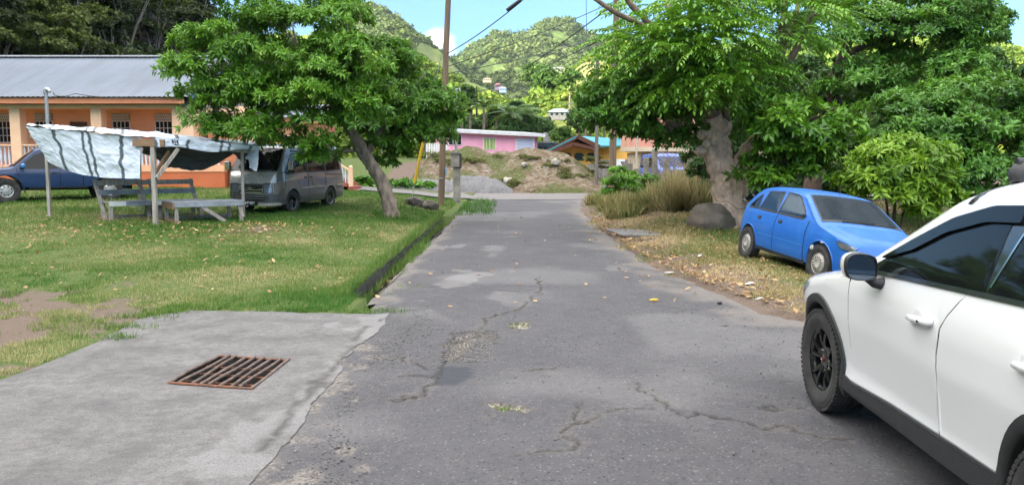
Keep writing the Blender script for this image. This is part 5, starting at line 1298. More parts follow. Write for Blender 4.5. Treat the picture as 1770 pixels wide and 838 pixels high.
wld(bx('wall', xb(404), xb(540), YB + 1.6, YB + 4.4, GZ - .5, hz_(212), mat('brown orange wall', lin(.36, .13, .06), lin(.31, .11, .05), 2, .8)), bl)
wld(bx('fascia', xb(402), xb(548), YB + 1.0, YB + 1.08, hz_(212), hz_(203), M_FASC), bl)
wld(corrugated('roof', xb(400), xb(550), YB + .9, hz_(203) + .03, YB + 4.6, hz_(168), M_ZINC, .2, .011), bl)
wld(bx('wall', xb(452), xb(540), YB + 1.42, YB + 1.58, GZ, hz_(213), M_PEACH), bl)
win((505 - 885) * (YB + 1.4) / F_PX, hz_(262), hz_(233), .62, YB + 1.40, False, cols=3)
wld(bx('porch_base', xb(392), xb(420), YB + .3, YB + 2, GZ - .6, flo - .05, mat('red brown wall', lin(.25, .062, .035), None, 3, .8)), bl)
# red steps with the white balustrade at the right-hand end
st = thing('entrance_steps', 'red painted steps with a white baluster handrail at the right end of the orange building', 'steps', ((600 - 885) * 33.5 / F_PX, 33.5, 1.0))
ys_ = 33.5; px2x = lambda px: (px - 885) * ys_ / F_PX; pz = lambda py: CAM_H + (288 - py) * ys_ / F_PX
for k in range(5):
    wld(bx('step', px2x(560), px2x(588 + 8.6 * k), ys_ - .35, ys_ + 1.6, pz(333), pz(303 + 6.2 * k), M_TERRA, bev=.01), st)
wld(bx('step_pad', px2x(570), px2x(630), ys_ - .5, ys_ + 1.8, pz(334), pz(331.5), M_GREYW), st)
for px, y0, y1 in ((582, 272, 308), (610, 292, 322)):
    mb = MB(); mb.box((px2x(px), ys_ - .3, (pz(y0) + pz(y1)) / 2), (.16, .16, pz(y0) - pz(y1))); mb.ell((px2x(px), ys_ - .3, pz(y0) + .07), (.09, .09, .09), 10, 8); wld(mb.build('newel_post', M_PEACHL, None, bevel=0), st)
mb = MB(); mb.beam((px2x(583), ys_ - .3, pz(279)), (px2x(609), ys_ - .3, pz(295)), .12, .07); wld(mb.build('hand_rail', M_PEACHL, None), st)
for k in range(5):
    t = (k + .7) / 5.4; x_ = px2x(583 + 26 * t); zb_, zt_ = pz(305 + 15 * t), pz(280 + 16 * t); mb = MB(); h_ = zt_ - zb_; mb.lathe([(.04, 0), (.03, .06), (.05, h_ * .4), (.03, h_ * .85), (.04, h_)], 10, c=(x_, ys_ - .3, zb_)); wld(mb.build('baluster', M_BALW, None, 40), st)

# ------------------------------------------------------------------ grey conduit pole and its cable
M_GALV = mat('galvanised pipe', lin(.42, .43, .44), lin(.3, .31, .32), 10, .4, metal=.5)
a = P(88, 330, 29.0); top = P(90, 155, 29.0)
pp = thing('service_pole', 'slim grey galvanised service pole with a bent weather cap in front of the porch', 'pole', (a.x, 29, zgf(a.x, 29)))
mb = MB(); mb.tube([(0, 0, 0), (0.03, 0, top.z - pp.location.z - .15)], .065, 10); mb.build('pipe', M_GALV, pp, 50)
mb = MB(); h_ = top.z - pp.location.z; mb.tube([(.02, 0, h_ - .16), (.02, 0, h_ - .05), (.05, 0, h_ + .0), (.14, -.02, h_ - .01), (.19, -.03, h_ - .09)], [.085, .09, .09, .08, .06], 10); mb.build('weather_cap', M_GALV, pp, 50)
def cable(name, label, pts, r=.012, sag=0.0, m=None, n=24, group=None, cat='cable'):
    out = []
    for i in range(len(pts) - 1):
        for k in range(n):
            t = k / n; p = Vector(pts[i]).lerp(Vector(pts[i + 1]), t); p.z -= sag * 4 * t * (1 - t); out.append(p)
    out.append(Vector(pts[-1])); mb = MB(); mb.tube(out, r, 5); return tag(mb.build(name, m or M_CABLE, None, 60), label, cat, group)
M_CABLE = mat('black cable', lin(.012, .012, .013), None, 5, .6)
cable('service_cable', 'thin black cable looping from the slim service pole to the porch eave', [P(92, 160, 29), P(98, 166, 29), P(130, 162, 29.6), P(210, 169, 30.6), P(322, 171, 31)], .014, .05)

# ------------------------------------------------------------------ market stall
M_WOOD = mat('weathered grey timber', lin(.40, .36, .32), lin(.22, .195, .17), 3, .85, bump=.5, bscale=40, bdist=.004, stretch=(6, 6, .8))
M_WOOD2 = mat('bare brown timber', lin(.27, .17, .10), lin(.18, .11, .065), 4, .85, bump=.4, bscale=30, bdist=.004, stretch=(1, 6, 6))
M_WOODB = mat('blue grey timber', lin(.27, .295, .33), lin(.16, .175, .195), 4, .8, bump=.4, bscale=30, bdist=.004)
A_, B_, C_ = gp(86, 375), gp(269, 390), gp(421, 377)
def hgt(p, py): return P(0, py, p.y).z
sf = thing('stall_frame', 'rough timber frame of slender posts and beams carrying the striped tarpaulin', 'stall frame', B_)
lo = lambda p: Vector(p) - Vector(B_)
tA, tB, tC = hgt(A_, 236), hgt(B_, 252), hgt(C_, 262)
D_ = Vector((A_.x + 1.3, A_.y + 2.1, 0)); E_ = Vector((C_.x - .6, C_.y + 1.8, 0)); D_.z = zgf(D_.x, D_.y); E_.z = zgf(E_.x, E_.y)
for p, t, wd in ((A_, tA, .075), (B_, tB, .10), (C_, tC, .07)):
    mb = MB(); q = lo(p); mb.beam(q - Vector((0, 0, .25)), Vector((q.x + .02, q.y, t - B_.z)), wd, wd, (0, 1, 0)); mb.build('post', M_WOOD, sf, bevel=.006)
mb = MB(); mb.beam(lo((D_.x, D_.y, D_.z)), lo((D_.x + .1, D_.y, tA + .1)), .07, .07, (0, 1, 0)); mb.build('post', M_WOOD, sf)
hb1, hb2 = Vector((B_.x - .42, B_.y - .05, tB + .07)), Vector((B_.x + .30, B_.y + .0, tB + .06))
mb = MB(); mb.beam(lo(hb1), lo(hb2), .09, .17); mb.build('beam_end', M_WOOD2, sf, bevel=.006)
mb = MB(); mb.beam(lo(hb2 + Vector((-.1, .06, 0))), lo((C_.x + .15, C_.y, tC + .02)), .06, .12); mb.build('beam', M_WOOD, sf, bevel=.005)
mb = MB(); mb.beam(lo((A_.x - .45, A_.y + .14, tA + .02)), lo(hb1 + Vector((0, .22, -.05))), .06, .10); mb.build('beam', M_WOOD, sf, bevel=.005)
br0 = P(271, 308, B_.y - .03); br1 = P(308, 257, B_.y + .35)
mb = MB(); mb.beam(lo(br0), lo(br1), .05, .085); mb.build('brace', M_WOOD, sf, bevel=.004)
mb = MB(); mb.beam(lo(P(268, 300, B_.y + .1)), lo(P(292, 262, B_.y + .8)), .05, .085); mb.build('brace', M_WOOD2, sf, bevel=.004)
# tarpaulin
def tarp_mat():
    t = NT('woven white tarpaulin'); u = t.attr('u'); v = t.attr('v')
    c = t.mix(t.noise(3, 5), lin(.54, .61, .71), lin(.64, .70, .80)); n = t.noise(14, 5, .6)
    band = 0
    mask = t.attr('stripe'); c = t.mix(mask, c, lin(.075, .10, .12)); c = t.mix(t.attr('mark'), c, lin(.015, .018, .025))
    geo = t.n('ShaderNodeNewGeometry'); c2 = t.mix(geo.outputs['Backfacing'], c, t.mix(n, lin(.14, .145, .14), lin(.10, .105, .10)))
    b = t.bsdf(col=c, rough=.55, spec=.35, normal=t.bump(t.noise(28, 6, .65, dist=1.5), .35, .02))
    tr = t.n('ShaderNodeBsdfTranslucent', {'Color': lin(.3, .32, .34)}); mx = t.n('ShaderNodeMixShader', {0: .06}); t.t.links.new(b.outputs[0], mx.inputs[1]); t.t.links.new(tr.outputs[0], mx.inputs[2]); t.t.links.new(mx.outputs[0], t.out.inputs['Surface']); return t.m
M_TARP = tarp_mat()
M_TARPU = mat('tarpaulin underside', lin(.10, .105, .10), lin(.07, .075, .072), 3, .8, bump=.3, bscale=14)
tarp = thing('tarpaulin', 'large white tarpaulin with dark stripes draped over the timber stall frame', 'tarpaulin', (B_.x, B_.y, tB))
def tarp_sheet(name, P00, P10, P11, P01, nu, nv, stripes, wr=.035, seed=0, mark=None, edge=None, sag=0):
    """bilinear sheet, u along the first edge, with folds; stripes: list of (u, half-width)"""
    u, v = np.meshgrid(np.linspace(0, 1, nu), np.linspace(0, 1, nv)); q = [np.array(lo_t(p)) for p in (P00, P10, P11, P01)]
    w = [((1 - u) * (1 - v))[..., None], (u * (1 - v))[..., None], (u * v)[..., None], ((1 - u) * v)[..., None]]; X = sum(a * b for a, b in zip(w, q))
    if edge is not None: X = X + np.asarray([0, 0, 1.0]) * edge(u, v)[..., None]
    Lu, Lv = np.linalg.norm(q[1] - q[0]), np.linalg.norm(q[3] - q[0]); nrm = np.cross(q[1] - q[0], q[3] - q[0]); nrm /= np.linalg.norm(nrm)
    f = fbm(u * Lu * 2.2, v * Lv * 4.5, 0, 3, seed) * wr + (1 - np.abs(fbm(u * Lu * 5 + v * Lv * 2.2, v * Lv * 7 - u * Lu * 2, 0, 3, seed + 7))) * wr * .55 - sag * (np.sin(u * 3.14) * np.sin(v * 3.14))
    X = X + nrm * f[..., None]
    st_ = np.zeros(u.shape)
    for c, hw in stripes: st_ = np.maximum(st_, sst(hw * 1.25, hw * .8, np.abs(u - c + .012 * fbm(u * 0 + c * 9, v * 5, 0, 3, seed + 3))))
    mk = np.zeros(u.shape)
    if mark: 
        for (mu, mv, ru, rv) in mark: mk = np.maximum(mk, sst(1.1, .9, np.maximum(np.abs(u - mu) / ru, np.abs(v - mv) / rv)))
    i = np.arange(nu * nv).reshape(nv, nu); F = np.stack([i[:-1, :-1], i[:-1, 1:], i[1:, 1:], i[1:, :-1]], -1).reshape(-1, 4)
    return from_np(name, X.reshape(-1, 3), F, M_TARP, tarp, smooth=True, attrs={'u': u.ravel(), 'v': v.ravel(), 'stripe': st_.ravel(), 'mark': mk.ravel()})
def lo_t(p): return Vector(p) - Vector(tarp.location)
yA, yB2, yC = A_.y - .05, B_.y - .12, C_.y - .05
fl0, fl1 = P(45, 219, yA), P(243, 239, yB2 + .1)
flb0, flb1 = P(128, 300, yA + .05), P(241, 308, yB2 + .05)
edge = lambda u, v: -v * (0) + .22 * np.sin(np.clip(u * 1.0, 0, 1) * 3.14) * -v
tarp_sheet('hanging_flap', fl0, fl1, P(241, 309, yB2), P(82, 279, yA), 150, 70, [(.23, .017), (.50, .013), (.565, .013), (.83, .017)], .022, 40, None, lambda u, v: -v * .17 * np.sin(np.clip(u, 0, 1) ** .8 * 3.14))
bk0, bk1 = P(52, 214, yA + 2.2), P(246, 227, B_.y + 2.1)
r0 = P(45, 218, yA); r1 = P(238, 236, yB2); r2 = P(240, 227, B_.y + 2.0); r3 = P(50, 215, A_.y + 2.0)
tarp_sheet('roof_sheet', r0, r1, r2, r3, 90, 40, [(.23, .016), (.55, .014), (.62, .014), (.86, .016)], .03, 50, None, None, .04)
s0 = P(236, 236, yB2); s1 = P(447, 254, yC); s2 = P(440, 247, C_.y + 1.9); s3 = P(240, 227, B_.y + 2.0)
tarp_sheet('roof_sheet', s0, s1, s2, s3, 110, 40, [(.30, .016), (.64, .014), (.70, .014), (.90, .016)], .03, 60, None, None, .05)
tarp_sheet('front_valance', P(266, 236, yB2 - .03), P(448, 253, yC - .03), P(446, 262, yC + .02), P(268, 256, yB2 - .02), 120, 18, [(.0, .02), (.30, .014), (.61, .013), (.69, .013), (.92, .013)], .025, 70, [(.185, .45, .028, .06), (.185, .45, .007, .38), (.165, .4, .007, .26), (.205, .4, .007, .26), (.19, .78, .02, .07)], lambda u, v: v * .05 * np.sin(u * 9))
tarp_sheet('corner_flap', P(424, 256, yC + .3), P(449, 252, yC - .03), P(444, 297, yC + .0), P(431, 290, yC + .2), 26, 40, [], .03, 80, None, lambda u, v: -.0 * u)
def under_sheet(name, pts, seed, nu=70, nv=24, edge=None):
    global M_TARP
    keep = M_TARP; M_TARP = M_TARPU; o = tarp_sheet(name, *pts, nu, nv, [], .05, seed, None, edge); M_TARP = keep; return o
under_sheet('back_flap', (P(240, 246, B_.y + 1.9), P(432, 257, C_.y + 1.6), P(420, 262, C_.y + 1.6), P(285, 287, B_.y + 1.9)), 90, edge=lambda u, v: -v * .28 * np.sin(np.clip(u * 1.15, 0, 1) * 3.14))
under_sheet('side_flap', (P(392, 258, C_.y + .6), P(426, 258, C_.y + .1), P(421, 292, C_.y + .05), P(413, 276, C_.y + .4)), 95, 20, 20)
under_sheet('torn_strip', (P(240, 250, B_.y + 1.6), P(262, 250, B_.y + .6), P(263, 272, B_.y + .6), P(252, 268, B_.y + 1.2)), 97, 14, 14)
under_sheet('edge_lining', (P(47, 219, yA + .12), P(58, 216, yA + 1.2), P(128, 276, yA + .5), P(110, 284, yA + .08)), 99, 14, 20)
# benches and table
def board(mb, a, b, w, h, up=(0, 0, 1)): mb.beam(a, b, w, h, up)
def bench(px0, pyb, label, seed):
    a = gp(px0, pyb); L = 1.3; d = Vector((.68, .73, 0)).normalized(); n = Vector((-d.y, d.x, 0))
    if n.y < 0: n = -n
    t = thing('wooden_bench', label, 'bench', a, math.atan2(d.y, d.x), 'slatted wooden benches under the tarpaulin')
    D = .62
    for x in (.04, L - .05):
        m = MB(); board(m, (x, .06, -.03), (x, .06, .44), .09, .07, (0, 1, 0)); m.build('leg', M_WOOD, t, bevel=.004); m = MB(); board(m, (x, D - .04, -.03), (x, D - .04, .44), .09, .07, (0, 1, 0)); m.build('leg', M_WOOD, t, bevel=.004)
    for x in (-.05, L + .0):
        m = MB(); board(m, (x + .05, .30, .02), (x - .02 - .0, D + .14, 1.02), .05, .09, (1, 0, 0)); m.build('back_post', M_WOOD, t, bevel=.004)
    m = MB(); board(m, (.0, .06, .02), (.0, D, .02), .06, .12); m.build('foot_rail', M_WOOD2, t, bevel=.004); m = MB(); board(m, (0, D - .02, .05), (L, D - .02, .05), .04, .12); m.build('foot_rail', M_WOOD, t)
    for k in range(4): m = MB(); board(m, (-.02, .10 + k * .15, .46), (L + .02, .10 + k * .15, .465), .135, .03); m.build('seat_slat', M_WOODB if k else M_WOOD, t, bevel=.004)
    m = MB(); board(m, (.38, -.0, .42), (L + .02, -.0, .42), .03, .12); m.build('seat_apron', M_WOODB, t, bevel=.004)
    m = MB(); board(m, (.0, .0, .42), (.39, .002, .42), .03, .11); m.build('seat_apron', M_WHITE_P, t, bevel=.004)
    for z, y in ((.70, .575), (.94, .665)): m = MB(); board(m, (-.05, y, z), (L + .03, y + .0, z), .03, .13); m.build('back_slat', M_WOOD if z > .8 else M_WOODB, t, bevel=.004)
    return t
bench(191, 382, 'weathered slatted bench with one whitened corner, left of the low table', 1)
bt = bench(268, 379, 'slatted bench behind the low table with its back half hidden by the post', 2)
ta = gp(256, 384); tb_ = gp(303, 388); tc_ = gp(383, 377)
tt = thing('low_table', 'low weathered plank table with diagonal braces under the tarpaulin', 'table', tb_)
ux = Vector((.80, .60, 0)); uy = Vector((-.60, .80, 0)); Lw = 1.1; Lx = 1.65; Hh = .53
pt = lambda a, b, z: ux * a + uy * b + Vector((0, 0, z + ux.z))
gz_ = lambda a, b: zgf(tb_.x + ux.x * a + uy.x * b, tb_.y + ux.y * a + uy.y * b) - tb_.z
for a_i, b_i in ((.05, .06), (Lx - .05, .06), (.05, Lw - .06), (Lx - .05, Lw - .06)):
    m = MB(); m.beam(pt(a_i, b_i, gz_(a_i, b_i) - .04), pt(a_i, b_i, Hh - .03), .08, .08, ux); m.build('leg', M_WOOD, tt, bevel=.004)
for k in range(9):
    y = (k + .5) * Lw / 9; m = MB(); m.beam(pt(-.04, y, Hh + rnd.uniform(-.003, .003)), pt(Lx + .04, y, Hh + rnd.uniform(-.003, .003)), Lw / 9 - .008, .03); m.build('top_plank', M_WOODB, tt, bevel=.003)
m = MB(); m.beam(pt(0, 0, Hh - .07), pt(Lx, 0, Hh - .07), .035, .10); m.build('apron', M_WOODB, tt, bevel=.004)
m = MB(); m.beam(pt(-.02, 0, Hh - .09), pt(-.02, Lw, Hh - .09), .05, .15); m.build('apron', M_WOOD2, tt, bevel=.004)
for a0, a1 in (((.62, .03, Hh - .1), (1.2, .03, .02)), ((1.55, .03, Hh - .1), (Lx - .02, .03, .12))):
    m = MB(); m.beam(pt(*a0), pt(*a1), .04, .09); m.build('brace', M_WOOD, tt, bevel=.004)
m = MB(); m.beam(pt(0, Lw - .05, .08), pt(Lx, Lw - .05, .08 + gz_(Lx, Lw)), .05, .1); m.build('stretcher', M_WOOD, tt, bevel=.004); m = MB(); m.beam(pt(.02, .0, .05), pt(.02, Lw, .05), .05, .1); m.build('stretcher', M_WOOD2, tt, bevel=.004)
# ------------------------------------------------------------------ poles and wires
M_POLE = mat('weathered pole wood', lin(.20, .135, .085), lin(.12, .085, .06), 2, .9, bump=.5, bscale=30, stretch=(5, 5, .4))
M_POLEG = mat('grey pole wood', lin(.19, .165, .14), lin(.11, .10, .088), 2, .9, bump=.5, bscale=30, stretch=(5, 5, .4))
M_CONC = mat('stained concrete', lin(.30, .28, .25), lin(.13, .12, .105), 2.5, .92, bump=.5, bscale=30)
M_CONCL = mat('pale concrete block', lin(.36, .34, .32), lin(.22, .21, .195), 1.5, .92, bump=.5, bscale=25)
def pole(name, label, base, topp, r0, r1, m, parts=None):
    o = thing(name, label, 'pole', base); mb = MB(); n = 8; t = Vector(topp) - Vector(base)
    mb.tube([t * (k / n) + Vector((.01 * math.sin(k * 2.1), 0, -.2 if k == 0 else 0)) for k in range(n + 1)], [r0 + (r1 - r0) * k / n for k in range(n + 1)], 14); mb.build('shaft', m, o, 50); return o
b = gp(762, 354); UP = pole('utility_pole', 'tall brown wooden utility pole at the left road edge beside two dark boulders', b, P(777, -70, b.y), .125, .10, M_POLE); UPY = b.y
mb = MB(); q = P(771, 296, b.y) - b; mb.box((q.x + .02, -.10, q.z), (.08, .06, .26)); mb.build('meter_tag', mat('pale blue tag', lin(.22, .32, .42), None, 6, .6), UP, bevel=.01)
mb = MB(); mb.box((.02, -.13, 1.0), (.14, .02, .05)); mb.build('step_bracket', M_GALV, UP)
b = gp(790, 350); mp = thing('meter_post', 'stained concrete meter post with a box and thin galvanised pipe behind the utility pole', 'meter post', b); Yp = b.y; s_ = Yp / F_PX
mb = MB(); hgt_ = P(790, 288, Yp).z - b.z; mb.box((0, 0, hgt_ / 2 - .1), (12 * s_, .22, hgt_ + .2)); mb.build('post', M_CONC, mp, bevel=.01)
mb = MB(); mb.box((-.05, -.02, hgt_ + .26), (15 * s_, .30, 25 * s_)); bo = mb.build('meter_box', M_CONC, mp, bevel=.012); mb = MB(); mb.box((.16, -.03, hgt_ + .22), (.07, .30, .56)); mb.build('box_door', mat('rusty black box', lin(.02, .02, .02), lin(.05, .04, .035), 6, .8), bo); mb = MB(); mb.box((-.05, -.02, hgt_ + .53), (18 * s_, .36, .06)); mb.build('box_cap', M_CONC, bo)
mb = MB(); tz_ = P(790, 160, Yp).z - b.z; mb.tube([(-.03, 0, hgt_ + .5), (0, 0, tz_)], .045, 8); mb.tube([(0, 0, tz_), (.0, 0, tz_ + .1), (.12, 0, tz_ + .12), (.16, 0, tz_ + .02)], [.05, .06, .055, .04], 8); mb.build('pipe', M_GALV, mp, 50)
b = gp(711, 343); gw = thing('guy_wire', 'steel guy wire with a bright yellow plastic guard running up to the wooden pole', 'guy wire', b)
tp = P(770, 60, UPY) - b; mb = MB(); mb.tube([(0, 0, -.1), tp], .012, 6); mb.build('wire', M_GALV, gw); mb = MB(); mb.tube([tp * .10, tp * .36], .055, 10); mb.build('guard', mat('yellow plastic', lin(.62, .38, .02), lin(.55, .33, .03), 5, .5), gw, 50)
b = P(1058, 312, 35.5); b.z = zgf(b.x, b.y); pole('utility_pole', 'thick brown wooden utility pole rising through the leaves right of the road end', b, P(1066, -10, 35.5), .17, .13, M_POLE)
b = P(1031, 303, 42); b.z = .5; pole('utility_pole', 'slim grey wooden pole between the teal roofed house and the road', b, P(1033, 60, 42), .10, .085, M_POLEG)
b = P(1100, 305, 34); b.z = zgf(b.x, b.y); o = pole('service_pole', 'cream pipe standing on a square concrete stub before the peach balcony', b, P(1101, 226, 34), .05, .05, mat('cream pipe', lin(.5, .45, .37), None, 5, .6)); mb = MB(); mb.box((.05, .05, .65), (.24, .22, 1.3)); mb.build('stub', M_CONC, o, bevel=.01)
for px, lb in ((815, 'left of two distant dark poles on the slope, carrying a crossarm'), (824, 'right of two distant dark poles on the slope, carrying a crossarm')):
    o = pole('utility_pole', lb, P(px, 200, 125), P(px, 150 if px > 820 else 156, 125), .16, .13, mat('dark far pole', lin(.05, .04, .035), None, 5, .9)); mb = MB(); h_ = (P(px, 158, 125) - P(px, 200, 125)).z
    mb.box((-.4, 0, h_), (3.2, .16, .16)); mb.build('crossarm', M_POLEG, o)
WY = UPY
W_ = [('black overhead wire sloping steeply from the left pole, with a dark splice near its top', (773, 93, WY), (930, -22, 22)), ('overhead wire rising from the left pole to the thick right pole', (771, 116, WY), (1064, 2, 35.5)),
      ('overhead wire from the far dark poles up to the thick right pole', (824, 165, 125), (1064, 6, 35.5)), ('lower slack wire from the left pole to the slim grey pole', (770, 128, WY), (1033, 66, 42)), ('faint wire from the far dark poles to the slim grey pole', (815, 160, 125), (1033, 72, 42))]
for lb, a, c in W_: cable('overhead_wire', lb, [P(*a), P(*c)], .016 if a[2] < 60 else .03, .12 if a[2] < 60 else .5)
q = P(888, 9, 22.6); mb = MB(); mb.tube([q + Vector((-.2, 0, -.15)), q + Vector((.2, 0, .14))], .05, 8); tag(mb.build('wire_splice', M_CABLE, None, 50), 'black splice sleeve on the steep overhead wire', 'splice')
cable('overhead_wire', 'thin vertical service drop hanging beside the thick right pole', [P(1013, -5, 34), P(1014, 60, 34)], .012)

# ------------------------------------------------------------------ pink house
def wall_pts(p0, p1, z0, z1, t, name, m, parent):
    a, b = Vector(p0), Vector(p1); d = (b - a).normalized(); n = Vector((-d.y, d.x)) * t
    mb = MB(); mb.prism([(a.x, a.y, z0), (b.x, b.y, z0), (b.x, b.y, z1), (a.x, a.y, z1)], (n.x, n.y, 0)); return wld(mb.build(name, m, None), parent)
M_PINK = mat('pink wall paint', lin(.80, .38, .52), lin(.72, .33, .46), 1, .8)
M_PINK2 = mat('pale pink border', lin(.72, .40, .55), None, 3, .8)
pa, pb = P(766, 268, 57.6), P(929, 268, 58.6); ph = thing('pink_house', 'bright pink flat-fronted house with a thin white roof behind the dirt mound', 'house', (pa.x, pa.y, 2.2))
zt0, zt1 = P(0, 227, 57.6).z, P(0, 236, 58.6).z
d_ = (pb - pa).to_2d().normalized(); n_ = Vector((-d_.y, d_.x))
def quad_wall(name, p, q, z0, zt_a, zt_b, m, parent, th=.3):
    n = Vector((-(q - p).normalized().y, (q - p).normalized().x)) * th; mb = MB(); mb.prism([(p.x, p.y, z0), (q.x, q.y, z0), (q.x, q.y, zt_b), (p.x, p.y, zt_a)], (n.x, n.y, 0)); return wld(mb.build(name, m, None), parent)
A2, B2 = pa.to_2d(), pb.to_2d()
quad_wall('wall', A2, B2, .8, zt0, zt1, M_PINK, ph)
quad_wall('wall', B2, B2 + n_ * 7, .8, zt1, zt1, M_PINK, ph); quad_wall('wall', A2, A2 + n_ * 7, .8, zt0, zt0, M_PINK, ph)
mb = MB(); e = d_ * .5; f0, f1 = A2 - e - n_ * .5, B2 + e - n_ * .5; g1, g0_ = f1 + n_ * 8.5, f0 + n_ * 8.5
mb.prism([(f0.x, f0.y, zt0 + .02), (f1.x, f1.y, zt1 + .02), (g1.x, g1.y, zt1 + .5), (g0_.x, g0_.y, zt0 + .5)], (0, 0, .16)); wld(mb.build('roof', mat('white sheet roof', lin(.5, .53, .56), lin(.38, .41, .45), 2, .5), None), ph)
mb = MB(); mb.beam((f0.x, f0.y, zt0 + .05), (f1.x, f1.y, zt1 + .05), .04, .22); wld(mb.build('fascia', mat('white fascia', lin(.62, .63, .64), None, 4, .6), None), ph)
def hwin(parent, px0, px1, py0, py1, A, B, m, frame=M_WHITE_P, name='window', bars=1, mullm=None, sill=True):
    """window on the wall A-B where the photo shows it"""
    def hit(px, py):
        dx, dy, dz = ray(px, py); d = B - A; t = (A.x * d.y - A.y * d.x) / (dx * d.y - dy * d.x); return Vector((dx * t, dy * t, CAM_H + dz * t))
    d2 = (B - A).normalized(); n = Vector((d2.y, -d2.x, 0)); p0, p1 = hit(px0, (py0 + py1) / 2), hit(px1, (py0 + py1) / 2); z1, z0 = hit((px0 + px1) / 2, py0).z, hit((px0 + px1) / 2, py1).z
    D3 = Vector((d2.x, d2.y, 0))
    def pan(nm, u0, u1, v0, v1, off, th, mm, par):
        q0, q1 = p0.lerp(p1, u0), p0.lerp(p1, u1); w0, w1 = z0 + (z1 - z0) * v0, z0 + (z1 - z0) * v1; o_ = n * off; mb = MB()
        mb.prism([(q0.x + o_.x, q0.y + o_.y, w0), (q1.x + o_.x, q1.y + o_.y, w0), (q1.x + o_.x, q1.y + o_.y, w1), (q0.x + o_.x, q0.y + o_.y, w1)], n * th); o = mb.build(nm, mm, None)
        return (wld if par.type == 'EMPTY' else wldp)(o, par)
    f = pan(name, -.06, 1.06, -.05, 1.05, -.02, .06, frame, parent); pan('pane', 0, 1, 0, 1, .041, .012, m, f)
    for k in range(1, bars + 1): pan('mullion', k / (bars + 1) - .02, k / (bars + 1) + .02, 0, 1, .054, .02, frame, f)
    return f
M_CURT = mat('green curtains behind glass', lin(.16, .27, .06), lin(.42, .5, .22), 1.2, .35, stretch=(12, 12, .4), contrast=(.4, .6))
hwin(ph, 836, 856, 239, 258, A2, B2, M_CURT); hwin(ph, 776, 797, 233, 250, A2, B2, M_PANE, bars=2)
lat = NT('white lattice door'); lv = lat.n('ShaderNodeTexChecker', {'Vector': lat.co, 'Scale': 9.0}).outputs['Fac']; lat.bsdf(col=lat.mix(lv, lin(.55, .60, .72), lin(.30, .36, .52)), rough=.7)
hwin(ph, 893, 922, 240, 265, A2, B2, lat.m, name='door', bars=0)
mb = MB(); q = P(890, 261, 60); mb.box((q.x, q.y - .35, q.z), (.25, .2, .45)); wld(mb.build('meter_box', M_WHITE_P, None), ph)
# white gate beside it
wg = thing('white_gate', 'white paling gate showing under the dark leaves left of the pink house', 'gate', P(740, 275, 52))
for k in range(9): q = P(738 + k * 4.2, 262, 52); mb = MB(); mb.box((q.x - wg.location.x, 0, q.z - wg.location.z), (.12, .04, 1.1)); mb.build('paling', M_WHITE_P, wg)
mb = MB(); mb.box((.65, .03, .75), (1.6, .04, .1)); mb.build('rail', M_WHITE_P, wg)

# ------------------------------------------------------------------ yellow house with the teal roof
M_YEL = mat('yellow wall paint', lin(.72, .42, .08), lin(.64, .37, .07), 1.5, .8); M_TEAL = mat('teal roof sheet', lin(.02, .22, .29), lin(.03, .27, .34), 2, .45, stretch=(1, 6, 1)); M_BRN = mat('brown verge board', lin(.10, .035, .02), None, 5, .7)
YY = 58; yh = thing('yellow_house', 'yellow gabled house with a teal roof and brown eaves beyond the mound', 'house', P(990, 285, YY)); q = lambda px, py, Y=YY: P(px, py, Y)
def pris(name, pts, d, m, par): mb = MB(); mb.prism(pts, d); return wld(mb.build(name, m, None), par)
pris('wall', [q(958, 290), q(1100, 290), q(1100, 256), q(1030, 256), q(996, 240), q(958, 258)], (0, .3, 0), M_YEL, yh)
pris('wall', [q(1032, 290, YY + .3), q(1032, 256, YY + .3), q(1100, 258, YY + .3), q(1100, 290, YY + .3)], (0, 6, 0), M_YEL, yh)
pris('porch_front', [q(952, 290, YY - 1.2), q(1032, 290, YY - 1.2), q(1032, 262, YY - 1.2), q(990, 250, YY - 1.2), q(952, 264, YY - 1.2)], (0, .2, 0), M_YEL, yh)
for a, b_ in (((944, 262), (996, 237)), ((996, 237), (1034, 255))): mb = MB(); mb.beam(q(*a, YY - .9), q(*b_, YY - .9), 2.0, .30); wld(mb.build('gable_board', M_BRN, None), yh)
for a, b_ in (((946, 267), (990, 249)), ((990, 249), (1032, 259))): mb = MB(); mb.beam(q(*a, YY - 1.8), q(*b_, YY - 1.8), 1.2, .24); wld(mb.build('porch_board', M_BRN, None), yh)
mb = MB(); mb.add([q(996, 235, YY - 1.9), q(1036, 252, YY - 1.9), q(1105, 252, YY + 1.5), q(1100, 241, YY + 6), ], [(0, 1, 2, 3)]); mb.add([q(1036, 253.5, YY - 1.9), q(1105, 253.5, YY + 1.5)], []); o = mb.build('roof', M_TEAL, None); o.modifiers.new('s', 'SOLIDIFY').thickness = .1; wld(o, yh)
mb = MB(); mb.add([q(996, 235, YY - 1.9), q(944, 261, YY - 1.9), q(944, 262, YY + 8), q(1000, 241, YY + 8)], [(0, 1, 2, 3)]); o = mb.build('roof', M_TEAL, None); o.modifiers.new('s', 'SOLIDIFY').thickness = .1; wld(o, yh)
mb = MB(); mb.add([q(990, 247.5, YY - 2.4), q(1034, 257, YY - 2.4), q(1034, 257, YY - .9), q(992, 247.5, YY - .9)], [(0, 1, 2, 3)]); o = mb.build('porch_roof', M_TEAL, None); o.modifiers.new('s', 'SOLIDIFY').thickness = .06; wld(o, yh)
M_OPEN = mat('dark teal doorway', lin(.012, .035, .035), lin(.02, .06, .06), 2, .8)
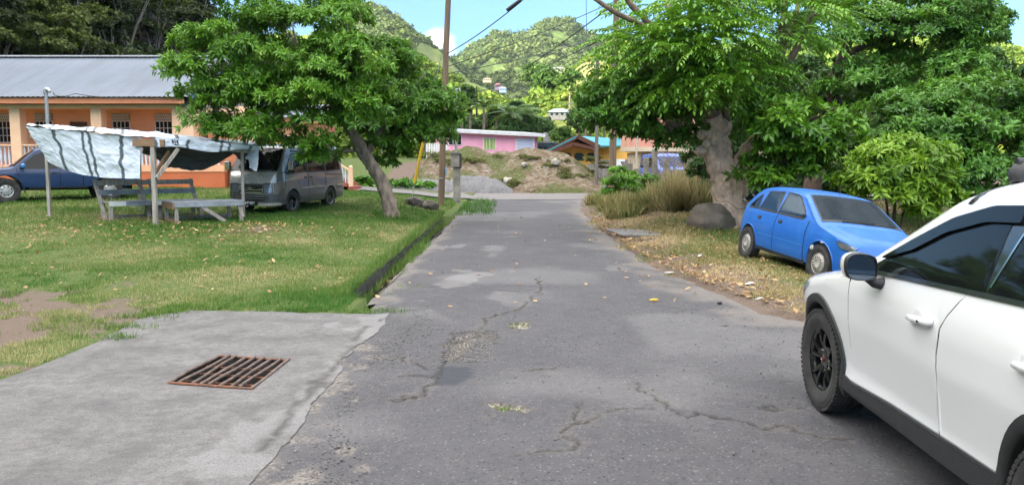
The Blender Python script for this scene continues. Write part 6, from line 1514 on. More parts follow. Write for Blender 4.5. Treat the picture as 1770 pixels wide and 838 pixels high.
for x0, x1 in ((974, 988), (993, 1009), (1014, 1029)):
    pts = [q(x0, 278, YY - 1.23), q(x1, 278, YY - 1.23), q(x1, 268, YY - 1.23), q(x1 - 3, 264.5, YY - 1.23), q(x0 + 3, 264.5, YY - 1.23), q(x0, 268, YY - 1.23)]; pris('arch_opening', pts, (0, .02, 0), M_OPEN, yh)
# block walls and the unfinished grey house
def block_mat():
    t = NT('concrete blockwork'); br = t.n('ShaderNodeTexBrick', {'Vector': t.n('ShaderNodeMapping', {'Vector': t.co, 'Rotation': (math.pi / 2, 0, 0)}).outputs['Vector'], 'Color1': lin(.33, .32, .31), 'Color2': lin(.26, .255, .25), 'Mortar': lin(.15, .145, .14), 'Scale': 1.0, 'Brick Width': .42, 'Row Height': .21, 'Mortar Size': .014}).outputs['Color']
    t.bsdf(col=t.mix(t.ramp(t.noise(1.5, 6), [(.4, 0.0), (.7, .6)]), br, lin(.14, .135, .12)), rough=.95, normal=t.bump(t.noise(30, 4), .4, .02)); return t.m
M_BLOCK = block_mat()
def block_wall(label, pts, th=.2):
    o = thing('block_wall', label, 'wall', pts[0]); mb = MB(); mb.prism([Vector(p) - Vector(pts[0]) for p in pts], (0, th, 0)); mb.build('blockwork', M_BLOCK, o); return o
block_wall('grey concrete block wall with a stepped end in front of the yellow house', [P(1016, 306, 50), P(1092, 310, 50), P(1092, 276, 50), P(1040, 276, 50), P(1040, 279, 50), P(1028, 279, 50), P(1028, 283, 50), P(1016, 283, 50)])
gh = thing('grey_block_house', 'low unpainted block house between the pink house and the yellow house', 'house', P(935, 275, 66)); mb = MB(); a = P(924, 282, 66); c = P(962, 249, 66); mb.box(((a.x + c.x) / 2 - gh.location.x, 2, (a.z + c.z) / 2 - gh.location.z), (c.x - a.x, 4, c.z - a.z)); mb.build('wall', M_BLOCK, gh)
mb = MB(); mb.box((.2, 1.8, c.z - gh.location.z + .1), (c.x - a.x + .6, 4.8, .14)); mb.build('roof', mat('dark sheet roof', lin(.08, .085, .09), None, 3, .6), gh)
for x0 in (934, 943): a2 = P(x0, 258, 65.96); mb = MB(); mb.box((a2.x - gh.location.x, a2.y - gh.location.y, a2.z - gh.location.z), (.35, .06, .4)); mb.build('window', M_OPEN, gh)
block_wall('narrow unfinished block tower standing above the low grey house', [P(940, 252, 70), P(951, 252, 70), P(951, 231, 70), P(946, 231, 70), P(946, 229, 70), P(940, 229, 70)], 2.0)
# peach house with the balcony
M_PCH = mat('peach house paint', lin(.66, .36, .25), lin(.56, .30, .21), 1.5, .8); M_CREAM = mat('cream house paint', lin(.60, .50, .36), lin(.50, .41, .29), 1.5, .8); M_SALM = mat('salmon balcony', lin(.66, .30, .22), lin(.56, .26, .19), 2, .8)
YH = 43; pc = thing('peach_house', 'two-storey peach and cream house with a salmon balcony behind the concrete fence posts', 'house', P(1150, 310, YH)); q = lambda px, py, Y=YH: P(px, py, Y)
def bxp(name, x0, x1, y0, y1, Y, D, m): a, c = q(x0, y1, Y), q(x1, y0, Y); mb = MB(); mb.box(((a.x + c.x) / 2, Y + D / 2, (a.z + c.z) / 2), (c.x - a.x, D, c.z - a.z)); return wld(mb.build(name, m, None), pc)
bxp('wall', 1110, 1330, 262, 318, YH + 1.2, 6, M_CREAM); bxp('wall', 1098, 1330, 150, 258, YH + 1.6, 6, M_PCH); bxp('balcony_floor', 1083, 1250, 254, 262, YH - .4, 2.2, M_CREAM); bxp('balcony_wall', 1086, 1250, 239, 254, YH - .3, .15, M_SALM)
for x0 in (1084, 1140, 1196): bxp('column', x0, x0 + 6, 170, 254, YH - .35, .25, M_PCH)
bxp('roof_edge', 1078, 1260, 160, 172, YH - .8, 4, M_CREAM)
for x0, x1, y0, y1, Y in ((1104, 1128, 205, 250, YH + 1.56), (1150, 1180, 205, 250, YH + 1.56), (1124, 1134, 268, 300, YH + 1.16), (1163, 1172, 262, 300, YH + 1.16)): bxp('opening', x0, x1, y0, y1, Y, .04, mat('brown doorway', lin(.04, .022, .016), None, 3, .8))
bxp('door', 1146, 1152, 266, 300, YH + 1.14, .05, mat('red door', lin(.35, .09, .04), None, 3, .7)); bxp('column', 1168, 1174, 256, 318, YH + .2, .3, M_PCH)
# concrete fence posts
for i, (px, y0, lb) in enumerate([(1046, 292, 'short grey concrete post nearest the thick wooden pole'), (1079, 281, 'left of the paired concrete fence posts'), (1088, 282, 'right of the paired concrete fence posts'), (1117, 272, 'concrete fence post just right of the cream pipe'), (1131, 258, 'tallest concrete fence post with vines on it'), (1150, 276, 'concrete fence post left of the blue and white minivan'), (1186, 262, 'concrete fence post right of the blue and white minivan'), (1194, 272, 'rightmost leaning concrete fence post near the big tree')]):
    b = P(px, 318, 33.5 + (i % 3) * .5); b.z = zgf(b.x, b.y); o = thing('fence_post', lb, 'fence post', b, .1 * i, 'rough concrete fence posts along the plot'); h_ = P(px, y0, b.y).z - b.z
    mb = MB(); mb.beam((0, 0, -.2), (.02 * (i % 3 - 1), 0, h_), .20, .18, (0, 1, 0)); mb.build('post', M_CONC, o, bevel=.015); mb = MB(); mb.tube([(.03, 0, h_ - .02), (.04, .01, h_ + .12)], .012, 5); mb.build('rebar', M_RUST, o)
block_wall('low mossy blockwork fence between the concrete posts', [P(1075, 322, 34.6), P(1205, 322, 34.6), P(1205, 292, 34.6), P(1150, 294, 34.6), P(1150, 299, 34.6), P(1075, 300, 34.6)], .15)
vb = thing('vent_block', 'white louvred vent block beside the thick wooden pole', 'vent block', P(1073, 292, 40)); mb = MB(); mb.box((0, 0, .2), (.42, .3, .6)); mb.build('block', M_WHITE_P, vb); 
for k in (0, 1): mb = MB(); mb.box((.08, -.16, .08 + .24 * k), (.2, .03, .1)); mb.build('louvre', M_DARK, vb)

# ------------------------------------------------------------------ houses on the slopes
def far_house(label, px, py, Y, w, h, wallm, roofm, rise=.5, floors=1):
    b = P(px, py, Y); s = Y / F_PX; o = thing('hillside_house', label, 'house', b); W2, H2 = w * s, h * s
    mb = MB(); mb.box((0, W2 * .3, H2 * .25), (W2, W2 * .6, H2 * 1.5)); mb.build('wall', wallm, o)
    e = W2 * .56; mb = MB(); mb.add([(-e, -W2 * .06, H2), (e, -W2 * .06, H2), (e, W2 * .66, H2), (-e, W2 * .66, H2), (-e * .4, W2 * .3, H2 + rise * H2), (e * .4, W2 * .3, H2 + rise * H2)], [(0, 1, 5, 4), (1, 2, 5), (2, 3, 4, 5), (3, 0, 4), (0, 3, 2, 1)]); mb.build('roof', roofm, o)
    for k in range(4): mb = MB(); mb.box(((k - 1.5) * W2 * .23, -.02, H2 * .62), (W2 * .11, .06, H2 * .38)); mb.build('window', M_OPEN, o)
    return o
M_WHT = mat('white far wall', lin(.62, .55, .45), None, 1, .8); M_TQ = mat('pale turquoise roof', lin(.42, .56, .55), None, 1, .5)
far_house('white house with a pale turquoise hipped roof low on the sunny slope', 967, 203, 118, 38, 9, M_WHT, M_TQ, .7)
far_house('long grey roofed house on the crest of the bare slope', 964, 124, 268, 26, 5, M_WHT, mat('grey far roof', lin(.25, .24, .22), None, 1, .7), .7)
far_house('tiny white cabin right of the grey roofed house on the crest', 980, 126, 268, 9, 5, M_WHT, M_WHT, .3)
far_house('small purple house among the trees on the slope', 861, 153, 205, 12, 6, mat('purple far wall', lin(.16, .12, .18), None, 1, .8), mat('dull red far roof', lin(.2, .08, .08), None, 1, .8))
far_house('small blue house just below the purple house on the slope', 869, 158, 203, 12, 5, mat('blue far wall', lin(.2, .3, .42), None, 1, .8), mat('pale far roof', lin(.36, .38, .45), None, 1, .6))
far_house('small peach house left of the purple house on the slope', 842, 141, 215, 14, 4, mat('peach far wall', lin(.45, .34, .24), None, 1, .8), mat('tan far roof', lin(.4, .32, .22), None, 1, .8))

# ------------------------------------------------------------------ mound of soil and gravel
def heap(name, label, cat, hf, x0, x1, y0, y1, step, m, seed, zb):
    X, Y = np.meshgrid(np.arange(x0, x1, step), np.arange(y0, y1, step)); H = hf(X, Y); g_ = zg(X, Y)
    Z = np.where(H > .02, g_ + H, g_ - .15); Z = Z + np.where(H > .1, .10 * fbm(X * 2.2, Y * 2.2, 0, 4, seed), 0)
    i = np.arange(X.size).reshape(X.shape); F = np.stack([i[:-1, :-1], i[:-1, 1:], i[1:, 1:], i[1:, :-1]], -1).reshape(-1, 4); k = (H.ravel()[F] > .0).any(1)
    o = from_np(name, np.stack([X, Y, Z], -1).reshape(-1, 3), F[k], m, smooth=True, attrs={'green': np.clip(sst(-.15, .35, fbm(X * .5, Y * .5, 0, 4, seed + 5)) * 1.1 + .8 * sst(3.0, 5.0, X) * sst(.2, 1, H), 0, 1).ravel()}); return tag(o, label, cat)
def dirt_mat():
    t = NT('rubbly soil'); v = t.n('ShaderNodeTexVoronoi', {'Vector': t.co, 'Scale': 5.0}).outputs['Color']; vd = t.voro(5.0); n = t.noise(1.2, 6, .65); nn = t.noise(11, 5, .7)
    c = t.mix(t.ramp(n, [(.35, 0.0), (.65, 1.0)]), lin(.135, .095, .058), lin(.215, .17, .12)); c = t.mix(t.ramp(v, [(.45, 0.0), (.75, .8)]), c, lin(.29, .25, .20)); c = t.mix(t.ramp(nn, [(.45, 0.0), (.7, .6)]), c, lin(.10, .07, .045))
    c = t.mix(t.math('MULTIPLY', t.attr('green'), t.ramp(nn, [(.34, 0.0), (.5, 1.0)])), c, lin(.09, .105, .035)); t.bsdf(col=c, rough=.97, spec=.1, normal=t.bump(t.math('ADD', vd, nn), 1.0, .12)); return t.m
M_DIRT = dirt_mat(); M_GRAV = mat('grey gravel', lin(.19, .185, .19), lin(.10, .098, .10), 14, .95, bump=1.0, bscale=22, bdist=.06)
xq = lambda px, Y=44.0: (px - 885) * Y / F_PX
zq = lambda py, Y=44.0: CAM_H + (288 - py) * Y / F_PX
crest = [(730, 268), (760, 264), (790, 260), (815, 258.5), (835, 262), (850, 266), (880, 262), (905, 259.5), (940, 260), (962, 263), (985, 268), (1005, 279), (1025, 292), (1042, 306), (1055, 320)]
def mound_h(X, Y):
    c = np.interp(X, [xq(p[0], 46) for p in crest], [zq(p[1] + 3.5, 46) for p in crest]) - .42; e = sst(xq(690, 46), xq(745, 46), X)
    c = c * e + .25 * fbm(X * .35, Y * .35, 0, 3, 71); yf = 41.6 + .5 * fbm(X * .4, X * 0, 0, 3, 73) + 1.2 * sst(3.5, 6, X) - 1.2 * sst(-1, 3, X)
    u = np.clip((Y - yf) / (46.5 - yf), 0, 1); back = np.clip(1 - (Y - 47.5) / 5, 0, 1); return np.maximum(c, 0) * (u * (1.25 - .25 * u)).clip(0, 1) * back
heap('dirt_mound', 'long mound of brown soil and rubble across the end of the road', 'mound', mound_h, xq(675, 46), xq(1060, 46), 39, 52.5, .16, M_DIRT, 700, 0)
def grav_h(X, Y): 
    c = np.interp(X, [xq(p, 41) for p in (650, 690, 730, 770, 800, 840, 865, 890)], [0, .45, .55, .5, .75, .8, .55, 0]); return c * np.clip(1 - ((Y - 41.2) / 1.5) ** 2, 0, 1) + 0 * X
heap('gravel_heap', 'low heap of grey gravel at the foot of the brown mound', 'gravel heap', grav_h, xq(645, 41), xq(895, 41), 39.4, 43, .12, M_GRAV, 720, 0)
M_ROCK = mat('brown rock', lin(.12, .10, .08), lin(.05, .043, .036), 2.5, .9, bump=.9, bscale=9, bdist=.05); M_ROCK2 = mat('grey boulder', lin(.17, .145, .115), lin(.085, .075, .062), 1.6, .92, bump=.9, bscale=8, bdist=.05)
def rock(name, label, base, r, seed, m, rz=0, cat='boulder', group=None, flat=.15):
    mb = MB(); mb.ell((0, 0, 0), r, 28, 18); g = np.array(mb.v); n = g / np.linalg.norm(g, axis=1, keepdims=True); d = 1 + .24 * fbm(n[:, 0] * 1.3 + seed, n[:, 1] * 1.3, n[:, 2] * 1.3, 4, seed); f = np.abs(fbm(n[:, 0] * 2.5 + seed, n[:, 1] * 2.5, n[:, 2] * 2.5, 3, seed + 3)); g = g * (d - .10 * f)[:, None]
    mb.v = [tuple(p) for p in g]; o = mb.build(name, m, None, 60); o.location = Vector(base) + Vector((0, 0, r[2] * (1 - 2 * flat) * .6)); o.rotation_euler = (0, 0, rz); return tag(o, label, cat, group)
b = gp(717, 356); rock('boulder', 'left of the two dark boulders beside the utility pole', b, (.34, .3, .24), 3, M_ROCK); b = gp(743, 362); rock('boulder', 'right of the two dark boulders, jagged, against the utility pole foot', b, (.32, .26, .24), 8, M_ROCK, .6)
b = gp(1238, 396); rock('boulder', 'big rounded grey brown boulder at the foot of the large tree', b + Vector((0, .35, -.05)), (.62, .5, .5), 15, M_ROCK2, .2); b = gp(1206, 372); rock('rock', 'small brown rock on the bare soil left of the big boulder', b, (.24, .2, .12), 22, M_ROCK2, .4, 'rock')
for i, (px, py, sz) in enumerate([(960, 282, .28), (878, 316, .35), (866, 318, .2), (944, 292, .2), (906, 286, .2), (985, 300, .22), (842, 300, .2), (1000, 310, .25), (925, 300, .16), (890, 300, .16)]):
    Y = 43.0 if py > 312 else 44.2; q = P(px, py, Y); rock('stone', 'pale stone on the face of the brown mound', q, (sz, sz * .8, sz * .7), 30 + i, mat('pale stone', lin(.36, .33, .29), lin(.24, .22, .19), 4, .9, bump=.6, bscale=20), i, 'stone', 'pale stones on the brown mound', .3)
# concrete cover at the right edge of the road
cv = [gp(*q_) for q_ in ((1046, 399), (1078, 412), (1146, 408), (1118, 398))]; mb = MB(); mb.prism([(p.x, p.y, cv[0].z + .02) for p in cv], (0, 0, .05)); tag(mb.build('cover_slab', mat('old cover concrete', lin(.19, .18, .175), lin(.12, .115, .11), 3, .92, bump=.6, bscale=30), None, bevel=.012), 'flat grey concrete cover slab at the right edge of the road', 'cover slab')
# litter
def litter(name, label, px, py, pts, h, m, cat='litter'):
    b = gp(px, py); mb = MB(); n = len(pts); mb.add([(b.x + x, b.y + y, b.z + .012 + h * ((i % 3) / 2)) for i, (x, y) in enumerate(pts)] + [(b.x, b.y, b.z + .012 + h * 1.2)], [(i, (i + 1) % n, n) for i in range(n)]); o = mb.build(name, m, None); o.modifiers.new('s', 'SOLIDIFY').thickness = .004; return tag(o, label, cat)
b = g0((1130, 521)); mb = MB(); mb.tube([(b[0] - .055, b[1], .02), (b[0] - .02, b[1] - .01, .024), (b[0] + .03, b[1] - .005, .026), (b[0] + .06, b[1] + .01, .02)], [.008, .016, .015, .007], 8); tag(mb.build('banana_peel', mat('ripe yellow', lin(.72, .42, .02), lin(.6, .34, .03), 30, .5), None, 50), 'small bright yellow peel lying on the asphalt', 'peel')
M_PAPER = mat('crumpled paper', lin(.68, .68, .66), lin(.55, .55, .53), 20, .8)
litter('paper_scrap', 'larger white paper scrap on the verge grass nearest the white car', 1295, 492, [(-.07, 0), (-.01, -.04), (.07, -.02), (.06, .03), (-.02, .04)], .03, M_PAPER, 'paper'); litter('paper_scrap', 'small crumpled white paper on the verge left of the blue hatchback', 1209, 445, [(-.05, 0), (0, -.03), (.05, 0), (.02, .04)], .04, M_PAPER, 'paper'); litter('paper_scrap', 'flat white scrap at the ragged right edge of the asphalt', 1156, 472, [(-.08, 0), (.0, -.04), (.09, 0), (.0, .04)], .01, M_PAPER, 'paper')
litter('paper_scrap', 'flat pale scrap low on the verge beside the front of the white car', 1312, 518, [(-.05, 0), (.0, -.02), (.06, .01), (.0, .03)], .02, M_PAPER, 'paper')
b = g0((1244, 526)); mb = MB(); mb.box((b[0], b[1], .02), (.055, .04, .03), .5); tag(mb.build('rubber_scrap', M_BLACKPL, None, bevel=.006), 'small black scrap on the road edge near the verge', 'scrap')
# ------------------------------------------------------------------ near trees
M_BARK = mat('grey brown bark', lin(.30, .235, .18), lin(.12, .095, .075), 7, .92, bump=.9, bscale=22, bdist=.03, stretch=(1, 1, .5))
M_BARKP = mat('pale pinkish bark', lin(.72, .54, .43), lin(.42, .31, .25), 7, .92, bump=1.0, bscale=16, bdist=.05, stretch=(1, 1, .55))
M_BARKD = mat('dark reddish bark', lin(.13, .085, .06), lin(.06, .042, .032), 5, .92, bump=.8, bscale=20, bdist=.03)
M_LEAF1 = leafy_mat('glossy green leaves', lin(.036, .115, .010), lin(.105, .265, .018), lin(.24, .44, .036), .40, .30, .45)
M_LEAF2 = leafy_mat('deep green leaves', lin(.03, .10, .014), lin(.085, .235, .026), lin(.20, .40, .05), .42, .28, .45)
M_LEAF3 = leafy_mat('yellow green fern leaves', lin(.07, .16, .012), lin(.17, .32, .02), lin(.30, .44, .045), .45, .3, .4)
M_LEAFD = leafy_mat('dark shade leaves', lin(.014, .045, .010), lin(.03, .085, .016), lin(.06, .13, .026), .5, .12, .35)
def lobe(px, py, rx, ry, Y, dr, ns):
    c = P(px, py, Y); s = Y / F_PX; return (c, (rx * s, dr, ry * s), ns)
def limb(mb, pts, r0, r1, n=10, seed=0, sub=4, pw=1.0):
    q = []; pts = [Vector(p) for p in pts]
    for i in range(len(pts) - 1):
        p0, p1, p2, p3 = pts[max(i - 1, 0)], pts[i], pts[i + 1], pts[min(i + 2, len(pts) - 1)]
        for k in range(sub):
            t = k / sub; q.append(.5 * ((2 * p1) + (-p0 + p2) * t + (2 * p0 - 5 * p1 + 4 * p2 - p3) * t * t + (-p0 + 3 * p1 - 3 * p2 + p3) * t ** 3))
    q.append(pts[-1]); m = len(q) - 1; rad = [(r0 + (r1 - r0) * (i / m) ** pw) * (1 + .07 * math.sin(i * 1.7 + seed)) for i in range(m + 1)]
    mb.tube(q, rad, n); return q
def knot(o, amp, sc, seed):
    me = o.data; n = len(me.vertices); co = np.zeros(n * 3, np.float32); me.vertices.foreach_get('co', co); co = co.reshape(-1, 3); no = np.zeros(n * 3, np.float32); me.vertices.foreach_get('normal', no); no = no.reshape(-1, 3)
    d = fbm(co[:, 0] * sc, co[:, 1] * sc, co[:, 2] * sc * .6, 4, seed); co += no * (amp * d)[:, None]; me.vertices.foreach_set('co', co.ravel()); me.update()
def twigs(mb, starts, lobes, seed, per=4, r=.03):
    q = random.Random(seed)
    for (c, rr, ns) in lobes:
        s = min(starts, key=lambda p: (Vector(p) - Vector(c)).length)
        for k in range(per):
            e = Vector(c) + Vector((q.uniform(-.8, .8) * rr[0], q.uniform(-.8, .8) * rr[1], q.uniform(-.5, .8) * rr[2])); w = wavy(s, e, 6, .06, seed * 31 + k, .04); mb.tube(w, [r * (1 - .8 * i / 6) for i in range(7)], 5)

# leaning tree on the lawn
TB = gp(676, 376); TY = TB.y
t1 = thing('leaning_tree', 'leafy tree with a bare trunk leaning left over the grey van on the lawn', 'tree', TB); L1 = lambda p: Vector(p) - TB
mb = MB()
tr = [TB + Vector((0, 0, -.3)), P(676, 368, TY), P(668, 335, TY), P(652, 300, TY), P(630, 265, TY - .1), P(610, 230, TY - .2), P(590, 196, TY - .3), P(565, 165, TY - .5), P(540, 130, TY - .6), P(515, 85, TY - .7)]
q1 = limb(mb, tr, .235, .06, 14, 1, 5)
mb.tube([TB + Vector((0, 0, -.1)), TB + Vector((0, 0, .08)), P(675, 366, TY)], [.33, .26, .235], 14)
q2 = limb(mb, [P(640, 290, TY - .05), P(622, 262, TY - .15), P(608, 235, TY - .3), P(592, 205, TY - .4), P(575, 160, TY + .2), P(560, 100, TY + .3)], .12, .04, 10, 2)
q3 = limb(mb, [P(622, 258, TY), P(600, 262, TY - .3), P(575, 262, TY - .6)], .06, .02, 8, 3); q4 = limb(mb, [P(585, 195, TY - .3), P(560, 200, TY - .7), P(520, 210, TY - 1), P(470, 215, TY - 1.2)], .06, .02, 8, 4)
q5 = limb(mb, [P(632, 268, TY), P(660, 225, TY + .8), P(690, 185, TY + 1.3), P(720, 160, TY + 1.5)], .10, .03, 8, 5); q6 = limb(mb, [P(540, 130, TY - .6), P(480, 110, TY - .9), P(420, 120, TY - 1), P(370, 125, TY - 1)], .07, .02, 8, 6)
q7 = limb(mb, [P(565, 165, TY - .5), P(590, 110, TY), P(600, 50, TY + .2), P(590, 0, TY + .2)], .08, .03, 8, 7)
lob1 = [lobe(500, 85, 120, 75, TY - .6, 1.5, 30), lobe(400, 95, 85, 75, TY - .8, 1.3, 26), lobe(352, 130, 45, 65, TY - .7, .9, 13), lobe(455, 0, 110, 55, TY, 1.6, 24), lobe(560, 10, 60, 55, TY, 1.4, 15), lobe(590, 130, 75, 60, TY - 1.2, 1.1, 20),
        lobe(545, 185, 70, 40, TY - 1.4, 1.0, 15), lobe(630, 190, 60, 45, TY - .9, 1.0, 12), lobe(470, 165, 70, 40, TY - 1.0, 1.0, 14), lobe(372, 218, 48, 20, TY - 1.0, .7, 8), lobe(455, 232, 45, 24, TY - 1.2, .7, 9), lobe(548, 254, 40, 20, TY - 1.2, .6, 6), lobe(410, 170, 50, 30, TY - .9, .8, 8)]
lob1b = [lobe(690, 150, 60, 55, TY + 1.4, 1.4, 22), lobe(740, 195, 45, 42, TY + 1.5, 1.2, 18), lobe(680, 225, 70, 38, TY + 1.3, 1.2, 20), lobe(655, 115, 50, 50, TY + 1.2, 1.2, 10), lobe(730, 235, 42, 20, TY + 1.2, .8, 7), lobe(672, 268, 20, 22, TY + 1.0, .5, 4)]
twigs(mb, q1[10:] + q2 + q3 + q4 + q6 + q7, lob1, 3, 4, .022); twigs(mb, q5, lob1b, 4, 4, .022)
mb.v = [tuple(L1(p)) for p in mb.v]; o = mb.build('trunk', M_BARK, t1, 70); knot(o, .032, 7, 5)
pts = [lo for lo in (lob1, lob1b)]
fl = []
p_, d_, c_i = lobes_points(lob1, .5, 34, 21); p_ = p_ - np.array(TB); fl.append(whorls(p_, d_, c_i, 9, .185, .155, 31, .95, .28))
p_, d_, c_i = lobes_points(lob1b, .5, 34, 22); p_ = p_ - np.array(TB); v_, f_, ti = whorls(p_, d_, c_i, 9, .185, .155, 32, .95, .35); fl.append((v_, f_, ti * .75))
foliage('crown', M_LEAF1, fl, t1)

# big knobbly tree on the right verge
BB = gp(1268, 396) + Vector((0, .55, 0)); BY = BB.y
t2 = thing('knobbly_tree', 'old tree with a thick pale knobbly trunk and feathery hanging leaves, behind the big boulder', 'tree', BB); L2 = lambda p: Vector(p) - BB
mb = MB()
qa = limb(mb, [BB + Vector((0, 0, -.4)), P(1266, 388, BY), P(1258, 350, BY), P(1254, 310, BY), P(1244, 280, BY), P(1236, 250, BY)], .43, .33, 22, 1, 6)
mb.tube([BB + Vector((.04, -.05, -.3)), BB + Vector((.06, -.1, .1)), P(1272, 350, BY - .15), P(1273, 310, BY - .1), P(1268, 285, BY)], [.32, .29, .27, .29, .24], 18)
for dx, dy in ((.34, -.2), (-.42, -.15), (.1, -.45), (.3, .4)): mb.tube([BB + Vector((dx, dy, -.12)), BB + Vector((dx * .6, dy * .6, .12)), BB + Vector((dx * .3, dy * .3, .8))], [.07, .12, .14], 10)
limb(mb, [P(1240, 265, BY), P(1238, 240, BY), P(1236, 215, BY), P(1232, 200, BY - .05)], .36, .215, 14, 2, 5)
qb_pts = ([P(1233, 205, BY - .05), P(1228, 190, BY - .1), P(1218, 160, BY - .2), P(1200, 110, BY - .3), P(1170, 60, BY - .2), P(1150, -10, BY)])
mb.ell(P(1214, 232, BY - .1), (.14, .16, .13), 12, 10, jit=.12, seed=4); mb.ell(P(1222, 250, BY - .2), (.13, .13, .11), 12, 10, jit=.12, seed=5); mb.ell(P(1212, 262, BY - .1), (.16, .18, .13), 12, 10, jit=.12, seed=6); mb.ell(P(1290, 288, BY - .2), (.16, .16, .12), 12, 10, jit=.12, seed=7); mb.ell(P(1298, 292, BY - .1), (.1, .12, .1), 10, 8, jit=.12, seed=8)
mb.ell(P(1242, 222, BY), (.32, .32, .3), 14, 12, jit=.08, seed=9)
MAIN = MB(); MAIN.v, MAIN.f = mb.v, mb.f; mb = MB()
limb(mb, [P(1246, 225, BY), P(1256, 210, BY - .1), P(1252, 185, BY - .1), P(1248, 150, BY)], .12, .05, 10, 3)
qb = limb(mb, [P(1236, 222, BY)] + qb_pts, .235, .07, 12, 2, 6, .8)
limb(MAIN, [P(1268, 300, BY), P(1285, 280, BY - .05), P(1296, 258, BY - .05), P(1312, 242, BY)], .27, .20, 12, 4, 5)
qc = limb(mb, [P(1310, 245, BY), P(1325, 225, BY), P(1328, 180, BY - .1), P(1336, 130, BY - .2), P(1350, 70, BY - .2), P(1360, -20, BY)], .20, .07, 12, 4, 5, .8)
qd = limb(mb, [P(1332, 155, BY - .1), P(1355, 120, BY - .3), P(1380, 80, BY - .4), P(1398, 40, BY - .5), P(1410, -10, BY - .5)], .12, .05, 9, 5)
qe = limb(mb, [P(1330, 160, BY), P(1345, 110, BY + .3), P(1372, 40, BY + .4), P(1385, -20, BY + .5)], .11, .05, 9, 6)
qf = limb(mb, [P(1205, 120, BY - .3), P(1160, 85, BY - .8), P(1110, 45, BY - 1.2), P(1060, 20, BY - 1.6), P(1015, -12, BY - 1.8)], .09, .05, 8, 7); qg = limb(mb, [P(1196, 105, BY - .3), P(1150, 70, BY - .8), P(1120, 40, BY - 1.0), P(1088, 5, BY - 1.2), P(1070, -25, BY - 1.4)], .09, .06, 8, 8)
lob2 = [lobe(1140, 95, 66, 50, BY - .8, 1.4, 14), lobe(1215, 95, 80, 65, BY - 1.4, 1.3, 20), lobe(1300, 60, 85, 70, BY - 1.2, 1.4, 20), lobe(1190, 25, 95, 45, BY - .4, 1.5, 16), lobe(1400, 30, 70, 50, BY - .4, 1.4, 11), lobe(1262, 146, 50, 24, BY - 1.5, .8, 5), lobe(1160, 155, 60, 24, BY - 1.0, .8, 8), lobe(1088, 130, 40, 22, BY - .6, .8, 5), lobe(1320, 120, 45, 26, BY - 1.3, .7, 4)]
lob2b = [lobe(1080, 195, 68, 42, BY + .6, 1.3, 24), lobe(1150, 215, 60, 40, BY + .8, 1.2, 18), lobe(1058, 165, 34, 28, BY + .4, .9, 8), lobe(1190, 180, 50, 40, BY + .9, 1.2, 10), lobe(1120, 165, 70, 30, BY + .5, 1.2, 10), lobe(1275, 190, 50, 50, BY + 1.6, 1.2, 12)]
twigs(mb, qb[3:] + qc[5:] + qd + qe + qf + qg, lob2 + lob2b, 8, 3, .02)
mb.v = [tuple(L2(p)) for p in mb.v]; mb.build('limbs', mat('brown limb bark', lin(.24, .165, .12), lin(.12, .085, .065), 6, .92, bump=.8, bscale=24, bdist=.02), t2, 70); mb = MAIN; mb.v = [tuple(L2(p)) for p in mb.v]; o = mb.build('trunk', M_BARKP, t2, 75); knot(o, .014, 9, 15)
fl = []; p_, d_, c_i = lobes_points(lob2, .55, 17, 41, .2); fl.append(pinnate(p_ - np.array(BB), d_, c_i, .66, 7, .175, .22, 51, .45))
foliage('crown', M_LEAF1, fl, t2)
fl = []; p_, d_, c_i = lobes_points(lob2b, .5, 44, 42); fl.append(whorls(p_ - np.array(BB), d_, c_i, 8, .16, .22, 52, .95, .3)); foliage('lower_crown', M_LEAF2, fl, t2)

# broad-leaved tree in front of the right-hand mass, its own dark trunk behind the hatchback
def leafy_tree(name, label, base, trunks, lobs, m, k, L, w, sub, per, seed, bark, kind='whorl', spread=.95, droop=.3):
    t = thing(name, label, 'tree', base); mb = MB(); st = []
    for i, (pts, r0, r1) in enumerate(trunks): st += limb(mb, pts, r0, r1, 10, seed + i)[3:]
    twigs(mb, st, lobs, seed + 50, 3, .025); mb.v = [tuple(Vector(p) - Vector(base)) for p in mb.v]; o = mb.build('trunk', bark, t, 70); knot(o, .02, 4, seed)
    p_, d_, c_i = lobes_points(lobs, sub, per, seed); p_ = p_ - np.array(base)
    foliage('crown', m, [whorls(p_, d_, c_i, k, L, w, seed + 1, spread, droop) if kind == 'whorl' else pinnate(p_, d_, c_i, L, k, .12, w, seed + 1, droop)], t); return t
b = P(1400, 345, 25); b.z = -.1
leafy_tree('broad_tree', 'large dark trunked tree with arching bare limbs behind the blue hatchback', b, [([b + Vector((0, 0, -.3)), P(1405, 320, 25), P(1420, 280, 25), P(1450, 220, 25), P(1440, 150, 25), P(1460, 90, 25), P(1480, 20, 25)], .34, .12), ([P(1425, 270, 25), P(1450, 212, 24.4), P(1478, 200, 24), P(1510, 203, 23.6), P(1535, 225, 23.4)], .14, .05), ([P(1440, 150, 25), P(1490, 130, 24.6), P(1540, 150, 24), P(1580, 170, 23.5)], .12, .05), ([P(1460, 95, 25), P(1540, 60, 24.5), P(1600, 40, 24)], .12, .04)],
    [lobe(1470, 70, 110, 75, 25.2, 1.8, 30), lobe(1580, 75, 90, 70, 24, 1.6, 26), lobe(1645, 50, 55, 50, 24, 1.4, 15), lobe(1560, 0, 120, 45, 25, 1.6, 20), lobe(1490, 150, 70, 30, 24, 1.2, 11), lobe(1560, 150, 60, 32, 23.6, 1.0, 12), lobe(1700, 50, 30, 26, 24.5, .9, 6), lobe(1640, 130, 60, 40, 23.4, 1.2, 14), lobe(1640, 0, 45, 36, 25, 1.4, 8)], M_LEAF2, 8, .20, .2, .55, 32, 61, M_BARKD)
b = P(1345, 350, BY - 1.2); b.z = zgf(b.x, b.y)
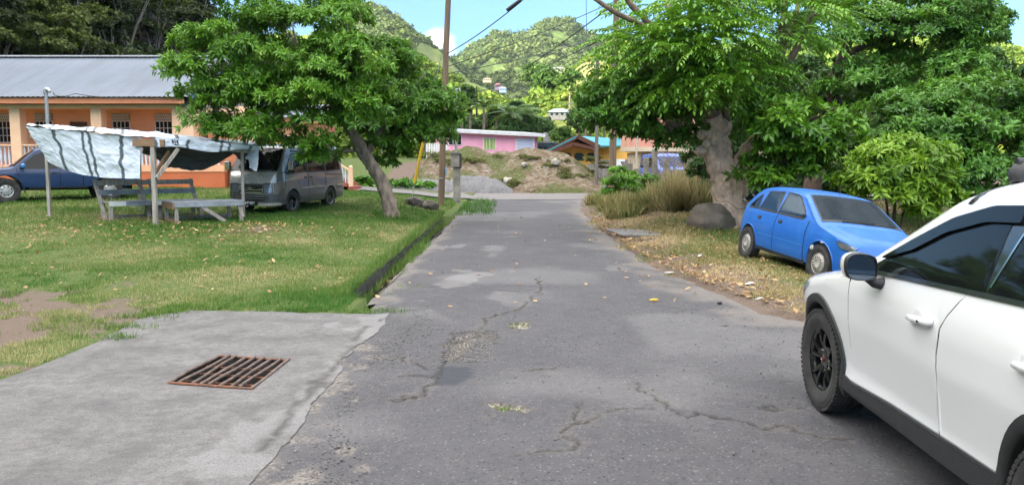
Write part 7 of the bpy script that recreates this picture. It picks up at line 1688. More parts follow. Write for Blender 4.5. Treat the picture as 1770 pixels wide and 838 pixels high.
leafy_tree('broad_leaved_sapling', 'bright broad-leaved young tree between the knobbly trunk and the blue hatchback', b, [([b, P(1345, 310, BY - 1.2), P(1360, 260, BY - 1.4), P(1380, 220, BY - 1.6)], .05, .02), ([P(1350, 290, BY - 1.2), P(1340, 260, BY - 1.3), P(1330, 230, BY - 1.4)], .04, .015)],
    [lobe(1385, 208, 75, 34, BY - 1.9, .8, 20), lobe(1335, 190, 36, 30, BY - 1.6, .6, 8), lobe(1440, 235, 50, 24, BY - 1.7, .7, 10), lobe(1335, 268, 38, 22, BY - 1.5, .6, 8), lobe(1390, 262, 40, 24, BY - 1.6, .6, 8), lobe(1320, 300, 28, 24, BY - 1.3, .5, 6), lobe(1400, 295, 30, 16, BY - 1.5, .5, 4)], M_LEAF1, 7, .21, .22, .42, 22, 71, M_BARKD, droop=.45)
b = P(1660, 360, 19.5); b.z = -.4
leafy_tree('rounded_tree', 'dense rounded green tree filling the right side behind the white car', b, [([b, P(1660, 300, 19.5), P(1670, 240, 19.7), P(1690, 180, 20)], .16, .05), ([P(1660, 300, 19.5), P(1620, 250, 19.2), P(1600, 210, 19)], .1, .04), ([P(1662, 290, 19.5), P(1720, 250, 19.5), P(1760, 210, 19.6)], .1, .04)],
    [lobe(1680, 190, 90, 60, 19.9, 1.5, 34), lobe(1745, 195, 60, 50, 20.2, 1.4, 20), lobe(1620, 225, 60, 50, 19.2, 1.2, 22), lobe(1720, 260, 80, 50, 19.2, 1.4, 26), lobe(1640, 290, 70, 45, 18.8, 1.2, 22), lobe(1800, 240, 60, 90, 19.5, 1.4, 22), lobe(1560, 240, 50, 36, 19.3, 1.0, 13), lobe(1690, 330, 90, 40, 18.8, 1.2, 18), lobe(1545, 200, 50, 30, 19.8, 1.0, 10)], M_LEAF2, 8, .17, .2, .46, 34, 81, M_BARKD)
b = P(1545, 380, 16.8); b.z = -.45
leafy_tree('fern_leaved_shrub', 'yellow green feathery shrub directly behind the blue hatchback', b, [([b, P(1548, 340, 16.8), P(1556, 300, 16.8), P(1570, 280, 16.8)], .03, .012), ([b, P(1530, 330, 16.8), P(1515, 290, 16.7)], .028, .01), ([b, P(1570, 340, 16.8), P(1600, 300, 16.8)], .028, .01)],
    [lobe(1530, 290, 52, 26, 16.7, .7, 14), lobe(1590, 285, 52, 28, 16.9, .7, 14), lobe(1500, 318, 38, 22, 16.6, .6, 8), lobe(1570, 330, 60, 30, 16.6, .7, 13), lobe(1610, 350, 50, 30, 16.8, .7, 9), lobe(1545, 262, 40, 16, 17, .5, 6)], M_LEAF3, 9, .21, .17, .38, 26, 91, M_BARKD, 'whorl', 1.05, .45)
b = P(1250, 350, 24.5); b.z = .2
# dark thicket closing the view under the crowns
b = P(1420, 330, 29); b.z = -.1
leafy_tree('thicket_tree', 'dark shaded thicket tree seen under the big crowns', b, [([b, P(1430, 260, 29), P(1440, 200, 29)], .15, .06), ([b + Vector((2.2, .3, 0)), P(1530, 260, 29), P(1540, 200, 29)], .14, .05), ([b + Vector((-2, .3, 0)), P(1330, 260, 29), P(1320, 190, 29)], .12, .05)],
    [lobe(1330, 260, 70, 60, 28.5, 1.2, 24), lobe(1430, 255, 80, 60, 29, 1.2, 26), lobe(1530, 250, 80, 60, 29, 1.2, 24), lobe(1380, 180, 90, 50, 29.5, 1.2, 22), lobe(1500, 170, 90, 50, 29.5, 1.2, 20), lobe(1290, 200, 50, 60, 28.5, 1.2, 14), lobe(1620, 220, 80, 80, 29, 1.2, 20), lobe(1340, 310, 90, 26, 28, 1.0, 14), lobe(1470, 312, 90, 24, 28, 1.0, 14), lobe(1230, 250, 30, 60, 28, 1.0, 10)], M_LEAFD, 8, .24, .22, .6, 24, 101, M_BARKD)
# shrubs by the big trunk
def shrub(name, label, base, lobs, m, k, L, w, sub, per, seed, cat='shrub', droop=.25):
    t = thing(name, label, cat, base); mb = MB(); q = random.Random(seed)
    for j in range(9): c, r, n = lobs[j % len(lobs)]; mb.tube(wavy(base + Vector((q.uniform(-.2, .2), q.uniform(-.2, .2), 0)), Vector(c) + Vector((q.uniform(-.5, .5) * r[0], q.uniform(-.5, .5) * r[1], q.uniform(0, .6) * r[2])), 5, .05, seed + j), [.02, .018, .015, .012, .01, .006], 5)
    mb.v = [tuple(Vector(p) - Vector(base)) for p in mb.v]; mb.build('stems', M_BARKD, t, 60)
    p_, d_, c_i = lobes_points(lobs, sub, per, seed, .6); foliage('foliage', m, [whorls(p_ - np.array(base), d_, c_i, k, L, w, seed + 1, .95, droop)], t); return t
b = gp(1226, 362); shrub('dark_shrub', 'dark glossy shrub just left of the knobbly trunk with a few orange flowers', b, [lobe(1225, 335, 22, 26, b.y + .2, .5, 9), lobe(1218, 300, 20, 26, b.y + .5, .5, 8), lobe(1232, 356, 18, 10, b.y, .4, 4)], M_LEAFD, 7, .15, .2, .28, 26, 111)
b = gp(1070, 352); shrub('green_bush', 'bright green rounded bush at the left end of the dry grass', b, [lobe(1068, 322, 22, 26, b.y, .5, 12), lobe(1090, 320, 20, 22, b.y + .2, .5, 9), lobe(1075, 300, 20, 10, b.y + .2, .4, 6), lobe(1052, 340, 12, 12, b.y, .3, 4), lobe(1110, 335, 14, 16, b.y + .1, .4, 5)], M_LEAF1, 7, .13, .2, .26, 26, 121)
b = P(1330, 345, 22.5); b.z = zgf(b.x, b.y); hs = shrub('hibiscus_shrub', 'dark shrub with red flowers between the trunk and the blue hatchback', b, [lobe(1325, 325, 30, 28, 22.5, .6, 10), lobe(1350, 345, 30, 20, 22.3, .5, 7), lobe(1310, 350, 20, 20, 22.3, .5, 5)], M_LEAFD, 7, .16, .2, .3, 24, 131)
M_FLW = mat('red petals', lin(.65, .035, .01), lin(.5, .02, .01), 20, .5)
for px, py in ((1325, 314), (1335, 316), (1327, 320), (1306, 315)):
    c = P(px, py, 21.75); mb = MB()
    for k in range(5): a = k * 1.2566; mb.add([(0, 0, 0), (.05 * math.cos(a - .5), -.02, .05 * math.sin(a - .5)), (.085 * math.cos(a), -.035, .085 * math.sin(a)), (.05 * math.cos(a + .5), -.02, .05 * math.sin(a + .5))], [(0, 1, 2, 3)])
    o = mb.build('flower', M_FLW, hs); o.location = c - Vector(b)
b = gp(1140, 356); shrub('straggly_bush', 'straggly green bush among the dry grass below the tallest concrete post', b, [lobe(1138, 335, 22, 18, b.y + .3, .5, 8), lobe(1118, 318, 14, 14, b.y + .5, .4, 5)], M_LEAF2, 7, .13, .2, .28, 18, 141)
# tethered goat behind the trunk
M_GOAT = mat('black goat hair', lin(.012, .013, .017), lin(.03, .03, .036), 12, .85, bump=.5, bscale=60); M_GOATW = mat('white goat hair', lin(.6, .58, .54), lin(.5, .48, .44), 15, .85)
g_ = gp(1338, 396) + Vector((0, -.1, 0)); gt = thing('goat', 'black goat with white muzzle and ears tethered behind the big trunk', 'goat', g_, R(165))
mb = MB()
def oval(mb, secs, n=14):
    rows = []
    for (x, z, ry, rz) in secs: rows.append([(x, ry * math.cos(2 * math.pi * k / n), z + rz * math.sin(2 * math.pi * k / n)) for k in range(n + 1)])
    mb.grid(rows)
oval(mb, [(-.42, .52, .01, .01), (-.40, .52, .10, .10), (-.25, .50, .145, .16), (0, .48, .155, .175), (.22, .50, .13, .16), (.32, .55, .10, .13), (.42, .64, .075, .09), (.50, .74, .06, .075), (.54, .80, .065, .075), (.62, .80, .06, .07), (.70, .75, .045, .05), (.77, .71, .035, .035), (.785, .71, .005, .005)])
for x, y in ((.22, .08), (.22, -.08), (-.30, .09), (-.30, -.09)): mb.tube([(x, y, .46), (x + (.03 if x < 0 else 0), y, .30), (x + (-.03 if x < 0 else 0), y, .2), (x, y, .03), (x, y, 0)], [.075, .05, .03, .024, .03], 8)
mb.tube([(-.41, 0, .58), (-.47, 0, .62), (-.5, 0, .60)], [.03, .025, .01], 6); mb.build('body', M_GOAT, gt, 60)
for e in (1, -1): mb = MB(); mb.tube([(.555, e * .05, .84), (.545, e * .12, .85), (.54, e * .20, .83), (.54, e * .24, .81)], [.012, .03, .026, .006], 8); mb.build('ear', M_GOATW, gt, 60); mb = MB(); mb.tube([(.545, e * .03, .86), (.51, e * .045, .93), (.46, e * .06, .97)], [.017, .012, .004], 7); mb.build('horn', M_CONC, gt, 60); mb = MB(); mb.ell((.60, e * .056, .815), (.014, .008, .012), 8, 6); mb.build('eye', M_DARK, gt, 60)
mb = MB(); mb.ell((.735, 0, .725), (.05, .046, .045), 12, 8); mb.build('muzzle', M_GOATW, gt, 60)
rp = MB(); n_ = 30; cen = Vector((BB.x, BB.y, 0)); 
rp.tube([P(1236 + (1284 - 1236) * k / 10, 344 + 18 * (k / 10) ** 1.2 + 3 * math.sin(k), BY - .62 + .15 * abs(k / 10 - .5)) for k in range(11)] + [Vector(g_) + Vector((-.42, -.1, .7))], .007, 6); tag(rp.build('tether_rope', mat('brown rope', lin(.13, .085, .06), None, 20, .9), None, 60), 'thin brown tether rope wound across the pale knobbly trunk', 'rope')

# ------------------------------------------------------------------ plants in the middle distance: prototypes, then copies
def mid_tree(name, label, base, h, r, seed, m, n=26, leafL=.42, group=None, k=7, per=16, wr=.28):
    t = thing(name, label, 'tree', base, 0, group); mb = MB(); q = random.Random(seed); limb(mb, [(0, 0, -.5), (.1, 0, h * .3), (q.uniform(-.3, .3), .1, h * .6), (0, 0, h * .85)], .09 * h * .3, .04, 7, seed)
    lobs = [((0, 0, h * .68), (r * .8, r * .8, h * .3), n)]
    for j in range(4): a = q.uniform(0, 6.28); c = (math.cos(a) * r * .5, math.sin(a) * r * .5, h * q.uniform(.45, .8)); lobs.append((c, (r * .5, r * .5, h * .16), n // 3)); mb.tube(wavy((0, 0, h * .4), c, 5, .06, seed + j), [.07, .06, .05, .04, .03, .02], 5)
    mb.build('trunk', M_BARK, t, 60); p_, d_, c_i = lobes_points(lobs, r * .34, per, seed, .5); foliage('crown', m, [whorls(p_, d_, c_i, k, leafL, wr, seed + 1, .95, .25)], t); return t
M_MIDL = leafy_mat('valley tree leaves', lin(.035, .085, .016), lin(.08, .17, .025), lin(.17, .27, .04), .5, .15, .3)
M_MIDD = leafy_mat('dark valley leaves', lin(.02, .06, .016), lin(.045, .115, .024), lin(.09, .18, .04), .5, .15, .3)
pr = [mid_tree('round_tree', 'x', (0, 0, 0), 6.0, 2.6, 201, M_MIDL), mid_tree('dark_tree', 'x', (0, 0, 0), 7.0, 2.5, 202, M_MIDD), mid_tree('tall_tree', 'x', (0, 0, 0), 8.5, 2.4, 203, M_MIDL)]
used = [False] * 3
def put(kind, px, py_base, Y, h, label, group=None, rz=0):
    b = P(px, py_base, Y); o = pr[kind]
    if used[kind]: o = copy_tree(pr[kind])
    used[kind] = True; o.location = b; sc = h / (6.0, 7.0, 8.5)[kind]; o.scale = (sc * rnd.uniform(.9, 1.15), sc * rnd.uniform(.9, 1.15), sc); o.rotation_euler = (0, 0, rz or rnd.uniform(0, 6)); o['label'] = label
    if group: o['group'] = group
    elif 'group' in o: del o['group']
    return o
TG = 'dark green trees growing in a band behind the houses'; TL = 'dark green tree in the band of trees behind the pink and yellow houses'
for px, pb, Y, h in ((700, 262, 80, 5.5), (735, 258, 84, 6.5), (772, 255, 80, 5.2), (805, 250, 86, 4.6), (835, 248, 88, 4.4), (862, 250, 84, 5.4), (890, 252, 82, 6.2), (915, 250, 84, 5.6), (940, 252, 90, 4.4), (1000, 250, 86, 5.2), (1020, 250, 82, 6.2), (1045, 250, 80, 7.4), (1075, 250, 76, 8.0), (905, 262, 76, 4.6), (875, 262, 74, 4.2), (1100, 255, 72, 9), (1135, 258, 66, 9), (660, 262, 78, 5), (1240, 262, 60, 9), (1300, 265, 62, 10), (1380, 265, 60, 10), (1480, 265, 60, 10), (1580, 268, 58, 10), (1680, 268, 56, 10), (1760, 268, 58, 9)):
    put(1, px, pb, Y, h * .74, TL, TG)
put(0, 970, 262, 68, 2.2, 'round bright green bush tree beside the narrow block tower'); put(0, 945, 182, 190, 9, 'round green tree just above the white hillside house'); put(0, 930, 170, 205, 9, 'pair of crowns left of the bare slope, upper left tree', None) ; put(2, 985, 190, 170, 9, 'leafy green tree on the slope right of the white hillside house')
put(2, 640, 240, 96, 9, 'tall pale green tree behind the drooping right side of the leaning tree'); put(0, 720, 215, 120, 8, 'sunlit round tree on the slope just left of the wooden utility pole'); put(0, 800, 215, 120, 6, 'sunlit round tree on the slope just right of the wooden utility pole')
# banana plants and palms behind the pink house
M_BAN = leafy_mat('banana leaves', lin(.03, .075, .02), lin(.06, .13, .03), lin(.12, .20, .05), .45, .25, .4)
def frond_plant(name, label, base, n, L, w, h, seed, kind):
    t = thing(name, label, 'palm' if kind == 'palm' else 'banana plant', base); q = random.Random(seed); mb = MB(); mb.tube([(0, 0, -.5), (.05, 0, h * .5), (0, 0, h)], [.16, .13, .10], 8); mb.build('stem', M_BARK, t, 60)
    vs, fs, ts, b = [], [], [], 0
    for k in range(n):
        a = k * 2.4 + q.uniform(-.3, .3); up = q.uniform(.5, 1.2) if kind != 'palm' else q.uniform(.1, 1.1); l = L * q.uniform(.7, 1.1); pts = []
        for i in range(9):
            s = i / 8; r_ = l * s * math.cos(up) + l * .25 * s * s; z = h + l * s * math.sin(up) - l * .55 * s * s; pts.append(Vector((math.cos(a) * r_, math.sin(a) * r_, z)))
        side = Vector((-math.sin(a), math.cos(a), 0)); tv = q.uniform(.2, .9)
        if kind != 'palm':
            for i, p in enumerate(pts):
                wd = w * math.sin(math.pi * min(1, .08 + .9 * i / 8)) ** .6 * (1 if i < 8 else .1)
                vs += [p + side * wd + Vector((0, 0, .12 * wd)), p, p - side * wd + Vector((0, 0, .12 * wd))]
            for i in range(8): c = b + i * 3; fs += [(c, c + 1, c + 4), (c, c + 4, c + 3), (c + 1, c + 2, c + 5), (c + 1, c + 5, c + 4)]
            ts += [tv + q.uniform(-.1, .1)] * 27; b += 27
        else:
            for i in range(1, 9):
                for u in (0, .5):
                    p = pts[i - 1].lerp(pts[i], u); d = (pts[i] - pts[i - 1]).normalized()
                    for e in (1, -1):
                        tip = p + (side * e * .8 + d * .6 + Vector((0, 0, -.35))) * w * (1.1 - abs(i / 8 - .45)); vs += [p - d * .05, p + d * .06, tip]; fs.append((b, b + 1, b + 2)); ts += [tv] * 3; b += 3
    from_np('fronds', np.array([tuple(v) for v in vs]), np.array(fs), M_BAN, t, attrs={'tint': np.clip(ts, 0, 1)}); return t
for i, (px, pb, Y, h, L, lb) in enumerate([(812, 232, 78, 2.2, 2.2, 'banana plant farthest left above the pink roof'), (836, 226, 80, 2.4, 2.6, 'tall banana plant above the middle of the pink roof'), (858, 228, 82, 2.0, 2.4, 'banana plant with a bent leaf beside the dark fronds'), (798, 238, 76, 1.6, 2.0, 'low banana plant touching the pink roof near the meter pipe')]): frond_plant('banana_plant', lb, P(px, pb, Y), 8, L, .34, h, 300 + i, 'banana')
for i, (px, pb, Y, h, L, lb) in enumerate([(885, 240, 74, 2.4, 3.0, 'dark feathery palm above the right half of the pink roof'), (908, 240, 76, 2.2, 2.8, 'dark feathery palm beside the grey block tower'), (1012, 248, 74, 3.2, 3.0, 'palm behind the teal roof left of the slim pole')]): frond_plant('palm_tree', lb, P(px, pb, Y), 16, L, .55, h, 320 + i, 'palm')
# low leafy plants on the bank left of the mound
for i, (px, py, s) in enumerate([(628, 300, .8), (648, 308, .7), (612, 312, .7), (668, 302, .6), (700, 306, .7), (720, 302, .6), (690, 298, .5), (655, 292, .6), (742, 300, .55), (605, 296, .6)]):
    b = P(px, py, 40.2); b.z = zgf(b.x, b.y) + .05; shrub('low_plant', 'low broad-leaved green plant on the bare bank beyond the leaning trunk', b, [(b + Vector((0, 0, .25 * s)), (.55 * s, .45 * s, .25 * s), 5)], M_LEAF2, 6, .26, .34, .26, 10, 400 + i, 'plant')['group'] = 'low leafy plants on the bare bank'

M_WEED = leafy_mat('dull brush leaves', lin(.06, .075, .02), lin(.13, .14, .045), lin(.24, .22, .09), .7, .15, .1)
for i in range(34):
    px, py = rnd.choice([(rnd.uniform(960, 1045), rnd.uniform(268, 312)), (rnd.uniform(850, 980), rnd.uniform(266, 288)), (rnd.uniform(745, 840), rnd.uniform(266, 285)), (rnd.uniform(780, 900), rnd.uniform(312, 322))])
    dx, dy, dz = ray(px, py); Yb = next((y for y in np.arange(39.5, 50, .1) if CAM_H + dz * y / dy < zgf(dx * y / dy, y) + float(mound_h(np.array(dx * y / dy), np.array(y)))), 45); b = P(px, py, Yb); s_ = rnd.uniform(.35, .75)
    shrub('weed_clump', 'dull green brush growing on the brown mound at the road end', b, [(b + Vector((0, 0, .06 * s_)), (1.1 * s_, .6 * s_, .13 * s_), 12)], M_WEED, 6, .12, .16, .16, 9, 900 + i, 'weeds')['group'] = 'brush growing on the brown mound'
# ------------------------------------------------------------------ trees on the shaded hill behind the long building
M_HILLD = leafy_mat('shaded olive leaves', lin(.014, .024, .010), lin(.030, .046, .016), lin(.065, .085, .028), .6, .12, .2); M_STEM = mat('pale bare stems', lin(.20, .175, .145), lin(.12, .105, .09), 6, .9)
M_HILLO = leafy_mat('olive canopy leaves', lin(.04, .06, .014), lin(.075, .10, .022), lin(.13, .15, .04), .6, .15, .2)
def hill_tree(seed, h, r, m, bare):
    t = thing('hill_tree', 'x', 'tree'); q = random.Random(seed); mb = MB()
    for k in range(4 + bare): a = q.uniform(0, 6.28); rr = q.uniform(.3, .9) * r; limb(mb, [(q.uniform(-.3, .3), q.uniform(-.3, .3), -.6), (math.cos(a) * rr * .3, math.sin(a) * rr * .3, h * .35), (math.cos(a) * rr * .7, math.sin(a) * rr * .7, h * .65), (math.cos(a) * rr, math.sin(a) * rr, h * q.uniform(.8, 1.0))], .10, .025, 6, seed + k, 3)
    for k in range(bare * 3): a = q.uniform(0, 6.28); p0 = Vector((q.uniform(-.6, .6) * r, q.uniform(-.6, .6) * r, h * q.uniform(.2, .6))); mb.tube(wavy(p0, p0 + Vector((math.cos(a) * 1.4, math.sin(a) * 1.4, q.uniform(.4, 2))), 4, .1, seed + k), [.035, .03, .02, .012, .006], 5)
    mb.build('trunk', M_STEM, t, 60); lobs = []
    for k in range(7): a = q.uniform(0, 6.28); rr = q.uniform(.2, .8) * r; lobs.append(((math.cos(a) * rr, math.sin(a) * rr, h * q.uniform(.6, 1.0)), (r * .42, r * .42, h * .10), 7 if bare < 3 else 3))
    p_, d_, c_i = lobes_points(lobs, r * .24, 16, seed, .5); foliage('crown', m, [whorls(p_, d_, c_i, 6, .36, .26, seed + 1, .95, .25)], t); return t
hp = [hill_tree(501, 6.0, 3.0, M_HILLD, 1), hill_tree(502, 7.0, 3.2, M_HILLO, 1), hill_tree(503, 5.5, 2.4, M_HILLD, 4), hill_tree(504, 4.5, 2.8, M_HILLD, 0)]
HGR = ('shaded trees on the hill behind the long building', 'shaded olive canopied tree on the dark hill behind the long building', 'olive tree with a lit top on the dark hill behind the long building', 'bare pale stemmed tree on the dark hill behind the long building', 'low dark bushy tree on the dark hill behind the long building')
first = [True] * 4; g = np.random.default_rng(77); cnt = 0
spots = []
for k in range(4000):
    y_ = g.uniform(44, 96); x_ = np.interp(y_, [p[1] for p in FOOT][::-1], [p[0] for p in FOOT][::-1]) - g.uniform(.5, 34); px = 885 + F_PX * x_ / y_; z_ = float(hz1(x_, y_)); py = 288 - (z_ - CAM_H) * F_PX / y_
    if not (-140 < px < 480 and -60 < py < 230) or any((x_ - a) ** 2 + (y_ - b) ** 2 + (z_ - c) ** 2 < 9.5 for a, b, c in spots): continue
    spots.append((x_, y_, z_)); kd = int(g.choice([0, 1, 2, 3], p=[.36, .2, .22, .22]))
    if 150 < px < 310 and py < 90 and g.uniform() < .6: kd = 1
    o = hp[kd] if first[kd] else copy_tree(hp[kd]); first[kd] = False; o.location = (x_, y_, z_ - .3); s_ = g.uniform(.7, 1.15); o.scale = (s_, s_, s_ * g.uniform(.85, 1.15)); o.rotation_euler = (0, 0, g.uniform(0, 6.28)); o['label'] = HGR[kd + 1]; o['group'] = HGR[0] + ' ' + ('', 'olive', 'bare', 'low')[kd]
    if len(spots) >= 150: break
# undergrowth on the shaded hill
n_ = 3000; y_ = g.uniform(44, 105, n_); x_ = np.interp(y_, [p[1] for p in FOOT][::-1], [p[0] for p in FOOT][::-1]) - g.uniform(-.5, 44, n_)
p_ = np.stack([x_, y_, hz1(x_, y_)], -1); tag(foliage('hill_undergrowth', M_HILLD, [blob_crowns('', p_, g.uniform(.5, 1.5, n_), None, 78, 30, .32)]), kind='stuff')
# ------------------------------------------------------------------ grass, weeds, fallen leaves
def blade_mat(name, a, b, c):
    t = NT(name); col = t.ramp(t.attr('tint'), [(0.0, a), (.5, b), (1.0, c)]); bs = t.bsdf(col=col, rough=.6, spec=.25)
    tr = t.n('ShaderNodeBsdfTranslucent', {'Color': col}); mx = t.n('ShaderNodeMixShader', {0: .25}); t.t.links.new(bs.outputs[0], mx.inputs[1]); t.t.links.new(tr.outputs[0], mx.inputs[2]); t.t.links.new(mx.outputs[0], t.out.inputs['Surface']); return t.m
M_BLADE = blade_mat('lawn blades', lin(.05, .15, .018), lin(.13, .205, .04), lin(.40, .36, .17))
M_DRY = blade_mat('dry grass blades', lin(.08, .15, .03), lin(.28, .24, .09), lin(.52, .41, .23))
def blades(x, y, z, L, w, tint, seed, lean=.5):
    g = np.random.default_rng(seed); n = len(x); a = g.uniform(0, 6.283, n); ln = np.abs(g.normal(0, lean, n)); b = g.uniform(0, 6.283, n)
    o = np.stack([x, y, z - .008], -1); s = np.stack([np.cos(a), np.sin(a), 0 * a], -1) * w[:, None]; d = np.stack([np.cos(b) * np.sin(ln), np.sin(b) * np.sin(ln), np.cos(ln)], -1) * L[:, None]
    mid = o + d * .55; tip = o + d + np.stack([np.cos(b), np.sin(b), -.6 + 0 * b], -1) * (L * .28 * ln)[:, None]
    v = np.stack([o - s, o + s, mid + s * .8, mid - s * .8, tip], 1).reshape(-1, 3); k = np.arange(n)[:, None] * 5
    return v, [k + np.array([[0, 1, 2, 3]]), k + np.array([[3, 2, 4]])], np.repeat(np.clip(tint, 0, 1), 5)
g = np.random.default_rng(5)
def samp(n, x0, x1, y0, y1, pw=2.0):
    u = g.uniform(0, 1, n); y = 1 / (1 / y0 + u * (1 / y1 - 1 / y0)) if pw == 2 else g.uniform(y0, y1, n); return g.uniform(x0, x1, n), y
# lawn
x, y = samp(520000, -17, -2.0, 5.2, 33); k = (np.abs(x) < y * .70 + .4)
slp = [tuple(p) for p in SLAB]; inslab = inside(slp + [tuple(p) for p in SLAB_R[1:]] + [(-12, 2)], x, y)
edge_x = np.where(y > DRAIN_Y0, XD - .02, -1.95); k &= (x < edge_x) & ~inslab & (y < 33.3)
so_ = soil_amount(x, y) + .4 * fbm(x * 2.4, y * 2.4, 0, 3, 222); k &= (so_ < .50 + g.uniform(-.12, .12, len(x)))
x, y = x[k], y[k]; so_ = so_[k]; tuft = fbm(x * 3.2, y * 3.2, 0, 3, 223); dry = fbm(x * .45, y * .45, 0, 4, 224) + .35 * sst(13, 9, y) * sst(-3.5, -6, x) - .5 * sst(-4.2, -2.6, x) * sst(14, 10, y) + .35 * np.exp(-(((x + 5.6) / 1.3) ** 2 + ((y - 16.9) / 1.2) ** 2))
lush = sst(-4.4, -2.6, x) * sst(13.5, 10, y)
L = (.035 + .03 * g.uniform(0, 1, len(x)) + .028 * np.clip(tuft, -.6, 1) + .022 * lush * g.uniform(.3, 1, len(x)) + .03 * (np.abs(x - XD) < .25) * g.uniform(0, 1, len(x))) * np.clip(y / 13, 1, 1.6)
tint = .44 + .42 * dry + g.normal(0, .16, len(x)) + .2 * sst(.42, .2, -so_ + .6); tint -= .10 * lush
tint = tint - .18 * sst(18, 24, y)
v, f, ti = blades(x, y, zg(x, y), L, .0028 * np.clip(y / 8, 1, 3.2) * g.uniform(.8, 1.4, len(x)), tint, 6, .55)
tag(from_np('lawn_grass', v, f, M_BLADE, attrs={'tint': ti}), kind='stuff')
# verge on the right
x, y = samp(260000, 2.0, 13, 7.5, 33); so_ = soil_amount(x, y) + .45 * fbm(x * 2.0, y * 2.0, 0, 3, 225); e = x - xr(y) - .15 - .25 * fbm(y * 1.3, y * 0, 0, 3, 226); k = (e > -.1) & (so_ < .86 + g.uniform(-.15, .15, len(x))) & (x < y * .70 + .5); x, y = x[k], y[k]; e = e[k]
L = (.03 + .05 * g.uniform(0, 1, len(x)) * (.35 + .65 * sst(0, .8, e)) + .02 * np.clip(fbm(x * 3, y * 3, 0, 2, 227), -.5, 1)) * np.clip(y / 12, 1, 1.5)
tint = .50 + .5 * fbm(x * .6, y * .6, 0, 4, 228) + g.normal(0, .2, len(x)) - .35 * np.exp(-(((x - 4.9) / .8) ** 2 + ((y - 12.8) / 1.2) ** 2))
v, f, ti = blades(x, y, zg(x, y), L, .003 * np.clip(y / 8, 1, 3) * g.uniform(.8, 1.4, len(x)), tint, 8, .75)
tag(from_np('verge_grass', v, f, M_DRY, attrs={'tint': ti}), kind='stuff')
# longer weeds: edge of the apron, the drain, pole foot, cracks in the road
pts = []
def tufts(c, r, n, L, tl): 
    c = np.array(c[:2]); a = g.uniform(0, 6.28, n); rr = np.array(r) * np.sqrt(g.uniform(0, 1, n))[:, None]; q = c + np.stack([np.cos(a), np.sin(a)], -1) * rr; pts.append((q[:, 0], q[:, 1], g.uniform(.4, 1.1, n) * L, np.full(n, tl) + g.normal(0, .15, n)))
for i in range(420):
    t = g.uniform(0, 1); y_ = DRAIN_Y0 + (DRAIN_Y1 - DRAIN_Y0) * t ** 1.3; tufts((XD - .03 + g.uniform(-.06, .08), y_), (.10, .12), 14, .15, .4)
for i in range(60): y_ = g.uniform(13.8, 17); tufts((XL - .1 + g.uniform(-.2, .08), y_), (.12, .2), 24, .16, .35)
for i in range(30): y_ = g.uniform(9.5, 10.4); tufts((g.uniform(-3.0, -2.0), y_), (.2, .2), 30, .11, .28)
for i in range(16): y_ = g.uniform(9.9, 10.9); tufts((g.uniform(-2.25, -1.95), y_), (.14, .2), 30, .17, .05)
for i in range(60): p = gp(g.uniform(780, 850), g.uniform(346, 372)); tufts(p, (.3, .5), 30, .16, .1)
for px, py, rx, ry in ((880, 707, .09, .05), (868, 704, .06, .04), (897, 560, .12, .12), (885, 566, .06, .05), (712, 494, .22, .25), (735, 452, .15, .3), (655, 535, .25, .2), (690, 470, .2, .4), (672, 505, .2, .3)): c = g0((px, py)); tufts(c, (rx, ry), 46, .055, .4)
for p in SLAB[4:]:
    for j in range(10): tufts((p[0] + g.uniform(-.3, .3), p[1] + .12 + g.uniform(-.05, .12)), (.14, .09), 22, .09, .3)
for i in range(40): b_ = gp(676, 376); a = g.uniform(0, 6.28); tufts((b_.x + .4 * math.cos(a), b_.y + .4 * math.sin(a)), (.12, .12), 16, .15, .2)
X_ = np.concatenate([p[0] for p in pts]); Y_ = np.concatenate([p[1] for p in pts]); L_ = np.concatenate([p[2] for p in pts]); T_ = np.concatenate([p[3] for p in pts]); onroad = (X_ > XL) & (X_ < xr(Y_)); Z_ = np.where(onroad, zr(Y_) - .012, zg(X_, Y_)); ch = (X_ > XD + .02) & (X_ < XL) & (Y_ > DRAIN_Y0); Z_ = np.where(ch, -.22 + .012 * (Y_ - DRAIN_Y0), Z_)
v, f, ti = blades(X_, Y_, Z_, L_ * np.clip(Y_ / 11, 1, 1.6), .0032 * np.clip(Y_ / 8, .8, 2.4), T_, 9, .6); tag(from_np('weeds', v, f, M_BLADE, attrs={'tint': ti}), kind='stuff')
# tall dry grass clump behind the verge, right of the road end
def tall_grass(name, label, spots, n, L0, tl, seed, m=M_DRY):
    gg = np.random.default_rng(seed); S_ = []
    for (px, py, rx, ry, hl) in spots:
        c = gp(px, py); s = c.y / F_PX; a = gg.uniform(0, 6.28, n); r = np.sqrt(gg.uniform(0, 1, n)); S_.append((c.x + np.cos(a) * r * rx * s, c.y + np.sin(a) * r * ry, L0 * hl * gg.uniform(.35, 1.1, n)))
    x_ = np.concatenate([q[0] for q in S_]); y_ = np.concatenate([q[1] for q in S_]); l_ = np.concatenate([q[2] for q in S_]); base = gp(spots[0][0], spots[0][1])
    v, f, ti = blades(x_, y_, zg(x_, y_), l_, np.random.default_rng(seed).uniform(.007, .02, len(x_)), tl + gg.normal(0, .34, len(x_)), seed, .42); o = from_np(name, v - np.array(base), f, m, attrs={'tint': ti}); o.location = base; return tag(o, label, 'grass clump')
tall_grass('dry_grass_clump', 'tall straw coloured dry grass clump hiding the lower half of the minivan', [(1180, 366, 38, .6, 1.0), (1150, 362, 30, .6, .95), (1205, 362, 20, .5, .9), (1190, 352, 40, .6, 1.25)], 1700, 1.05, .66, 31)
tall_grass('dry_grass_clump', 'mixed green and straw grass clump around the bright green bush by the road', [(1105, 368, 34, .6, .9), (1060, 362, 28, .6, .75), (1035, 352, 22, .6, .6), (1085, 376, 40, .5, .6)], 1500, .85, .42, 32)
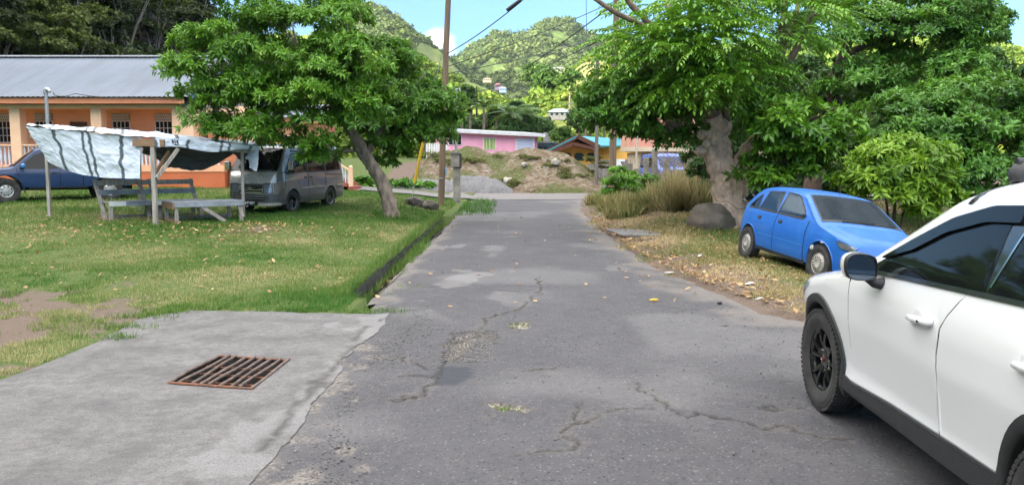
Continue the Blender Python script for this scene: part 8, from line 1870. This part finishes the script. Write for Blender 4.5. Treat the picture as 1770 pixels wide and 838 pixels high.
# bare vines hanging on the posts
mb = MB(); q = random.Random(9)
for k in range(70):
    a = P(q.uniform(1125, 1215), q.uniform(255, 300), q.uniform(32, 34)); e = a + Vector((q.uniform(-.9, .9), q.uniform(-.4, .4), q.uniform(-1.6, -.3))); mb.tube(wavy(a, e, 6, .12, k), .012, 4)
tag(mb.build('dry_vines', mat('dry vine', lin(.26, .20, .14), lin(.16, .12, .085), 6, .9), None), 'tangle of dry leafless vines hanging over the tallest concrete posts', 'vine')
# fallen leaves
M_LITTER = blade_mat('fallen leaves', lin(.16, .085, .04), lin(.34, .20, .09), lin(.52, .37, .20))
lx, ly = [], []
def drop(n, fx): 
    a, b = fx(n); lx.append(a); ly.append(b)
drop(900, lambda n: (g.uniform(-12, -2.4, n), g.uniform(10, 22, n))); drop(500, lambda n: (g.normal(-5.6, .9, n), g.normal(16.8, .8, n))); drop(500, lambda n: (g.normal(-9, 2, n), g.normal(17.5, 1.2, n)))
drop(1100, lambda n: (g.normal(4.0, 1.0, n), g.uniform(10, 25, n))); drop(900, lambda n: (lambda yy: (xr(yy) + np.abs(g.normal(.1, .3, n)), yy))(g.uniform(8.5, 24, n))); drop(700, lambda n: (g.normal(4.2, .8, n), g.normal(20, 1.2, n))); drop(90, lambda n: (g.uniform(-1.8, 2.6, n), g.uniform(8, 24, n))); drop(260, lambda n: (g.uniform(XD + .05, XL - .05, n), g.uniform(12.5, 18, n)))
lx, ly = np.concatenate(lx), np.concatenate(ly); k = ~inside(slp + [tuple(p) for p in SLAB_R[1:]] + [(-12, 2)], lx, ly); lx, ly = lx[k], ly[k]; ch = (lx > XD) & (lx < XL) & (ly > DRAIN_Y0)
lz = np.where((lx > XL) & (lx < xr(ly)), zr(ly) + .015, zg(lx, ly) + g.uniform(.01, .05, len(lx))); lz = np.where(ch, -.28 + .012 * (ly - DRAIN_Y0), lz); n_ = len(lx)
d = np.stack([g.normal(0, 1, n_), g.normal(0, 1, n_), g.normal(0, .25, n_)], -1); nn = np.stack([g.normal(0, .3, n_), g.normal(0, .3, n_), np.ones(n_)], -1)
v, f = leaf_cards(np.stack([lx, ly, lz], -1), d, nn, g.uniform(.04, .12, n_), .26, -.15); tag(from_np('leaf_litter', v, f, M_LITTER, attrs={'tint': np.repeat(g.uniform(0, 1, n_), 4)}), kind='stuff')
# loose grit and pebbles along the broken edge of the asphalt
n_ = 7000; yy = g.uniform(3.6, 9.3, n_); er = [tuple(p) for p in SLAB_R]; ex = np.interp(yy, [p[1] for p in er][::-1], [p[0] for p in er][::-1]); xx = ex + np.where(g.uniform(0, 1, n_) < .25, -.5, 1) * np.abs(g.normal(0, .32, n_)) + .01; r_ = g.uniform(.003, .009, n_) * np.where(g.uniform(0, 1, n_) < .04, 1.8, 1)
m2 = 1200; xx[:m2] = g.uniform(-1.2, 3, m2); h_ = np.array(HOLE); j = slice(m2, m2 + 1200); hx_, hy_ = g.uniform(h_[:, 0].min(), h_[:, 0].max(), 1200), g.uniform(h_[:, 1].min(), h_[:, 1].max(), 1200); xx[j], yy[j] = hx_, hy_; r_[j] = g.uniform(.005, .014, 1200)
oc = np.array([(1, 0, 0), (-1, 0, 0), (0, 1, 0), (0, -1, 0), (0, 0, .8), (0, 0, -.8)]); V = np.stack([xx, yy, zr(yy) + .0 + r_ * .3], -1)[:, None, :] + oc[None] * (r_[:, None, None] * g.uniform(.6, 1.3, (n_, 6, 1))); inh = inside(HOLE, xx, yy); V[inh, :, 2] -= .035
V = V.reshape(-1, 3); F = (np.arange(n_)[:, None, None] * 6 + np.array([(0, 2, 4), (2, 1, 4), (1, 3, 4), (3, 0, 4), (2, 0, 5), (1, 2, 5), (3, 1, 5), (0, 3, 5)])[None]).reshape(-1, 3)
tag(from_np('loose_gravel', V, F, mat('loose grit', lin(.17, .16, .15), lin(.09, .085, .08), 60, .9)), kind='stuff')
# ------------------------------------------------------------------ thin valley haze
t = NT('haze')
pv = t.n('ShaderNodeVolumePrincipled', {'Color': lin(.78, .87, 1.0), 'Density': .00008, 'Anisotropy': .2}); t.t.links.new(pv.outputs[0], t.out.inputs['Volume'])
mb = MB(); mb.box((0, 700, 110), (3600, 2700, 250)); hz_o = mb.build('haze', t.m); hz_o['kind'] = 'stuff'
